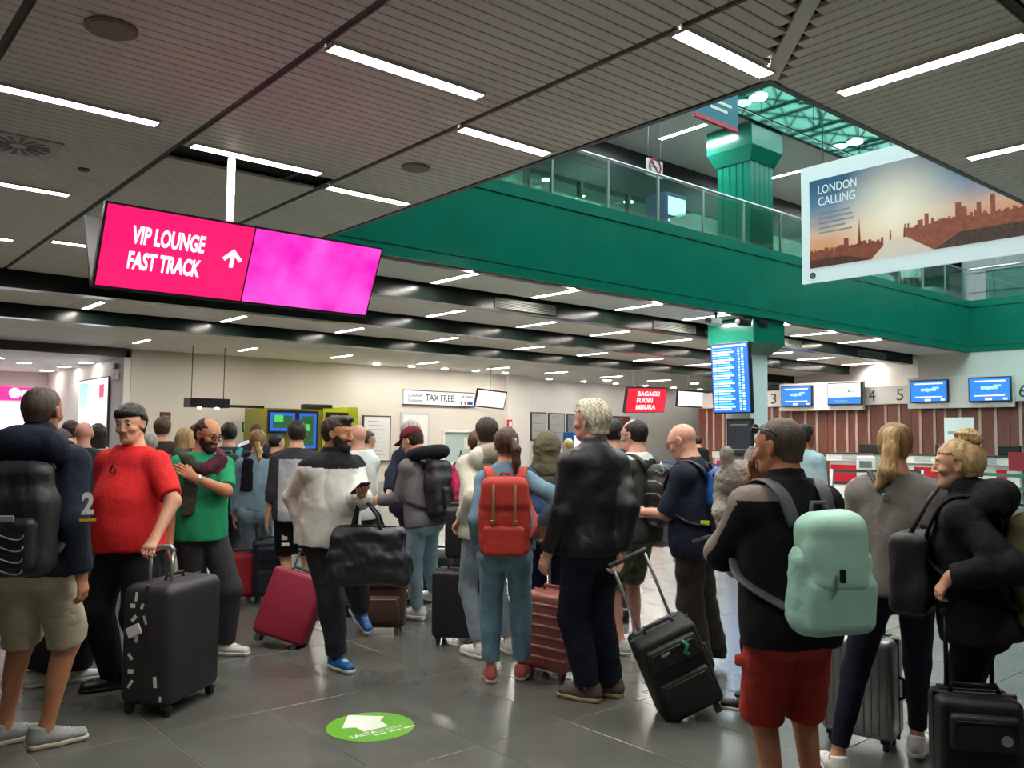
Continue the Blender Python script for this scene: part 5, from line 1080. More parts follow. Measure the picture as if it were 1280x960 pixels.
        if collar == 'crew': pr += [U(seg(s.T(0, -0.03, 1.455), s.T(0, 0.0, 1.49), (0.075, 0.070), (0.066, 0.064), s.xr, flat1=True), 0.02)]
        if collar == 'stand': pr += [U(seg(s.T(0, -0.02, 1.43), s.T(0, -0.014, 1.54), (0.092, 0.088), (0.074, 0.076), s.xr, flat1=True), 0.025)]
        if collar == 'polo': pr += [U(seg(s.T(0, -0.02, 1.44), s.T(0, -0.02, 1.515), (0.085, 0.082), (0.068, 0.070), s.xr, flat1=True), 0.015)]
        if collar == 'hood': pr += [U(seg(s.T(0, -0.03, 1.44), s.T(0, -0.015, 1.52), (0.09, 0.085), (0.078, 0.08), s.xr), 0.02), U(ell(s.T(0, -0.135, 1.480), V3(0.158, 0.095, 0.085), s.RT), 0.03), U(seg(s.T(-0.13, -0.12, 1.455), s.T(0.13, -0.12, 1.455), 0.075, 0.075), 0.03), U(seg(s.T(-0.11, -0.10, 1.50), s.T(0.11, -0.10, 1.50), 0.04, 0.04), 0.02), U(ell(s.T(0, -0.125, 1.40), V3(0.10, 0.045, 0.09), s.RT), 0.03), U(seg(s.T(-0.095, -0.07, 1.47), s.T(-0.06, 0.065, 1.44), 0.035, 0.026), 0.02), U(seg(s.T(0.095, -0.07, 1.47), s.T(0.06, 0.065, 1.44), 0.035, 0.026), 0.02)]
        if extra: pr += extra
        pr.append(('c', -wr * 1.15, 6.5, s.seed, (1, 1, 0.6))); pr.append(('c', -wr * 0.35, 18.0, s.seed + 1, (1, 1, 0.8)))
        s.topo = s.add(name, pr, h or s.h, m, zones=zones); return s.topo
    def bottom(s, m, th=0.012, to=1.93, slim=1.0, flare=0.0, waist=1.03, name='trousers', wr=0.003, zones=None, crotch=0.0):
        pr = [('u', inflate(s.torso[0][1], th), 0.04), ('u', inflate(s.torso[1][1], th * 0.6), 0.04)] + [('u', inflate(p[1], th), 0.05) for p in s.glute]
        pr.append(('p', V3(0, 0, 1), waist))
        for sd in 'LR': pr += s.leg_prims(sd, th, to, slim, flare)
        pr.append(('c', -wr * 1.2, 7.0, s.seed + 3, (0.8, 0.8, 1.0))); pr.append(('c', -wr * 0.55, 20.0, s.seed + 4, (0.5, 0.5, 1.2)))
        return s.add(name, pr, s.h, m, zones=zones)
    def shoes(s, m, sole=RUB, kind='sneaker', lace=LACE, which='LR', scale=1.0, swoosh=None):
        for sd in which:
            hip, kn, an, fr = s.legs[sd]; o = an + fr @ V3(0, 0, -0.085); P = lambda x, y, z: o + fr @ (V3(x, y, z) * V3(scale, scale, 1)); sx = fr @ V3(1, 0, 0); hi = 0.02 if kind == 'boot' else 0.0
            up = [U(seg(P(0, -0.045, 0.05), P(0, 0.045, 0.05), (0.040, 0.045), (0.043, 0.040), sx), 0.02), U(seg(P(0, 0.04, 0.045), P(0.003, 0.165, 0.038), (0.044, 0.036), (0.040, 0.026), sx), 0.03), U(seg(P(0, -0.035, 0.06), P(0, -0.028, 0.105 + hi), (0.040, 0.045), (0.041, 0.048), sx, flat1=True), 0.02)]
            n = fr @ V3(0, 0, 1); up.append(('p', -n, -(P(0, 0, 0.018) @ n)))
            sh = s.add('shoe', up, 0.0075 if s.lod < 2 else 0.011, m)
            so = [U(seg(P(0, -0.05, 0.018), P(0, 0.05, 0.018), (0.043, 0.03), (0.044, 0.03), sx), 0.03), U(seg(P(0, 0.05, 0.018), P(0.004, 0.17, 0.02), (0.046, 0.03), (0.042, 0.028), sx), 0.03), ('p', n, P(0, 0, 0.028) @ n), ('p', -n, -(P(0, 0, 0.0) @ n))]
            s.add('sole', so, 0.0075 if s.lod < 2 else 0.011, sole, sh)
            if s.lod < 2 and lace:
                mb = MB()
                for q in range(4): y = 0.05 + q * 0.018; mb.tube([P(-0.022, y, 0.081 - q * 0.0035), P(0, y + 0.004, 0.087 - q * 0.004), P(0.022, y, 0.081 - q * 0.0035)], 0.0035, 6)
                s.mb('laces', mb, lace, sh)
    # -------------------------------------------------------------- hair
    def hair(s, m, style='short', t=0.010, name='hair', line=0.052, n=0.004, h=None, bald=False, back=-0.055, nf=70):
        H, R, q = s.Hd, s.RH, s.hs; E = lambda c, r: ell(H(*c), V3(*r) * q, R); pr = [U(E((0, -0.018, 0.030), (0.077 + t, 0.098 + t, 0.088 + t * 1.1)), 0.01)]
        if style in ('short', 'buzz', 'crop', 'spiky', 'tied'): pr.append(U(seg(H(0, -0.045, 0.0), H(0, -0.05, back + 0.015), (0.064 * q + t, 0.058 * q + t), (0.052 * q + t, 0.045 * q + t), R @ V3(1, 0, 0)), 0.02))
        if style == 'spiky': pr.append(U(E((0, 0.03, 0.095), (0.06, 0.055, 0.035)), 0.02))
        if style == 'quiff': pr += [U(E((0, 0.055, 0.10), (0.058, 0.045, 0.030)), 0.02), U(seg(H(0, -0.045, 0.0), H(0, -0.05, back + 0.015), (0.066 * q, 0.06 * q), (0.054 * q, 0.048 * q), R @ V3(1, 0, 0)), 0.02)]
        if style == 'fringe': pr += [U(E((0, 0.05, 0.075), (0.066, 0.045, 0.035)), 0.02), U(seg(H(0, -0.045, 0.0), H(0, -0.05, back + 0.01), (0.07 * q, 0.064 * q), (0.058 * q, 0.05 * q), R @ V3(1, 0, 0)), 0.02)]
        nr = R @ V3(0, 0.72, -0.69); pr.append(('p', nr, H(0, 0.093, line) @ nr)); 
        nf_ = R @ V3(0, 0.97, -0.2); pr.append(S(rb(H(0, 0.085, -0.03), V3(0.12, 0.075, 0.085) * q, 0.02, R @ rotm(0, 0)), 0.006))
        if bald: pr.append(S(E((0, 0.050, 0.100), (0.066, 0.098, 0.062)), 0.012))
        pr += [S(E((sg * 0.083, 0.002, -0.012), (0.020, 0.024, 0.036)), 0.006) for sg in (-1, 1)]
        nz = R @ V3(0, 0, 1)
        if style != 'long': pr.append(('p', -nz, -(H(0, 0, back) @ nz)))
        if style == 'long': pr += [U(seg(H(0, -0.075, 0.03), H(0, -0.095, -0.2), (0.085 * q, 0.05), (0.075, 0.03), R @ V3(1, 0, 0)), 0.04), U(seg(H(-0.07, -0.01, 0.0), H(-0.075, -0.02, -0.17), 0.026, 0.02), 0.03), U(seg(H(0.07, -0.01, 0.0), H(0.075, -0.02, -0.17), 0.026, 0.02), 0.03)]
        if style == 'ponytail': pass
        if n: pr += [('n', n, nf, s.seed + 7, (1.2, 1.2, 0.45) if style != 'spiky' else (1.4, 1.4, 0.8)), ('n', n * 0.6, nf * 2.2, s.seed + 8, (1.2, 1.2, 0.35))]
        hh = h or (0.0048, 0.006, 0.009, 0.012)[s.lod]; s.hairo = s.add(name, pr, hh, m); return s.hairo
    def tail(s, m, pts, rad, name='ponytail', n=0.004, h=0.006):
        pr = [U(seg(s.Hd(*pts[i]), s.Hd(*pts[i + 1]), rad[i], rad[i + 1], s.RH @ V3(1, 0, 0)), 0.02) for i in range(len(pts) - 1)]; pr += [('n', n, 90, s.seed + 9, (1.3, 1.3, 0.25)), ('n', n * 0.7, 200, s.seed + 10, (1.3, 1.3, 0.2))]
        return s.add(name, pr, h if s.lod < 2 else 0.01, m)
    def beard(s, m, t=0.006):
        H, R, q = s.Hd, s.RH, s.hs
        pr = [U(seg(H(0, 0.024, 0.0), H(0, 0.042, -0.07), ((0.064) * q + t, (0.066) * q + t * 0.5), (0.047 * q + t, 0.046 * q + t), R @ V3(1, 0, 0)), 0.03), U(ell(H(0, 0.070, -0.093), V3(0.024, 0.020, 0.018) * q + t, R), 0.02), U(seg(H(-0.042, -0.005, -0.045), H(-0.022, 0.062, -0.088), 0.018 + t, 0.014 + t), 0.02), U(seg(H(0.042, -0.005, -0.045), H(0.022, 0.062, -0.088), 0.018 + t, 0.014 + t), 0.02)]
        nz = R @ V3(0, 0.35, 1); pr.append(('p', nz, H(0, 0.085, -0.030) @ nz)); pr.append(S(rb(H(0, 0.1, -0.060), V3(0.021, 0.04, 0.010), 0.008, R), 0.004)); pr.append(('p', R @ V3(0, -1, 0), H(0, 0.0, 0) @ (R @ V3(0, -1, 0)))); pr.append(('n', 0.0015, 160, s.seed))
        return s.add('beard', pr, 0.0045 if s.lod < 1 else 0.006, m)
    def brows(s, m):
        for sg in (-1, 1): s.mb('eyebrow', MB().tube([s.Hd(sg * 0.014, 0.0905, 0.030), s.Hd(sg * 0.030, 0.0905, 0.036), s.Hd(sg * 0.046, 0.080, 0.031)], [0.0035, 0.004, 0.0025], 7), m)
    def glasses(s, m, up=0.0, back=0.0, lens=None, name='glasses', thick=0.0018, pitch=0):
        H = lambda x, y, z: s.Hd(*(V3(0, back, up) + rotm(0, pitch) @ V3(x, y, z))); t = MB()
        for sg in (-1, 1):
            ring = [H(sg * (0.032 + 0.024 * math.cos(a)), 0.106 - 0.006 * abs(math.cos(a)), 0.006 + 0.018 * math.sin(a)) for a in np.linspace(0, 2 * PI, 19)]; t.tube(ring, thick, 6)
            t.tube([H(sg * 0.056, 0.102, 0.012), H(sg * 0.078, 0.085, 0.012), H(sg * 0.083, 0.0, 0.010), H(sg * 0.080, -0.03, -0.008)], thick, 6)
        t.tube([H(-0.009, 0.106, 0.010), H(0, 0.109, 0.013), H(0.009, 0.106, 0.010)], thick, 6); g = s.mb(name, t, m)
        for sg in (-1, 1):
            mb = MB(); c = [H(sg * (0.032 + 0.023 * math.cos(a)), 0.1055 - 0.006 * abs(math.cos(a)), 0.006 + 0.017 * math.sin(a)) for a in np.linspace(0, 2 * PI, 18, endpoint=False)]; e = s.RH @ V3(0, 0.0012, 0)
            mb.add(c + [p + e for p in c], [tuple(range(17, -1, -1)), tuple(range(18, 36))] + [(k, (k + 1) % 18, 18 + (k + 1) % 18, 18 + k) for k in range(18)]); s.mb('lens', mb, lens or glass('spectacle lens', '#f2f6f6', 0.15), g, False)
        return g
    # -------------------------------------------------------------- worn bag: straps in torso space
    def bag_root(s, name, label, cat, base, group=None):
        b = s.T(*base) * s.k; R = s.root; c, s_ = math.cos(R.rotation_euler[2]), math.sin(R.rotation_euler[2])
        w = s.pos + V3(b[0] * c - b[1] * s_, b[0] * s_ + b[1] * c, b[2]); o = tag(empty(name, w, R.rotation_euler[2]), label, cat, group); s.boff = b; return o
    def bag_add(s, root, name, prims, h, mats, zones=None, parent=None):
        me = sdf_mesh(name, prims, h, mats, (), zones)
        if me is None: return None
        me.transform(Matrix.Translation(Vector(-s.boff)) @ Matrix.Scale(s.k, 4)); return link(name, me, parent or root)
    def bag_mb(s, root, name, mb, mats, parent=None, smooth=True):
        mb.v = [tuple(np.array(v) * s.k - s.boff) for v in mb.v]; return mb.build(name, mats, parent or root, smooth)
    def backpack(s, label, mats, w=0.30, hgt=0.44, d=0.17, top=1.40, back=-0.135, th=0.02, name='backpack', pocket=True, tilt=0, side=0.0, straps=True, strap_m=None, zones=None, rad=0.07, taper=0.85, wr=0.004, extra=None, group=None, strap_w=0.032, sag=0.0):
        T, RT = s.T, s.RT; zc = top - hgt / 2; R = RT @ rotm(0, tilt); c = T(side, back - d / 2, zc)
        root = s.bag_root(name, label, 'backpack', (side, back - d / 2, top - hgt), group); q = lambda x, y, z: c + R @ V3(x, y, z)
        pr = [U(rb(c - R @ V3(0, 0, hgt * 0.12), V3(w / 2, d / 2, hgt * 0.38), rad, R), 0.02), U(rb(q(0, 0.01, hgt * 0.2), V3(w / 2 * taper, d / 2 * 0.85, hgt * 0.30), rad, R), 0.05), ('n', wr, 16, s.seed + 11), ('n', wr * 0.6, 40, s.seed + 12)] + (extra(q, R) if extra else [])
        body = s.bag_add(root, 'pack_body', pr, 0.009 if s.lod < 2 else 0.013, mats if not isinstance(mats, dict) else mats['body'], zones)
        pm = mats[0] if isinstance(mats, (list, tuple)) else mats
        if pocket: s.bag_add(root, 'front_pocket', [U(rb(q(0, -d / 2 - 0.005, -hgt * 0.2), V3(w * 0.40, 0.045, hgt * 0.22), 0.035, R), 0.02), ('n', wr * 0.7, 26, s.seed + 13)], 0.008 if s.lod < 2 else 0.012, pm)
        if straps:
            sm_ = strap_m or pm; o = th
            for sg in (-1, 1):
                pts = [T(sg * 0.085 + side, back + 0.0, top - 0.05), T(sg * 0.10, -0.105 - o, 1.415 + o * 0.3), T(sg * 0.112, -0.060 - o * 0.5, 1.450 + o * 0.9), T(sg * 0.116, -0.005, 1.462 + o * 0.9), T(sg * 0.118, 0.045 + o * 0.5, 1.440 + o * 0.8), T(sg * 0.122, 0.090 + o, 1.385), T(sg * 0.130, 0.122 + o, 1.30), T(sg * 0.150, 0.105 + o, 1.20), T(sg * (0.172 * s.bw + o), 0.03, 1.12), T(sg * (0.165 * s.bw + o), -0.06, 1.07), T(sg * w * 0.4 + side, back - 0.02, top - hgt + 0.10)]
                side_v = s.xr; m = MB(); P = [np.array(p) for p in pts]; 
                def cr(t): 
                    i = min(int(t), len(P) - 2); f = t - i; a, b_, c_, d_ = P[max(i - 1, 0)], P[i], P[i + 1], P[min(i + 2, len(P) - 1)]
                    return 0.5 * (2 * b_ + (c_ - a) * f + (2 * a - 5 * b_ + 4 * c_ - d_) * f * f + (3 * b_ - a - 3 * c_ + d_) * f ** 3)
                m.tube([cr(t) for t in np.linspace(0, len(P) - 1, 34)], strap_w, 10, rb=0.008, side=side_v); s.bag_mb(root, 'strap', m, sm_)
            s.bag_mb(root, 'top_loop', MB().tube([q(-0.04, d / 2 - 0.01, hgt / 2 - 0.03), q(-0.03, d / 2, hgt / 2 + 0.03), q(0.03, d / 2, hgt / 2 + 0.03), q(0.04, d / 2 - 0.01, hgt / 2 - 0.03)], 0.009, 8), sm_)
        s.bq, s.bR, s.bd, s.bw_, s.bh = q, R, d, w, hgt; return root

# ================================================================== the people
denim_l = cloth('pale denim', '#86a2b4'); jean_l = cloth('light jeans', '#8fadbb', var=0.2); jean_m = cloth('mid jeans', '#7399aa', var=0.2); jean_d = cloth('dark jeans', '#171c2b', var=0.2)
blk = cloth('black cloth', '#15151a'); navy = cloth('navy cloth', '#1c2333'); whitec = cloth('white cloth', '#d4d4cf', var=0.05); cream = cloth('cream fleece', '#cfcbbb', var=0.06); greyk = cloth('grey knit', '#807d77', var=0.1, bump=0.5, bs=400)
kh = cloth('khaki', '#b1a991'); redt = cloth('red jersey', '#e02c30', var=0.08); grn = cloth('green jersey', '#1d8a5c', var=0.08); char = cloth('charcoal cloth', '#36353a'); olive = cloth('olive fleece', '#625c48', var=0.12, bump=0.5)
leather = mat('black leather jacket', '#14151b', 0.42, 0, 0.1, 14, 0.25, 120, spec=0.4); suede = mat('brown suede', '#5e5048', 0.85, 0, 0.15, 30, 0.2, 200); nyl = mat('black nylon', '#17171a', 0.55, 0, 0.1, 20, 0.2, 200)
greyn = mat('grey nylon', '#4a4b4e', 0.6, 0, 0.1, 20, 0.2, 200); whn = mat('white nylon', '#dadad2', 0.4, 0, 0.05, 8, 0.15, 120); maroon = cloth('maroon wool', '#4d1f33', bump=0.5); olv2 = cloth('dark olive wool', '#3c4236', bump=0.5); brn = cloth('brown cloth', '#3d2c2b')
greysh = mat('grey trainer', '#8e9491', 0.7, 0, 0.1, 40, 0.2, 200); whsh = mat('white trainer', '#dddcd8', 0.5, 0, 0.05, 20); blksh = mat('black shoe', '#141416', 0.45); bluesh = mat('blue trainer', '#1668a8', 0.5, 0, 0.1, 20); pinksh = mat('salmon trainer', '#b25f58', 0.6, 0, 0.1, 20); tansh = mat('tan sandal', '#a5764f', 0.6)
gold = mat('brass', '#b59a5a', 0.3, 0.9); metal_d = mat('gunmetal', '#2b2b2e', 0.35, 0.7)
beardm = mat('dark beard', '#231914', 0.8, 0, 0.3, 90, 0.4, 300)

# man in the navy hoodie, left edge
p = Person(50, 4.3, 28, 1.80, 'man in navy hoodie and khaki shorts seen from behind at the left edge', skin='tan', build=1.02, head=(4, 2, 0), feet={'R': (56, 934, 48), 'L': (4, 930, 40)}, arms={'R': dict(px=(101, 716, 4.2), curl=35)}).body()
p.top(navy, 0.026, 1.96, 0.86, 0.01, 'hood', 'hoodie', wr=0.006, cuff=0.014); p.bottom(kh, 0.02, 0.99, flare=0.012, name='shorts', wr=0.006); p.shoes(greysh, mat('cream rubber', '#c9bfa8', .6)); p.hair(HA['buzz'], 'buzz', 0.004, n=0.001, line=0.066)
A = p.arms['R']; c = A['sh'] + (A['el'] - A['sh']) * 0.86; F2 = Vector(p.loc(EYE * 1.0)); dcam = (np.array(F2) - c); dcam[2] = 0; dcam /= np.linalg.norm(dcam); xr = np.cross(V3(0, 0, 1), dcam); c2 = c + dcam * 0.082 + xr * 0.035
o = lettering('sleeve_number', '2', whitec, p.root, frame_at(c2 * p.k, xr, (0, 0, 1)), 0.055, 0.10, 0.0, bold=0.04); MB().cbox((0, 0, 0), (0.09, 0.004, 0.012)).build('sleeve_stripe', mat('yellow stripe', '#b59a2a', 0.7), p.root, False).matrix_local = frame_at((c2 + xr * 0.02 + V3(0, 0, -0.03)) * p.k, xr, (0, 0, 1))
b = p.backpack('black backpack with bungee cords on the man in the navy hoodie', nyl, 0.33, 0.52, 0.18, 1.40, -0.145, 0.03, strap_m=greyn, side=0.045)
bc = MB()
for r_ in range(4):
    z = -0.06 - r_ * 0.05; bc.tube([p.bq(-0.10 * math.cos(t_), -p.bd / 2 - 0.060 + 0.012 * abs(math.cos(t_)), z + 0.022 * math.sin(2 * t_)) for t_ in np.linspace(0, PI, 15)], 0.0035, 5)
p.bag_mb(b, 'bungee_cord', bc, mat('grey cord', '#8b8d8e', 0.6)); p.bag_mb(b, 'logo_patch', MB().rbox(p.bq(0.0, -p.bd / 2 - 0.055, 0.01), (0.12, 0.01, 0.03), 0.004, 1, Matrix(p.bR.tolist())), mat('grey cord', '#8b8d8e', .6), None, False)

# man in red
p = Person(166, 5.35, 222, 1.75, 'stout man in red T-shirt with dark fringe, resting a hand on the big black suitcase', build=1.04, belly=0.06, head=(-16, 8, 4), feet={'R': (142, 861, 35), 'L': (194, 864, -5)}, arms={'L': dict(px=(194, 672, 5.02), pole=(-0.9, -0.6, 0), palm=(0, 0, -1), dir=(-0.2, 0.75, -0.55), curl=62)}).body()
p.top(redt, 0.014, 0.86, 0.86, 0.022, 'crew', 'tshirt', wr=0.006, sleeve_t=0.028); p.bottom(blk, 0.018, 1.97, 1.3, 0.014); p.shoes(blksh, RUBB); p.hair(HA['black'], 'fringe', 0.013, line=0.058); p.brows(HA['black'])
g = MB()
for sg in (-1, 1): g.tube([p.T(0.01 + sg * 0.014 + 0.018 * math.cos(a), 0.155, 1.325 - sg * 0.025 + 0.02 * math.sin(a)) for a in np.linspace(0, 2 * PI, 13)], 0.004, 6)
g.tube([p.T(0.03, 0.15, 1.34), p.T(0.02, 0.11, 1.43)], 0.003, 6); p.mb('hung_sunglasses', g, blksh)

# man in green
p = Person(254, 6.15, 160, 1.69, 'man in green T-shirt with glasses and beard, one hand on his chest', skin='tan', head=(-22, 16, -3), feet={'L': (281, 818, -42), 'R': (247, 815, 10)}, arms={'L': dict(px=(243, 597, 5.90), pole=(-0.9, 0.25, -0.6), palm=(0.2, -1, 0), dir=(0.9, 0.1, 0.55), curl=14)}).body()
p.top(grn, 0.014, 0.9, 0.86, 0.014, 'crew', 'tshirt', wr=0.006, sleeve_t=0.026); p.bottom(char, 0.02, 1.97, 1.3, 0.012); p.shoes(whsh); p.hair(HA['dbrown'], 'short', 0.006, n=0.002, bald=True, line=0.075); p.beard(beardm, 0.007); p.glasses(blksh, thick=0.0028); p.brows(HA['dbrown'])
sc_ = [U(seg(p.T(0.15, -0.05, 1.475), p.T(0.125, 0.06, 1.44), 0.042, 0.046), 0.02), U(seg(p.T(0.125, 0.06, 1.44), p.T(0.115, 0.115, 1.30), (0.05, 0.034), (0.046, 0.024)), 0.02), U(seg(p.T(0.115, 0.115, 1.30), p.T(0.13, 0.12, 1.06), (0.05, 0.022), (0.055, 0.018)), 0.02),
    U(seg(p.T(-0.14, -0.05, 1.475), p.T(-0.10, 0.07, 1.435), 0.042, 0.048), 0.02), U(seg(p.T(-0.10, 0.07, 1.435), p.T(0.02, 0.125, 1.375), 0.05, 0.044), 0.02), U(seg(p.T(0.02, 0.125, 1.375), p.T(0.10, 0.105, 1.40), 0.044, 0.04), 0.02), U(seg(p.T(-0.09, 0.10, 1.40), p.T(-0.105, 0.13, 1.24), (0.04, 0.026), (0.046, 0.02)), 0.02),
    U(seg(p.T(-0.14, -0.06, 1.475), p.T(0.15, -0.06, 1.475), 0.045, 0.045), 0.03), ('c', -0.006, 16, 5)]
p.add('tied_sweater', sc_, 0.010, [maroon, olv2], zones=[lambda c, T=p.T: c[:, 0] > 0.075])
A = p.arms['L']; d_ = (A['wr'] - A['el']); d_ /= np.linalg.norm(d_); w_ = A['wr'] - d_ * 0.03; m_ = MB(); m_.tube([w_ - d_ * 0.011, w_ + d_ * 0.011], 0.036, 16); p.mb('wristwatch', m_, steel_m)

# woman with the braid, denim shirt
p = Person(322, 8.3, 8, 1.62, 'woman with blonde braid in pale denim shirt and light jeans, seen from behind', 'f', feet={'L': (313, 743, -6), 'R': (336, 738, 8)}, lod=1).body()
p.top(denim_l, 0.018, 1.95, 0.93, 0.012, 'polo', 'denim_shirt', wr=0.005); p.bottom(jean_l, 0.009, 1.88); p.shoes(tansh, RUBB, lace=None); p.hair(HA['dblond'], 'tied', 0.010); p.tail(HA['blond'], [(0.01, -0.11, -0.03), (0.035, -0.125, -0.10), (0.04, -0.13, -0.17), (0.045, -0.13, -0.24)], [0.03, 0.026, 0.022, 0.010], 'braid')
p.add('scarf', [U(seg(p.T(-0.09, -0.05, 1.47), p.T(0.09, -0.05, 1.47), 0.045, 0.045), 0.02), U(seg(p.T(-0.07, -0.145, 1.44), p.T(-0.075, -0.155, 1.13), (0.055, 0.02), (0.065, 0.016)), 0.02), ('n', 0.005, 30, 4)], 0.012, blk)

# man in the two-tone top, behind the walking man
p = Person(371, 7.75, -6, 1.70, 'man in pale top with dark sleeves and black shorts, behind the walking man', feet={'L': (361, 764, -5), 'R': (386, 760, 8)}, lod=1, arms={'R': dict(px=(390, 655, 7.2))}).body()
p.top([cloth('pale grey jersey', '#a9adb4'), char], 0.018, 1.4, 0.84, 0.016, 'crew', 'two_tone_top', wr=0.005, zones=[lambda c: (np.abs(c[:, 0]) > 0.165) | (c[:, 2] > 1.40)]); sh = p.bottom(blk, 0.024, 0.92, flare=0.012, name='shorts'); p.shoes(whsh); p.hair(HA['dbrown'], 'short', 0.009)
lg = p.legs['L']; c = lg[0] + (lg[1] - lg[0]) * 0.6; mk = MB(); mk.rbox(c + V3(-0.02, -0.118, 0.05), (0.05, 0.006, 0.10), 0.002, 1).rbox(c + V3(-0.01, -0.118, -0.04), (0.07, 0.006, 0.03), 0.002, 1); p.mb('white_print', mk, whitec, None, False)

# walking man
p = Person(414, 5.8, 150, 1.70, 'bearded man in white windbreaker walking with a black holdall on his arm', skin='tan', lean=5, head=(-34, 4, 0), feet={'R': (421, 836, -2), 'L': (456, 806, -4, 0.06)}, arms={'L': dict(px=(452, 618, 5.45), pole=(-0.5, -0.7, -0.8), palm=(0.3, -0.3, 0.9), curl=40), 'R': dict(px=(381, 664, 5.75), curl=45)}).body()
p.top([whn, blk], 0.030, 1.95, 0.88, 0.022, 'stand', 'windbreaker', wr=0.008, zones=[lambda c, T=p.T: (c[:, 2] > 1.395 + 0.10 * np.maximum(0, np.abs(c[:, 0]) - 0.12))], cuff=0.012, h=0.008); p.bottom(char, 0.020, 1.94, 1.3, 0.010, name='joggers', wr=0.006); p.shoes(bluesh, RUB); p.hair(HA['dbrown'], 'quiff', 0.009, line=0.066); p.beard(beardm, 0.008); p.brows(HA['dbrown'])
A = p.arms['L']; 
r0 = p.loc(EYE); ph = empty('phone', (0, 0, 0)); 
def world_of(p, c): c = np.array(c) * p.k; a = p.root.rotation_euler[2]; return p.pos + V3(c[0] * math.cos(a) - c[1] * math.sin(a), c[0] * math.sin(a) + c[1] * math.cos(a), c[2])
def phone(p, sd, label, tilt=50, rz=0):
    A = p.arms[sd]; c = world_of(p, A['wr'] + A['hd'] * 0.10 + A['pn'] * 0.030); t = empty('phone', c, p.root.rotation_euler[2] + math.radians(rz)); t.rotation_euler[0] = math.radians(-tilt); tag(t, label, 'phone')
    MB().rbox((0, 0, 0), (0.072, 0.009, 0.145), 0.004, 2).build('phone_body', black_m, t, True); MB().box(-0.032, 0.032, -0.0055, -0.0045, -0.066, 0.066).build('phone_screen', emis('phone glow', '#c8d4e8', 0.6), t); return t
bpy.data.objects.remove(ph); phone(p, 'L', 'phone in the raised hand of the walking man', 60)
# holdall on his forearm
A = p.arms['L']; e_ = A['el'] + (A['wr'] - A['el']) * 0.45; wp = world_of(p, e_); bg_ = empty('holdall', (wp[0], wp[1], 0.0)); ang = math.atan2(wp[0], wp[1]); bg_.rotation_euler[2] = -ang - math.radians(12); tag(bg_, 'large black holdall hanging from the arm of the walking man', 'bag')
zt = wp[2]; bx0 = 0.055
pr = [U(rb((bx0, 0.0, zt - 0.36), (0.235, 0.10, 0.17), 0.05), 0.02), U(rb((bx0 + 0.02, 0, zt - 0.44), (0.26, 0.12, 0.10), 0.05), 0.04), ('n', 0.012, 9, 31), ('n', 0.006, 22, 32)]
me = sdf_mesh('bag_body', pr, 0.010, mat('black leather bag', '#1b1c22', 0.5, 0, 0.1, 10, 0.2, 90)); bg_.location.z = zt - 0.57; me.transform(Matrix.Translation((0, 0, -(zt - 0.57)))); link('bag_body', me, bg_)
for yy in (-0.035, 0.035): MB().tube([(bx0 - 0.10, yy * 2, 0.34), (bx0 - 0.08, yy, 0.46), (0, yy * 0.6, 0.595), (bx0 + 0.06, yy, 0.46), (bx0 + 0.10, yy * 2, 0.34)], 0.011, 8, rb=0.006).build('bag_handle', nyl, bg_, True)
MB().tube([(bx0 - 0.19, -0.0, 0.385), (bx0 + 0.19, -0.0, 0.385)], 0.006, 6).build('zip', metal_d, bg_, True)

# bald man in the white shirt
p = Person(447, 7.75, -42, 1.67, 'bald man in white shirt standing behind the walking man', skin='pink', lod=1, head=(-5, 6, 0), arms={'R': dict(to=(0.14, 0.32, 1.10)), 'L': dict(to=(-0.1, 0.30, 1.10))}).body()
p.top(whitec, 0.018, 1.0, 0.87, 0.018, 'polo', 'white_shirt', sleeve_t=0.03); p.bottom(char, 0.018, 1.96, 1.3, 0.01); p.shoes(blksh, RUBB); p.glasses(blksh, thick=0.0025)
p.mb('shoulder_strap', MB().tube([p.T(-0.13, -0.12, 1.37), p.T(-0.14, -0.07, 1.47), p.T(-0.13, 0.0, 1.51), p.T(-0.10, 0.11, 1.38)], 0.012, 6, rb=0.005), blk)

# man with burgundy cap, neck pillow and backpack
p = Person(531, 7.25, -52, 1.66, 'person in burgundy cap and grey jumper carrying a black backpack and neck pillow', skin='light', lean=9, head=(-6, 24, 0), lod=1, feet={'L': (522, 776, -10), 'R': (543, 765, 10)}, arms={'L': dict(to=(-0.12, 0.40, 1.08)), 'R': dict(to=(0.10, 0.38, 1.08))}).body()
p.top(cloth('grey marl', '#68676a'), 0.018, 1.95, 0.86, 0.010, 'crew', 'jumper', wr=0.005); p.bottom(jean_l, 0.012, 1.95, 1.2, 0.004); p.shoes(whsh); p.hair(HA['dbrown'], 'short', 0.008)
cap = [U(ell(p.Hd(0, -0.012, 0.045), V3(0.092, 0.112, 0.092), p.RH), 0.01), ('p', p.RH @ V3(0, 0.08, -1), p.Hd(0, 0, 0.042) @ (p.RH @ V3(0, 0.08, -1))), U(seg(p.Hd(0, 0.06, 0.042), p.Hd(0, 0.155, 0.030), (0.072, 0.012), (0.058, 0.009), p.RH @ V3(1, 0, 0)), 0.008)]
p.add('cap', cap, 0.0075, cloth('burgundy cap', '#5e1a2c'))
b = p.backpack('big black backpack on the person with the burgundy cap', nyl, 0.32, 0.50, 0.20, 1.42, -0.13, 0.022, pocket=True)
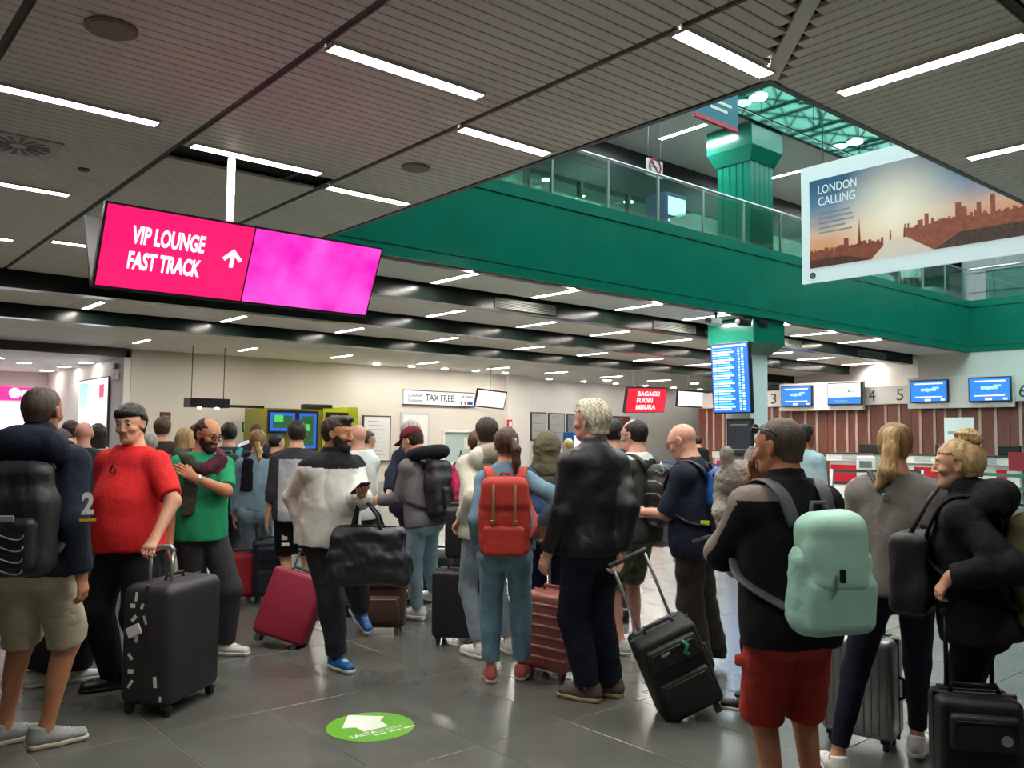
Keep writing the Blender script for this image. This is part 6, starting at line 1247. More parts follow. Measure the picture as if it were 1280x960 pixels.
pts = [(0.14 * math.sin(a), 0.13 * math.cos(a), 0.0) for a in np.linspace(-2.5, 2.5, 17)]; c = world_of(p, p.T(0, -0.12, 1.49)); t = empty('neck_pillow', c, p.root.rotation_euler[2] + PI); t.rotation_euler[0] = math.radians(12); tag(t, 'black horseshoe neck pillow lying over the black backpack and shoulders', 'pillow'); MB().tube(pts, [0.04] + [0.055] * 15 + [0.04], 14).build('cushion', cloth('black velour', '#141417', bump=0.4), t, True); MB().tube([(0.0, -0.125, -0.0), (0.0, -0.13, -0.07)], 0.008, 6).build('snap_tab', nyl, t, True)
phone(p, 'R', 'phone held by the person in the burgundy cap', 50)
hb = empty('handbag', world_of(p, p.T(0.06, -0.38, 1.02))); tag(hb, 'pink and red patterned bag hanging behind the black backpack', 'bag')
me = sdf_mesh('bag_body', [U(rb((0, 0, 0.16), (0.10, 0.045, 0.16), 0.04), 0.02), ('n', 0.006, 20, 3)], 0.010, mat('pink pattern', '#b02a56', 0.6, 0, 0.8, 16)); link('bag_body', me, hb); MB().tube([(-0.05, 0, 0.3), (0, 0.02, 0.43), (0.05, 0, 0.3)], 0.008, 6).build('bag_handle', nyl, hb, True)
# grey haired man beyond
p = Person(514, 8.3, 55, 1.72, 'grey haired man in dark jacket beyond the burgundy cap', lod=2, arms={'L': dict(px=(484, 622, 7.9))}).body(); p.top(navy, 0.024, 1.95, 0.85, 0.01, 'stand', 'jacket'); p.bottom(char); p.shoes(blksh, RUBB); p.hair(HA['grey'], 'short', 0.009)

# person in cream hoodie
p = Person(608, 6.35, -28, 1.71, 'dark haired person in cream hoodie beside the red backpack', lod=1, feet={'L': (598, 822, -12), 'R': (636, 816, 10)}, arms={'L': dict(px=(577, 648, 6.2), palm=(0, 0, -1), curl=60), 'R': dict(to=(0.2, 0.15, 0.92))}, head=(8, 0, 0)).body()
p.top([cream, cloth('taupe fleece', '#8f877a')], 0.026, 1.95, 0.86, 0.012, 'hood', 'hoodie', zones=[lambda c: (c[:, 2] > 1.41) & (c[:, 1] < 0.0) & (np.abs(c[:, 0]) < 0.13)]); p.bottom(cloth('grey jeans', '#7d8a93'), 0.012, 1.93); p.shoes(whsh); p.hair(HA['dbrown'], 'short', 0.010)
p = Person(596, 7.7, -5, 1.62, 'brown haired head just left of the cream hoodie', lod=2).body(); p.top(brn, 0.02, 1.95, 0.86); p.bottom(char); p.shoes(blksh, RUBB); p.hair(HA['brown'], 'short', 0.011)

# woman with the red backpack
p = Person(633, 5.5, 2, 1.63, 'woman with brown ponytail in denim shirt and jeans, wearing a red backpack', 'f', head=(-14, 0, 0), feet={'L': (613, 851, -8), 'R': (652, 849, 10)}, arms={'R': dict(px=(677, 655, 5.42), pole=(0.8, -0.6, 0), palm=(0, 0, -1), dir=(0.1, 0.3, -0.9), curl=60), 'L': dict(px=(597, 685, 5.45))}).body()
p.top(cloth('denim shirt blue', '#6b8a9e', var=0.18), 0.018, 1.95, 0.93, 0.010, 'polo', 'denim_shirt', wr=0.005); p.bottom(jean_m, 0.014, 1.86, 1.6, 0.004, wr=0.004); p.shoes(pinksh, mat('pale pink rubber', '#cdb3aa', .6)); p.hair(HA['brown'], 'tied', 0.011, n=0.003)
p.tail(HA['brown'], [(0.02, -0.115, 0.03), (0.04, -0.145, -0.03), (0.045, -0.15, -0.12), (0.04, -0.145, -0.19)], [0.024, 0.032, 0.028, 0.012]); p.mb('hair_clip', MB().rbox(p.Hd(0.045, -0.125, 0.035), (0.012, 0.012, 0.03), 0.004, 2), RUB)
redn = mat('red canvas', '#b23126', 0.7, 0, 0.12, 10, 0.25, 200); tanl = mat('tan leather strap', '#8a6a4c', 0.6)
b = p.backpack('red canvas backpack with tan straps on the woman with the ponytail', redn, 0.33, 0.50, 0.15, 1.415, -0.12, 0.022, pocket=False, rad=0.05, taper=0.9, strap_w=0.036, extra=lambda q, R: [U(rb(q(0, -0.015, 0.15), V3(0.155, 0.085, 0.11), 0.06, R), 0.02)])
for sg in (-1, 1):
    ln = [p.bq(sg * 0.070, -0.05, 0.24), p.bq(sg * 0.070, -0.098, 0.21), p.bq(sg * 0.070, -0.108, 0.12), p.bq(sg * 0.070, -0.104, 0.03), p.bq(sg * 0.072, -0.088, -0.03), p.bq(sg * 0.073, -0.086, -0.12)]
    p.bag_mb(b, 'buckle_strap', MB().tube(ln, 0.010, 8, rb=0.004, side=p.xr), tanl); p.bag_mb(b, 'buckle', MB().rbox(p.bq(sg * 0.072, -0.096, -0.03), (0.032, 0.012, 0.03), 0.004, 1), gold, None, False)
p.bag_mb(b, 'label_patch', MB().rbox(p.bq(0.03, -0.086, -0.165), (0.075, 0.008, 0.055), 0.003, 1), mat('label cream', '#d8d2c2', 0.6), None, False); p.bag_mb(b, 'label_mark', MB().rbox(p.bq(0.03, -0.091, -0.165), (0.04, 0.004, 0.02), 0.001, 1), mat('label grey green', '#8fa898', .6), None, False)
p.bag_add(b, 'lower_pocket', [U(rb(p.bq(0, -0.075, -0.15), V3(0.135, 0.025, 0.10), 0.03, p.bR), 0.02), ('n', 0.002, 30, 2)], 0.009, redn)

# person with the olive hood up
p = Person(684, 6.4, 4, 1.60, 'person with olive hood up and blue backpack, next to the grey haired man', 'f', lod=1, build=1.05, feet={'L': (672, 814, 0), 'R': (694, 812, 5)}, arms={'L': dict(to=(-0.2, 0.12, 0.9))}).body()
hood = [U(ell(p.Hd(0, -0.025, 0.028), V3(0.106, 0.125, 0.118), p.RH), 0.02), U(seg(p.Hd(0, -0.055, 0.0), p.T(0, -0.075, 1.45), (0.10, 0.085), (0.12, 0.07), p.xr), 0.05), S(rb(p.Hd(0, 0.11, -0.01), V3(0.065, 0.07, 0.09), 0.05, p.RH), 0.02), ('n', 0.006, 24, 8), ('n', 0.003, 50, 9)]
p.top(olive, 0.024, 1.95, 0.88, 0.01, None, 'hoodie', extra=None); p.add('hood', hood, 0.010, olive); p.bottom(navy, 0.012, 1.93); p.shoes(blksh, RUBB); p.hair(HA['brown'], 'short', 0.008)
b = p.backpack('blue denim backpack on the person with the olive hood', cloth('blue denim bag', '#33496b', var=0.2), 0.27, 0.42, 0.13, 1.33, -0.14, 0.03, strap_w=0.028)

# tall grey haired man
p = Person(741, 5.15, -38, 1.79, 'tall grey haired man in black leather jacket and dark jeans', skin='pink', build=0.96, twist=6, head=(-22, 0, 0), feet={'L': (735, 876, -28), 'R': (764, 870, -18)}, arms={'R': dict(px=(776, 690, 5.02), palm=(-1, 0, -0.3), curl=60), 'L': dict(to=(-0.24, 0.10, 0.88))}).body()
p.top(leather, 0.022, 1.97, 0.87, 0.008, 'stand', 'leather_jacket', wr=0.006); p.bottom(jean_d, 0.020, 1.97, 1.5, 0.010, wr=0.005); p.shoes(suede, mat('tan rubber', '#b7a27e', .6), lace=None); p.hair(HA['lgrey'], 'spiky', 0.015, n=0.006, line=0.05, back=-0.075); p.brows(HA['grey'])
p = Person(766, 7.5, -20, 1.73, 'dark haired head between the grey haired man and the balding man', lod=2).body(); p.top(navy, 0.02, 1.95, 0.86); p.bottom(char); p.shoes(blksh, RUBB); p.hair(HA['black'], 'short', 0.011)

# man with camouflage shorts
camo = mat('camouflage', '#5a6048', 0.85, 0, 0.75, 14)
p = Person(795, 6.4, -58, 1.71, 'balding man with dark jacket, black backpack and camouflage shorts', skin='pink', head=(0, 6, 0), lod=1, feet={'L': (776, 818, -8), 'R': (797, 808, 8)}, arms={'L': dict(to=(-0.16, 0.34, 1.05)), 'R': dict(to=(0.16, 0.30, 1.02))}).body()
p.top([cloth('faded olive jacket', '#3e3f3a'), whitec], 0.026, 1.95, 0.84, 0.012, 'crew', 'jacket', zones=[lambda c: c[:, 2] > 1.45]); p.bottom(camo, 0.022, 0.96, flare=0.012, name='shorts'); p.shoes(whsh); p.hair(HA['black'], 'short', 0.006, n=0.002, bald=True, line=0.085); p.glasses(blksh, thick=0.002)
b = p.backpack('black patterned backpack on the man with camouflage shorts', [nyl, mat('grey print', '#8a8a8a', 0.6)], 0.30, 0.46, 0.17, 1.42, -0.14, 0.026, zones=[lambda c: (np.sin(c[:, 2] * 60 + 2 * np.sin(c[:, 0] * 50)) > 0.93)])
c = world_of(p, p.T(0.16, -0.12, 0.80)); t = empty('waist_bag', c, p.root.rotation_euler[2] - 0.6); tag(t, 'grey drawstring bag hanging at the hip of the man with camouflage shorts', 'bag'); me = sdf_mesh('bag_body', [U(rb((0, 0, 0.10), (0.10, 0.05, 0.11), 0.04), 0.02), ('n', 0.008, 22, 6)], 0.010, mat('pale grey nylon', '#8f9094', .6)); link('bag_body', me, t); MB().tube([(0.08, -0.03, 0.15), (0.10, -0.04, 0.02), (0.09, -0.03, -0.12)], 0.006, 6).tube([(0.0, 0.0, 0.2), (-0.05, 0.02, 0.36)], 0.006, 6).build('cord', nyl, t, True)

# bald man with the phone
p = Person(868, 5.75, -70, 1.68, 'bald man with glasses in dark navy polo reading his phone', skin='pink', build=1.0, lean=4, belly=0.02, head=(0, 24, 0), feet={'L': (878, 842, -6), 'R': (896, 830, 8)}, arms={'L': dict(to=(-0.08, 0.36, 1.12), pole=(-0.5, -0.8, -0.6), palm=(0.6, 0, 0.8), curl=40), 'R': dict(to=(0.05, 0.34, 1.10), pole=(0.6, -0.8, -0.5), palm=(-0.6, 0, 0.8), curl=40)}).body()
p.top(navy, 0.020, 0.98, 0.84, 0.016, 'polo', 'polo_shirt', sleeve_t=0.030, wr=0.006); p.bottom(cloth('brown grey chinos', '#413b37'), 0.020, 1.98, 1.4, 0.012, wr=0.007); p.shoes(blksh, RUBB); p.glasses(metal_d, thick=0.002); phone(p, 'L', 'phone in the hands of the bald man in the navy polo', 35)
bl_ = mat('royal blue nylon', '#164a94', 0.5, 0, 0.1, 15, .2, 150); lime = mat('lime cord', '#b8cc30', 0.5)
b = p.backpack('bright blue hiking backpack with lime tabs on the bald man', [bl_, nyl], 0.29, 0.48, 0.18, 1.43, -0.135, 0.024, strap_m=nyl, zones=[lambda c, T=p.T: c[:, 2] < 1.20])
p.bag_mb(b, 'pale_piping', MB().tube([p.bq(-0.12, -0.03, 0.20), p.bq(-0.148, -0.06, 0.10), p.bq(-0.15, -0.06, -0.02), p.bq(-0.14, -0.02, -0.1)], 0.009, 8), mat('pale lime piping', '#bfd2a8', 0.5)); p.bag_mb(b, 'lime_tab', MB().rbox(p.bq(-0.15, 0.10, -0.12), (0.02, 0.08, 0.03), 0.006, 2), lime, None, False); p.bag_mb(b, 'hip_strap', MB().tube([p.bq(-0.14, 0.03, -0.2), p.bq(-0.20, 0.16, -0.24), p.bq(-0.19, 0.22, -0.36)], 0.014, 8, rb=0.004), greyn)

# half hidden person: only trousers and shoe show
p = Person(962, 4.75, -78, 1.50, 'person hidden behind the man in red shorts, navy leg and black shoe showing', lod=1, feet={'L': (936, 897, -4), 'R': (952, 888, 6)}).body(); p.top(blk, 0.02, 1.95, 0.88); p.bottom(navy, 0.012, 1.95, 1.2); p.shoes(blksh, RUB); p.hair(HA['brown'], 'short', 0.01)

# man in red shorts with the mint backpack
gj = cloth('warm grey panel', '#8b8178'); rsh = cloth('brick red cotton', '#a3332c', var=0.14)
p = Person(984, 3.4, -36, 1.655, 'man in black jacket and red shorts hugging a toy, mint backpack on back', skin='tan', build=1.04, lean=3, head=(-24, 4, 0), feet={'L': (972, 1045, -6), 'R': (1018, 1035, 12)}, arms={'L': dict(to=(0.05, 0.27, 1.14), pole=(-1, 0.35, -0.55), palm=(0, -1, 0), curl=30), 'R': dict(to=(0.0, 0.185, 1.445), pole=(0.5, 0.3, -1), palm=(-0.2, -1, 0), dir=(-0.35, -0.1, 1), curl=22)}).body()
AL = p.arms['L']
def grey_zone(c, A=AL):
    # shoulder yoke and the outer half of the left upper arm
    w = (A['el'] - A['sh']); L_ = np.linalg.norm(w); w = w / L_; u = (c - A['sh']) @ w; r = np.linalg.norm((c - A['sh']) - np.outer(u, w), axis=1); up = (c - A['sh'] - np.outer(u, w))[:, 2]
    return ((u > -0.03) & (u < L_ + 0.04) & (r < 0.11) & (up > -0.005) & (c[:, 0] < -0.10)) | ((c[:, 2] > 1.415) & (c[:, 0] < -0.085) & (c[:, 2] < 1.475))
p.top([blk, gj], 0.028, 1.96, 0.83, 0.010, 'stand', 'sports_jacket', wr=0.005, zones=[grey_zone], h=0.0075); p.bottom(rsh, 0.022, 0.995, flare=0.014, name='shorts', wr=0.005); p.shoes(greysh); p.hair(HA['buzz'], 'buzz', 0.0045, n=0.001, line=0.06, back=-0.065); p.brows(HA['dbrown']); p.glasses(blksh, up=0.058, back=-0.015, lens=mat('dark lens', '#0c0c0e', 0.1), name='sunglasses', thick=0.004, pitch=-10)
lg = p.legs['L']; c = lg[0] + (lg[1] - lg[0]) * 0.52; sd = V3(-1, -0.25, 0); sd /= np.linalg.norm(sd); m_ = MB(); m_.rbox(c + sd * 0.098 + V3(0, 0, 0.05), (0.03, 0.15, 0.05), 0.012, 2, Matrix(rotm(-14).tolist())); p.mb('pocket_flap', m_, rsh)
mint = mat('mint nylon', '#aadcc9', 0.55, 0, 0.06, 8, 0.15, 90)
b = p.backpack('mint green backpack on the man in red shorts', mint, 0.34, 0.47, 0.17, 1.365, -0.15, 0.034, strap_m=mat('grey webbing', '#55565a', 0.6), pocket=False, side=0.022, tilt=-8, rad=0.08, taper=0.72, wr=0.004, extra=lambda q, R: [U(rb(q(0, -0.075, -0.10), V3(0.15, 0.05, 0.115), 0.05, R), 0.03)])
p.bag_add(b, 'flap', [U(rb(p.bq(-0.01, -0.012, 0.12), V3(0.135, 0.095, 0.125), 0.075, p.bR), 0.02), U(rb(p.bq(-0.02, -0.06, 0.05), V3(0.12, 0.06, 0.11), 0.05, p.bR @ rotm(0, 12)), 0.03), ('c', -0.005, 9, 77)], 0.008, mint); p.bag_mb(b, 'closure_slot', MB().rbox(p.bq(-0.06, -0.150, 0.03), (0.02, 0.02, 0.05), 0.005, 2), blk)
# plush toy in his arms
pw = EYE + ray(926, 604) / FPX * 3.66 - V3(0, 0, 0.09); t = empty('plush_toy', pw, p.root.rotation_euler[2]); tag(t, 'pale grey plush toy hugged by the man in red shorts', 'toy')
plm = mat('grey plush', '#a8a49c', 0.95, 0, 0.12, 40, 0.9, 130); me = sdf_mesh('plush_body', [U(ell((0, 0.02, 0.10), (0.10, 0.09, 0.09)), 0.04), U(ell((0.0, 0.06, 0.0), (0.09, 0.07, 0.12)), 0.04), U(seg((-0.08, 0.02, -0.01), (-0.13, -0.05, -0.03), 0.036, 0.034), 0.02), U(ell((0.06, 0.0, 0.03), (0.09, 0.07, 0.09)), 0.04), U(seg((-0.02, 0.03, -0.10), (-0.035, 0.0, -0.27), 0.036, 0.034), 0.02), U(ell((-0.06, 0.01, 0.20), (0.03, 0.025, 0.05)), 0.02), U(ell((0.07, 0.02, 0.19), (0.035, 0.025, 0.055)), 0.02), U(seg((-0.04, 0.06, -0.08), (-0.05, 0.05, -0.19), 0.035, 0.033), 0.02), ('n', 0.005, 60, 5), ('n', 0.003, 140, 6)], 0.007, plm); link('plush_body', me, t)
MB().rbox((-0.07, 0.09, 0.12), (0.02, 0.02, 0.02), 0.008, 3).build('nose', blk, t, True)

# woman in the grey jumper
p = Person(1118, 4.15, -4, 1.655, 'woman with long blonde ponytail in grey jumper and navy jeans', 'f', build=1.08, head=(6, 4, 0), feet={'L': (1046, 970, -22), 'R': (1147, 948, 14)}, arms={'R': dict(to=(0.17, 0.22, 0.98)), 'L': dict(to=(-0.14, 0.30, 1.02))}).body()
p.top(greyk, 0.032, 1.95, 0.905, 0.022, 'crew', 'jumper', wr=0.007); p.bottom(jean_d, 0.006, 1.86, 1.0, wr=0.003); p.shoes(whsh); p.hair(HA['dblond'], 'tied', 0.012, n=0.003)
p.tail(HA['blond'], [(-0.0, -0.10, 0.075), (-0.01, -0.15, 0.055), (-0.015, -0.165, -0.03), (-0.03, -0.165, -0.13), (-0.075, -0.155, -0.215)], [0.022, 0.034, 0.036, 0.044, 0.018], h=0.005); p.mb('hair_tie', MB().tube([p.Hd(0, -0.108, 0.07), p.Hd(0, -0.122, 0.068)], 0.027, 12), blk)
b = p.bag_root('shoulder_bag', 'black shoulder bag with long strap on the woman in the grey jumper', 'bag', (0.27, 0.06, 0.86))
p.bag_add(b, 'bag_body', [U(rb(p.T(0.27, 0.10, 1.03), V3(0.075, 0.16, 0.15), 0.05, p.RT), 0.02), ('n', 0.006, 18, 3)], 0.009, nyl)
p.bag_mb(b, 'strap', MB().tube([p.T(0.27, -0.04, 1.14), p.T(0.20, -0.14, 1.17), p.T(0.05, -0.165, 1.29), p.T(-0.08, -0.14, 1.42), p.T(-0.125, -0.06, 1.505), p.T(-0.12, 0.03, 1.505), p.T(-0.05, 0.16, 1.40), p.T(0.12, 0.175, 1.25), p.T(0.25, 0.16, 1.14)], 0.013, 8, rb=0.005), nyl); p.bag_mb(b, 'strap_buckle', MB().rbox(p.T(-0.055, -0.162, 1.385), (0.03, 0.01, 0.035), 0.003, 1), steel_m, None, False)

# woman with the bun
p = Person(1219, 3.6, -82, 1.58, 'woman with blonde bun in black hoodie, in profile at the right', 'f', build=1.06, lean=6, head=(-6, 2, 0), feet={'L': (1196, 1012, -6), 'R': (1240, 1030, 8)}, arms={'L': dict(px=(1187, 722, 3.42), palm=(0.5, 0, -1), dir=(0, 0.5, -0.7), curl=60), 'R': dict(to=(0.15, 0.28, 1.0))}).body()
p.top(blk, 0.030, 1.96, 0.85, 0.016, 'hood', 'hoodie', wr=0.007); p.bottom(blk, 0.010, 1.90, 1.2); p.shoes(whsh); p.hair(HA['blond'], 'tied', 0.012, n=0.003, line=0.062); p.brows(HA['dblond'])
p.add('hair_bun', [U(ell(p.Hd(0, -0.055, 0.140), V3(0.045, 0.042, 0.036), p.RH), 0.02), U(ell(p.Hd(0.02, -0.02, 0.146), V3(0.028, 0.028, 0.024), p.RH), 0.015), U(ell(p.Hd(-0.02, -0.085, 0.125), V3(0.03, 0.03, 0.028), p.RH), 0.015), ('n', 0.005, 80, 5), ('n', 0.003, 190, 6)], 0.005, HA['blond'])
p.mb('drawstring', MB().tube([p.T(-0.045, 0.118, 1.42), p.T(-0.05, 0.16, 1.33), p.T(-0.05, 0.165, 1.24)], 0.0045, 6), RUB)
b = p.backpack('olive and black backpack of the woman with the bun, at the right edge', [mat('camo olive', '#5c5836', 0.7, 0, 0.5, 9), blk], 0.30, 0.50, 0.20, 1.40, -0.155, 0.034, strap_m=blk, pocket=True)
c = world_of(p, p.T(-0.06, 0.26, 0.97)); t = empty('tote_bag', c, p.root.rotation_euler[2]); tag(t, 'black tote bag in front of the woman with the bun', 'bag'); me = sdf_mesh('bag_body', [U(rb((0, 0, 0.17), (0.14, 0.075, 0.17), 0.04), 0.02), ('n', 0.008, 14, 9)], 0.009, nyl); link('bag_body', me, t); MB().tube([(-0.09, 0, 0.32), (-0.05, -0.07, 0.47), (0.0, -0.10, 0.52)], 0.010, 6).build('bag_handle', nyl, t, True)

# man in the pale blue shirt
p = Person(1006, 8.6, 38, 1.72, 'man in pale blue shirt walking off toward the check-in desks', skin='dark', lod=1).body(); p.top(cloth('pale blue cotton', '#a8c4cc', var=0.06), 0.018, 1.95, 0.88, 0.014, 'polo', 'shirt'); p.bottom(char); p.shoes(blksh, RUBB); p.hair(HA['black'], 'short', 0.010)
# woman in black behind the man at the left edge
p = Person(72, 5.45, 60, 1.60, 'person in black trousers and white sandals behind the navy hoodie man', 'f', lod=1, feet={'R': (92, 852, 20), 'L': (45, 858, 10)}).body(); p.top(blk, 0.024, 1.95, 0.8); p.bottom(blk, 0.03, 1.95, 1.5, 0.035); p.shoes(whsh, RUB, lace=None); p.hair(HA['dbrown'], 'short', 0.012)

# the crowd farther back: head column, top row, distance, heading, and what sets each apart
CROWD = [(88, 527, 9.0, 5, 'm', 'short', 'dbrown', blk, 'dark haired person in the queue just right of the navy hoodie head'),
    (99, 531, 10.0, -10, 'm', 'short', 'black', brn, 'dark head second from the navy hoodie man in the left queue'),
    (105, 528, 8.2, 10, 'm', None, None, char, 'bald pink headed man in the left queue'),
    (122, 530, 8.8, -5, 'f', 'long', 'dbrown', cream, 'woman with cream top half hidden behind the man in red'),
    (172, 527, 9.8, 0, 'm', 'short', 'brown', brn, 'brown haired head right behind the man in red'),
    (187, 541, 8.4, 15, 'f', 'short', 'grey', greyk, 'small grey haired person between the red and green shirts'),
    (203, 522, 9.4, 20, 'm', 'short', 'brown', brn, 'man in dark brown top under the small red notice'),
    (231, 534, 8.0, -10, 'f', 'long', 'blond', olive, 'woman with loose blonde hair left of the man in green'),
    (246, 530, 10.2, 0, 'm', 'short', 'brown', char, 'tall head behind the blonde loose hair'),
    (286, 528, 9.0, 0, 'm', 'short', 'black', char, 'dark capped man with teal strapped pack behind the man in green'),
    (346, 541, 10.5, 60, 'm', 'short', 'black', blk, 'dark haired head before the blue screens'),
    (460, 537, 11.5, 80, 'm', 'short', 'brown', whitec, 'man in white turned right before the tall framed notice'),
    (711, 544, 13.0, 20, 'f', 'long', 'blond', denim_l, 'woman with fair ponytail before the blue machine'),
    (320, 530, 11.5, -20, 'm', 'short', 'brown', navy, 'head beyond the woman with the braid'),
    (873, 540, 19.0, 0, 'm', 'short', 'black', blk, 'tiny far person beyond the bald man with the phone')]
for px, top, d_, a_, sx, st, hc_, cl, lab in CROWD:
    p = Person(px, d_, a_, 1.57 + (543 - top) / FPX * d_ - 0.005, lab, sx, lod=2 if d_ < 9.5 else 3, skin='light' if st else 'pink').body(); p.top(cl, 0.022, 1.95, 0.86, 0.01); p.bottom(char, 0.014); p.shoes(blksh, RUBB)
    if st: p.hair(HA[hc_], st, 0.012, h=0.009 if d_ < 9.5 else 0.012)
    if 'teal' in lab: p.backpack('charcoal pack with teal strap on the dark capped man', char, 0.3, 0.44, 0.16, 1.42, -0.14, 0.024, strap_m=mat('teal webbing', '#2f8f8f', .6))
p = Person(0, 0, 0, 1.68, 'person in white on the balcony behind the glass', pos=(22.2, 11.6, 5.2), a_=0, lod=2) if False else Person(0, 0, 170, 1.66, 'person in pale top standing on the balcony, below the poster', pos=tuple(on_y(1139, 379, 10.9) * [1, 1, 0] + V3(0, 0, 5.2)), lod=2)
p.body(); p.top(whitec, 0.02, 1.95, 0.86); p.bottom(char); p.shoes(blksh, RUBB); p.hair(HA['brown'], 'short', 0.01)

# ================================================================== luggage
def case(px, py, a, w, d, h, label, m, soft=False, tilt=0, roll=0, pull=0.0, ribs=0, pull_m=steel_m, name='suitcase', wheels=4, group=None, pockets=False, pos=None, trim=None, handle=True, rad=None, wheel_m=None):
    g = on_z(px, py, 0) if pos is None else V3(*pos); az = math.atan2(g[0], g[1]) + math.radians(a)
    t = empty(name, g, 0); t.rotation_euler = (Matrix.Rotation(-az, 3, 'Z') @ Matrix.Rotation(math.radians(roll), 3, 'Y') @ Matrix.Rotation(math.radians(tilt), 3, 'X')).to_euler(); tag(t, label, 'suitcase', group)
    z0 = 0.055; r = rad or (0.05 if not soft else 0.035); B = MB().rbox((0, 0, z0 + h / 2), (w, d, h), r, 5)
    b = B.build('shell', m, t, True); tr = trim or dgrey_m
    if ribs:
        for i in range(ribs):
            z = z0 + 0.08 + (h - 0.16) * i / max(1, ribs - 1)
            MB().rbox((0, 0, z), (w + 0.012, d + 0.012, (h - 0.16) / ribs * 0.55), 0.012, 2).build('rib', m, t, True)
    MB().rbox((0, 0, z0 + h / 2), (w + 0.006, 0.012, h + 0.006), 0.005, 1).build('zip_seam', tr, t)
    if pockets:
        for (zc, hh) in ((0.30, 0.42), (0.78, 0.26)):
            MB().rbox((0, -d / 2 - 0.012, z0 + h * zc), (w * 0.82, 0.05, h * hh), 0.02, 3).build('front_pocket', m, t, True); zz = z0 + h * (zc + hh / 2) - 0.025
            MB().tube([(-w * 0.36, -d / 2 - 0.034, zz - 0.06), (-w * 0.34, -d / 2 - 0.038, zz), (w * 0.34, -d / 2 - 0.038, zz), (w * 0.36, -d / 2 - 0.034, zz - 0.06)], 0.005, 6).build('pocket_zip', tr, t, True)
    if handle:
        MB().tube([(-0.09, 0, z0 + h - 0.005), (-0.08, 0, z0 + h + 0.028), (0.08, 0, z0 + h + 0.028), (0.09, 0, z0 + h - 0.005)], 0.012, 8, rb=0.008).build('top_handle', tr, t, True)
        MB().tube([(w / 2 - 0.003, 0, z0 + h * 0.62), (w / 2 + 0.025, 0, z0 + h * 0.60), (w / 2 + 0.025, 0, z0 + h * 0.42), (w / 2 - 0.003, 0, z0 + h * 0.40)], 0.010, 8, rb=0.007).build('side_handle', tr, t, True)
    for sx in (-1, 1):
        for sy in ((-1, 1) if wheels == 4 else (1,)):
            x, y = sx * (w / 2 - 0.05), sy * (d / 2 - 0.045); q = MB().disc((x, y, 0.026), 0.026, 0.022, 16, 'x').build('wheel', wheel_m or RUBB, t, True); MB().rbox((x, y, 0.052), (0.05, 0.05, 0.03), 0.008, 2).build('wheel_fork', tr, q, True)
    if wheels == 2:
        for sx in (-1, 1): MB().rbox((sx * (w / 2 - 0.06), -d / 2 + 0.03, 0.028), (0.04, 0.03, 0.056), 0.008, 2).build('foot', tr, t)
    if pull:
        y = d / 2 - 0.05; hw_ = min(0.10, w * 0.28)
        for sx in (-1, 1): MB().tube([(sx * hw_, y, z0 + h - 0.05), (sx * hw_, y, z0 + h + pull)], 0.009, 8).build('pull_rod', pull_m, t, True)
        MB().rbox((0, y, z0 + h + pull), (hw_ * 2 + 0.04, 0.03, 0.028), 0.011, 3).build('pull_grip', tr, t, True); MB().rbox((0, y, z0 + h + 0.001), (hw_ * 2 + 0.07, 0.05, 0.012), 0.004, 1).build('rod_plate', tr, t)
    t['w'] = w; return t
hardblk = mat('scuffed black shell', '#26262a', 0.5, 0, 0.22, 5, 0.12, 30)
ca, cb, cc = on_z(150, 893, 0), on_z(205, 903, 0), on_z(272, 868, 0); ctr = (ca + cc) / 2; ctr[2] = 0
wv = cc - cb; dv = ca - cb; ang_w = math.degrees(math.atan2(ctr[0], ctr[1]))
fd = -np.array([dv[0], dv[1]]); az_front = math.degrees(math.atan2(wv[1], wv[0]))
t = case(0, 0, -az_front - ang_w, float(np.linalg.norm(wv)), float(max(0.27, np.linalg.norm(dv))), 0.67, 'large scuffed black hard suitcase with white stickers in front of the man in red', hardblk, rad=0.06, pull=0.0, pos=ctr, trim=black_m)
w_, d_ = float(np.linalg.norm(wv)), float(max(0.27, np.linalg.norm(dv)))
for k_, (yy, zz, sy, sz, rx) in enumerate(((0.06, 0.66, 0.012, 0.05, 5), (0.08, 0.61, 0.03, 0.022, 0), (0.02, 0.61, 0.016, 0.03, 20), (0.07, 0.54, 0.02, 0.04, 40), (0.0, 0.535, 0.014, 0.05, -15), (0.05, 0.43, 0.022, 0.04, 0), (0.085, 0.33, 0.016, 0.04, -40), (0.08, 0.25, 0.034, 0.024, 0), (0.08, 0.18, 0.014, 0.05, 35), (-0.075, 0.20, 0.02, 0.06, -6), (-0.11, 0.11, 0.012, 0.03, 0))):
    o = MB().cbox((0, 0, 0), (0.003, sy, sz)).build('sticker', mat('white sticker', '#d2d6d4', 0.5), t); o.location = (-w_ / 2 - 0.001, yy, zz); o.rotation_euler = (math.radians(rx), 0, 0)
o = MB().rbox((0, 0, 0), (0.012, 0.09, 0.06), 0.005, 2).build('luggage_tag', mat('white sticker', '#d2d6d4', .5), t); o.location = (-w_ / 2 - 0.012, 0.06, 0.475); o.rotation_euler = (math.radians(-25), 0, 0)
for sx in (-1, 1): MB().tube([(-w_ * 0.25, sx * 0.07, 0.70), (-w_ * 0.25, sx * 0.07, 0.90)], 0.010, 8).build('pull_rod', steel_m, t, True)
MB().tube([(-w_ * 0.25, -0.08, 0.90), (-w_ * 0.25, -0.06, 0.925), (-w_ * 0.25, 0.06, 0.925), (-w_ * 0.25, 0.08, 0.90)], 0.014, 10).build('pull_grip', steel_m, t, True)
crim = mat('crimson nylon', '#8e1030', 0.6, 0, 0.12, 12, 0.25, 160)
t = case(346, 808, 18, 0.40, 0.24, 0.50, 'crimson soft suitcase tilted beside the walking man', crim, True, tilt=-14, roll=16, wheels=2, pull=0.16, pull_m=dgrey_m)
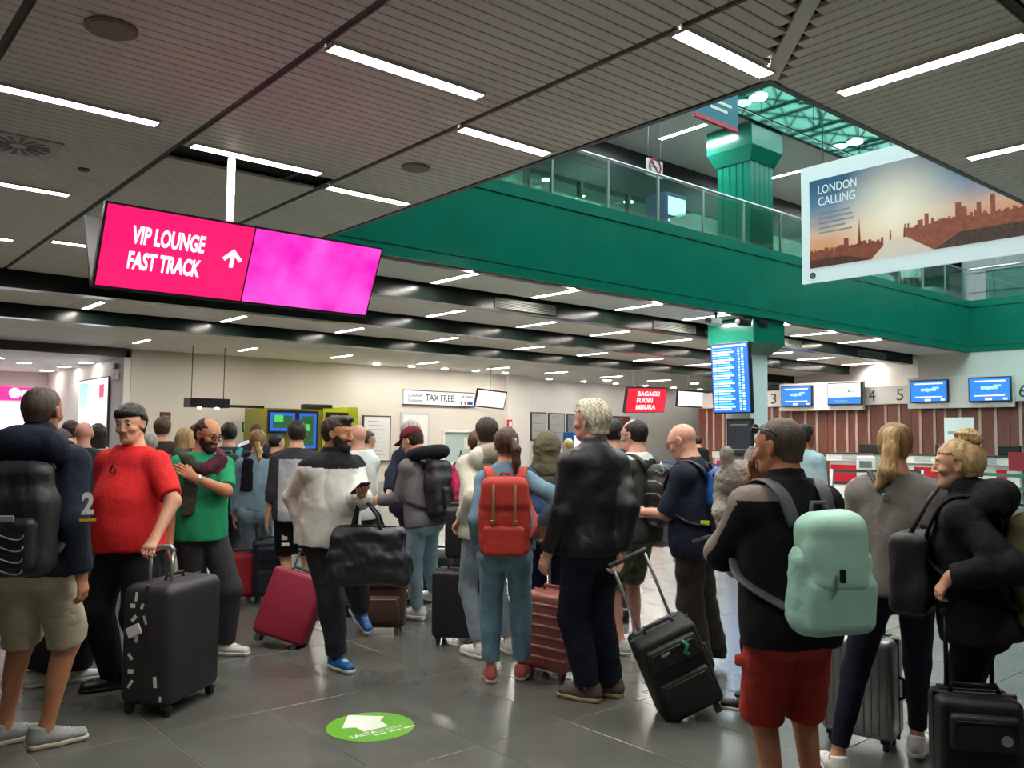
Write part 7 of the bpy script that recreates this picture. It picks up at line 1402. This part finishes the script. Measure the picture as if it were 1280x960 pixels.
brnn = mat('brown nylon', '#4b3629', 0.65, 0, 0.12, 12, 0.25, 160); t = case(477, 790, 6, 0.38, 0.25, 0.50, 'brown soft suitcase with tan piping behind the walking man', brnn, True, wheels=2, pockets=True, trim=mat('tan piping', '#85705a', .6))
t = case(573, 803, 14, 0.37, 0.27, 0.50, 'black upright suitcase with a black bag standing on it', nyl, True, wheels=4); g = Vector(t.location)
o = case(0, 0, 14, 0.22, 0.18, 0.38, 'small black case stacked on the black upright suitcase', nyl, True, wheels=2, pos=(g.x + 0.01, g.y + 0.0, 0.59)); 
t = case(335, 752, -6, 0.30, 0.24, 0.52, 'dark blue soft suitcase behind the crimson one', mat('dark blue nylon', '#1e2836', .6), True, wheels=2, pockets=True)
pk = mat('rose shell', '#9c5a50', 0.38, 0.1, 0.06, 4, coat=0.2); t = case(692, 845, 40, 0.36, 0.24, 0.50, 'rose pink ribbed hard suitcase with raised handle', pk, rad=0.045, ribs=6, pull=0.42, wheel_m=mat('rose wheel', '#7d4a42', 0.5), trim=mat('rose trim', '#84493f', 0.5), pull_m=mat('rose rod', '#8f776c', .4, .5))
o = MB().rbox((0, 0, 0), (0.004, 0.05, 0.08), 0.0015, 1).build('luggage_tag', RUB, t); o.location = (0.19, -0.05, 0.45)
t = case(868, 893, -18, 0.36, 0.24, 0.50, 'black soft trolley case tilted on two wheels, handle raised', mat('black ballistic', '#1a1816', .6, 0, .1, 14, .25, 180), True, tilt=6, roll=-24, wheels=2, pull=0.42, pockets=True)
o = MB().tube([(0.06, -0.16, 0.50), (0.08, -0.17, 0.47), (0.05, -0.175, 0.44), (0.07, -0.175, 0.42)], 0.012, 8).build('green_ribbon', mat('green ribbon', '#1d7a62', .6), t, True); MB().cbox((-0.05, -0.163, 0.47), (0.05, 0.006, 0.016)).build('name_plate', steel_m, t)
sil = mat('brushed aluminium shell', '#9a9c9e', 0.32, 0.75, 0.08, 3); t = case(1078, 928, 16, 0.37, 0.22, 0.50, 'silver grooved hard suitcase behind the woman in the grey jumper', sil, rad=0.04, pull=0.12, pull_m=metal_d, trim=metal_d)
for i in range(9): MB().rbox((-0.15 + i * 0.0375, 0, 0.305), (0.010, 0.232, 0.44), 0.004, 2).build('groove_rib', sil, t, True)
t = case(1222, 1058, -16, 0.30, 0.22, 0.53, 'large black soft suitcase at the lower right corner', nyl, True, wheels=4, pull=0.30, pockets=True, pull_m=metal_d, trim=metal_d); MB().disc((0.06, -0.175, 0.46), 0.02, 0.006, 14, 'y').build('round_badge', steel_m, t)
t = case(301, 752, 0, 0.26, 0.2, 0.4, 'small red suitcase far behind between the green shirt and light jeans', mat('bright red', '#a81c2a', .5), wheels=2)
t = case(548, 745, 10, 0.3, 0.24, 0.4, 'round topped black case far behind the light jeans', nyl, rad=0.1, wheels=2)
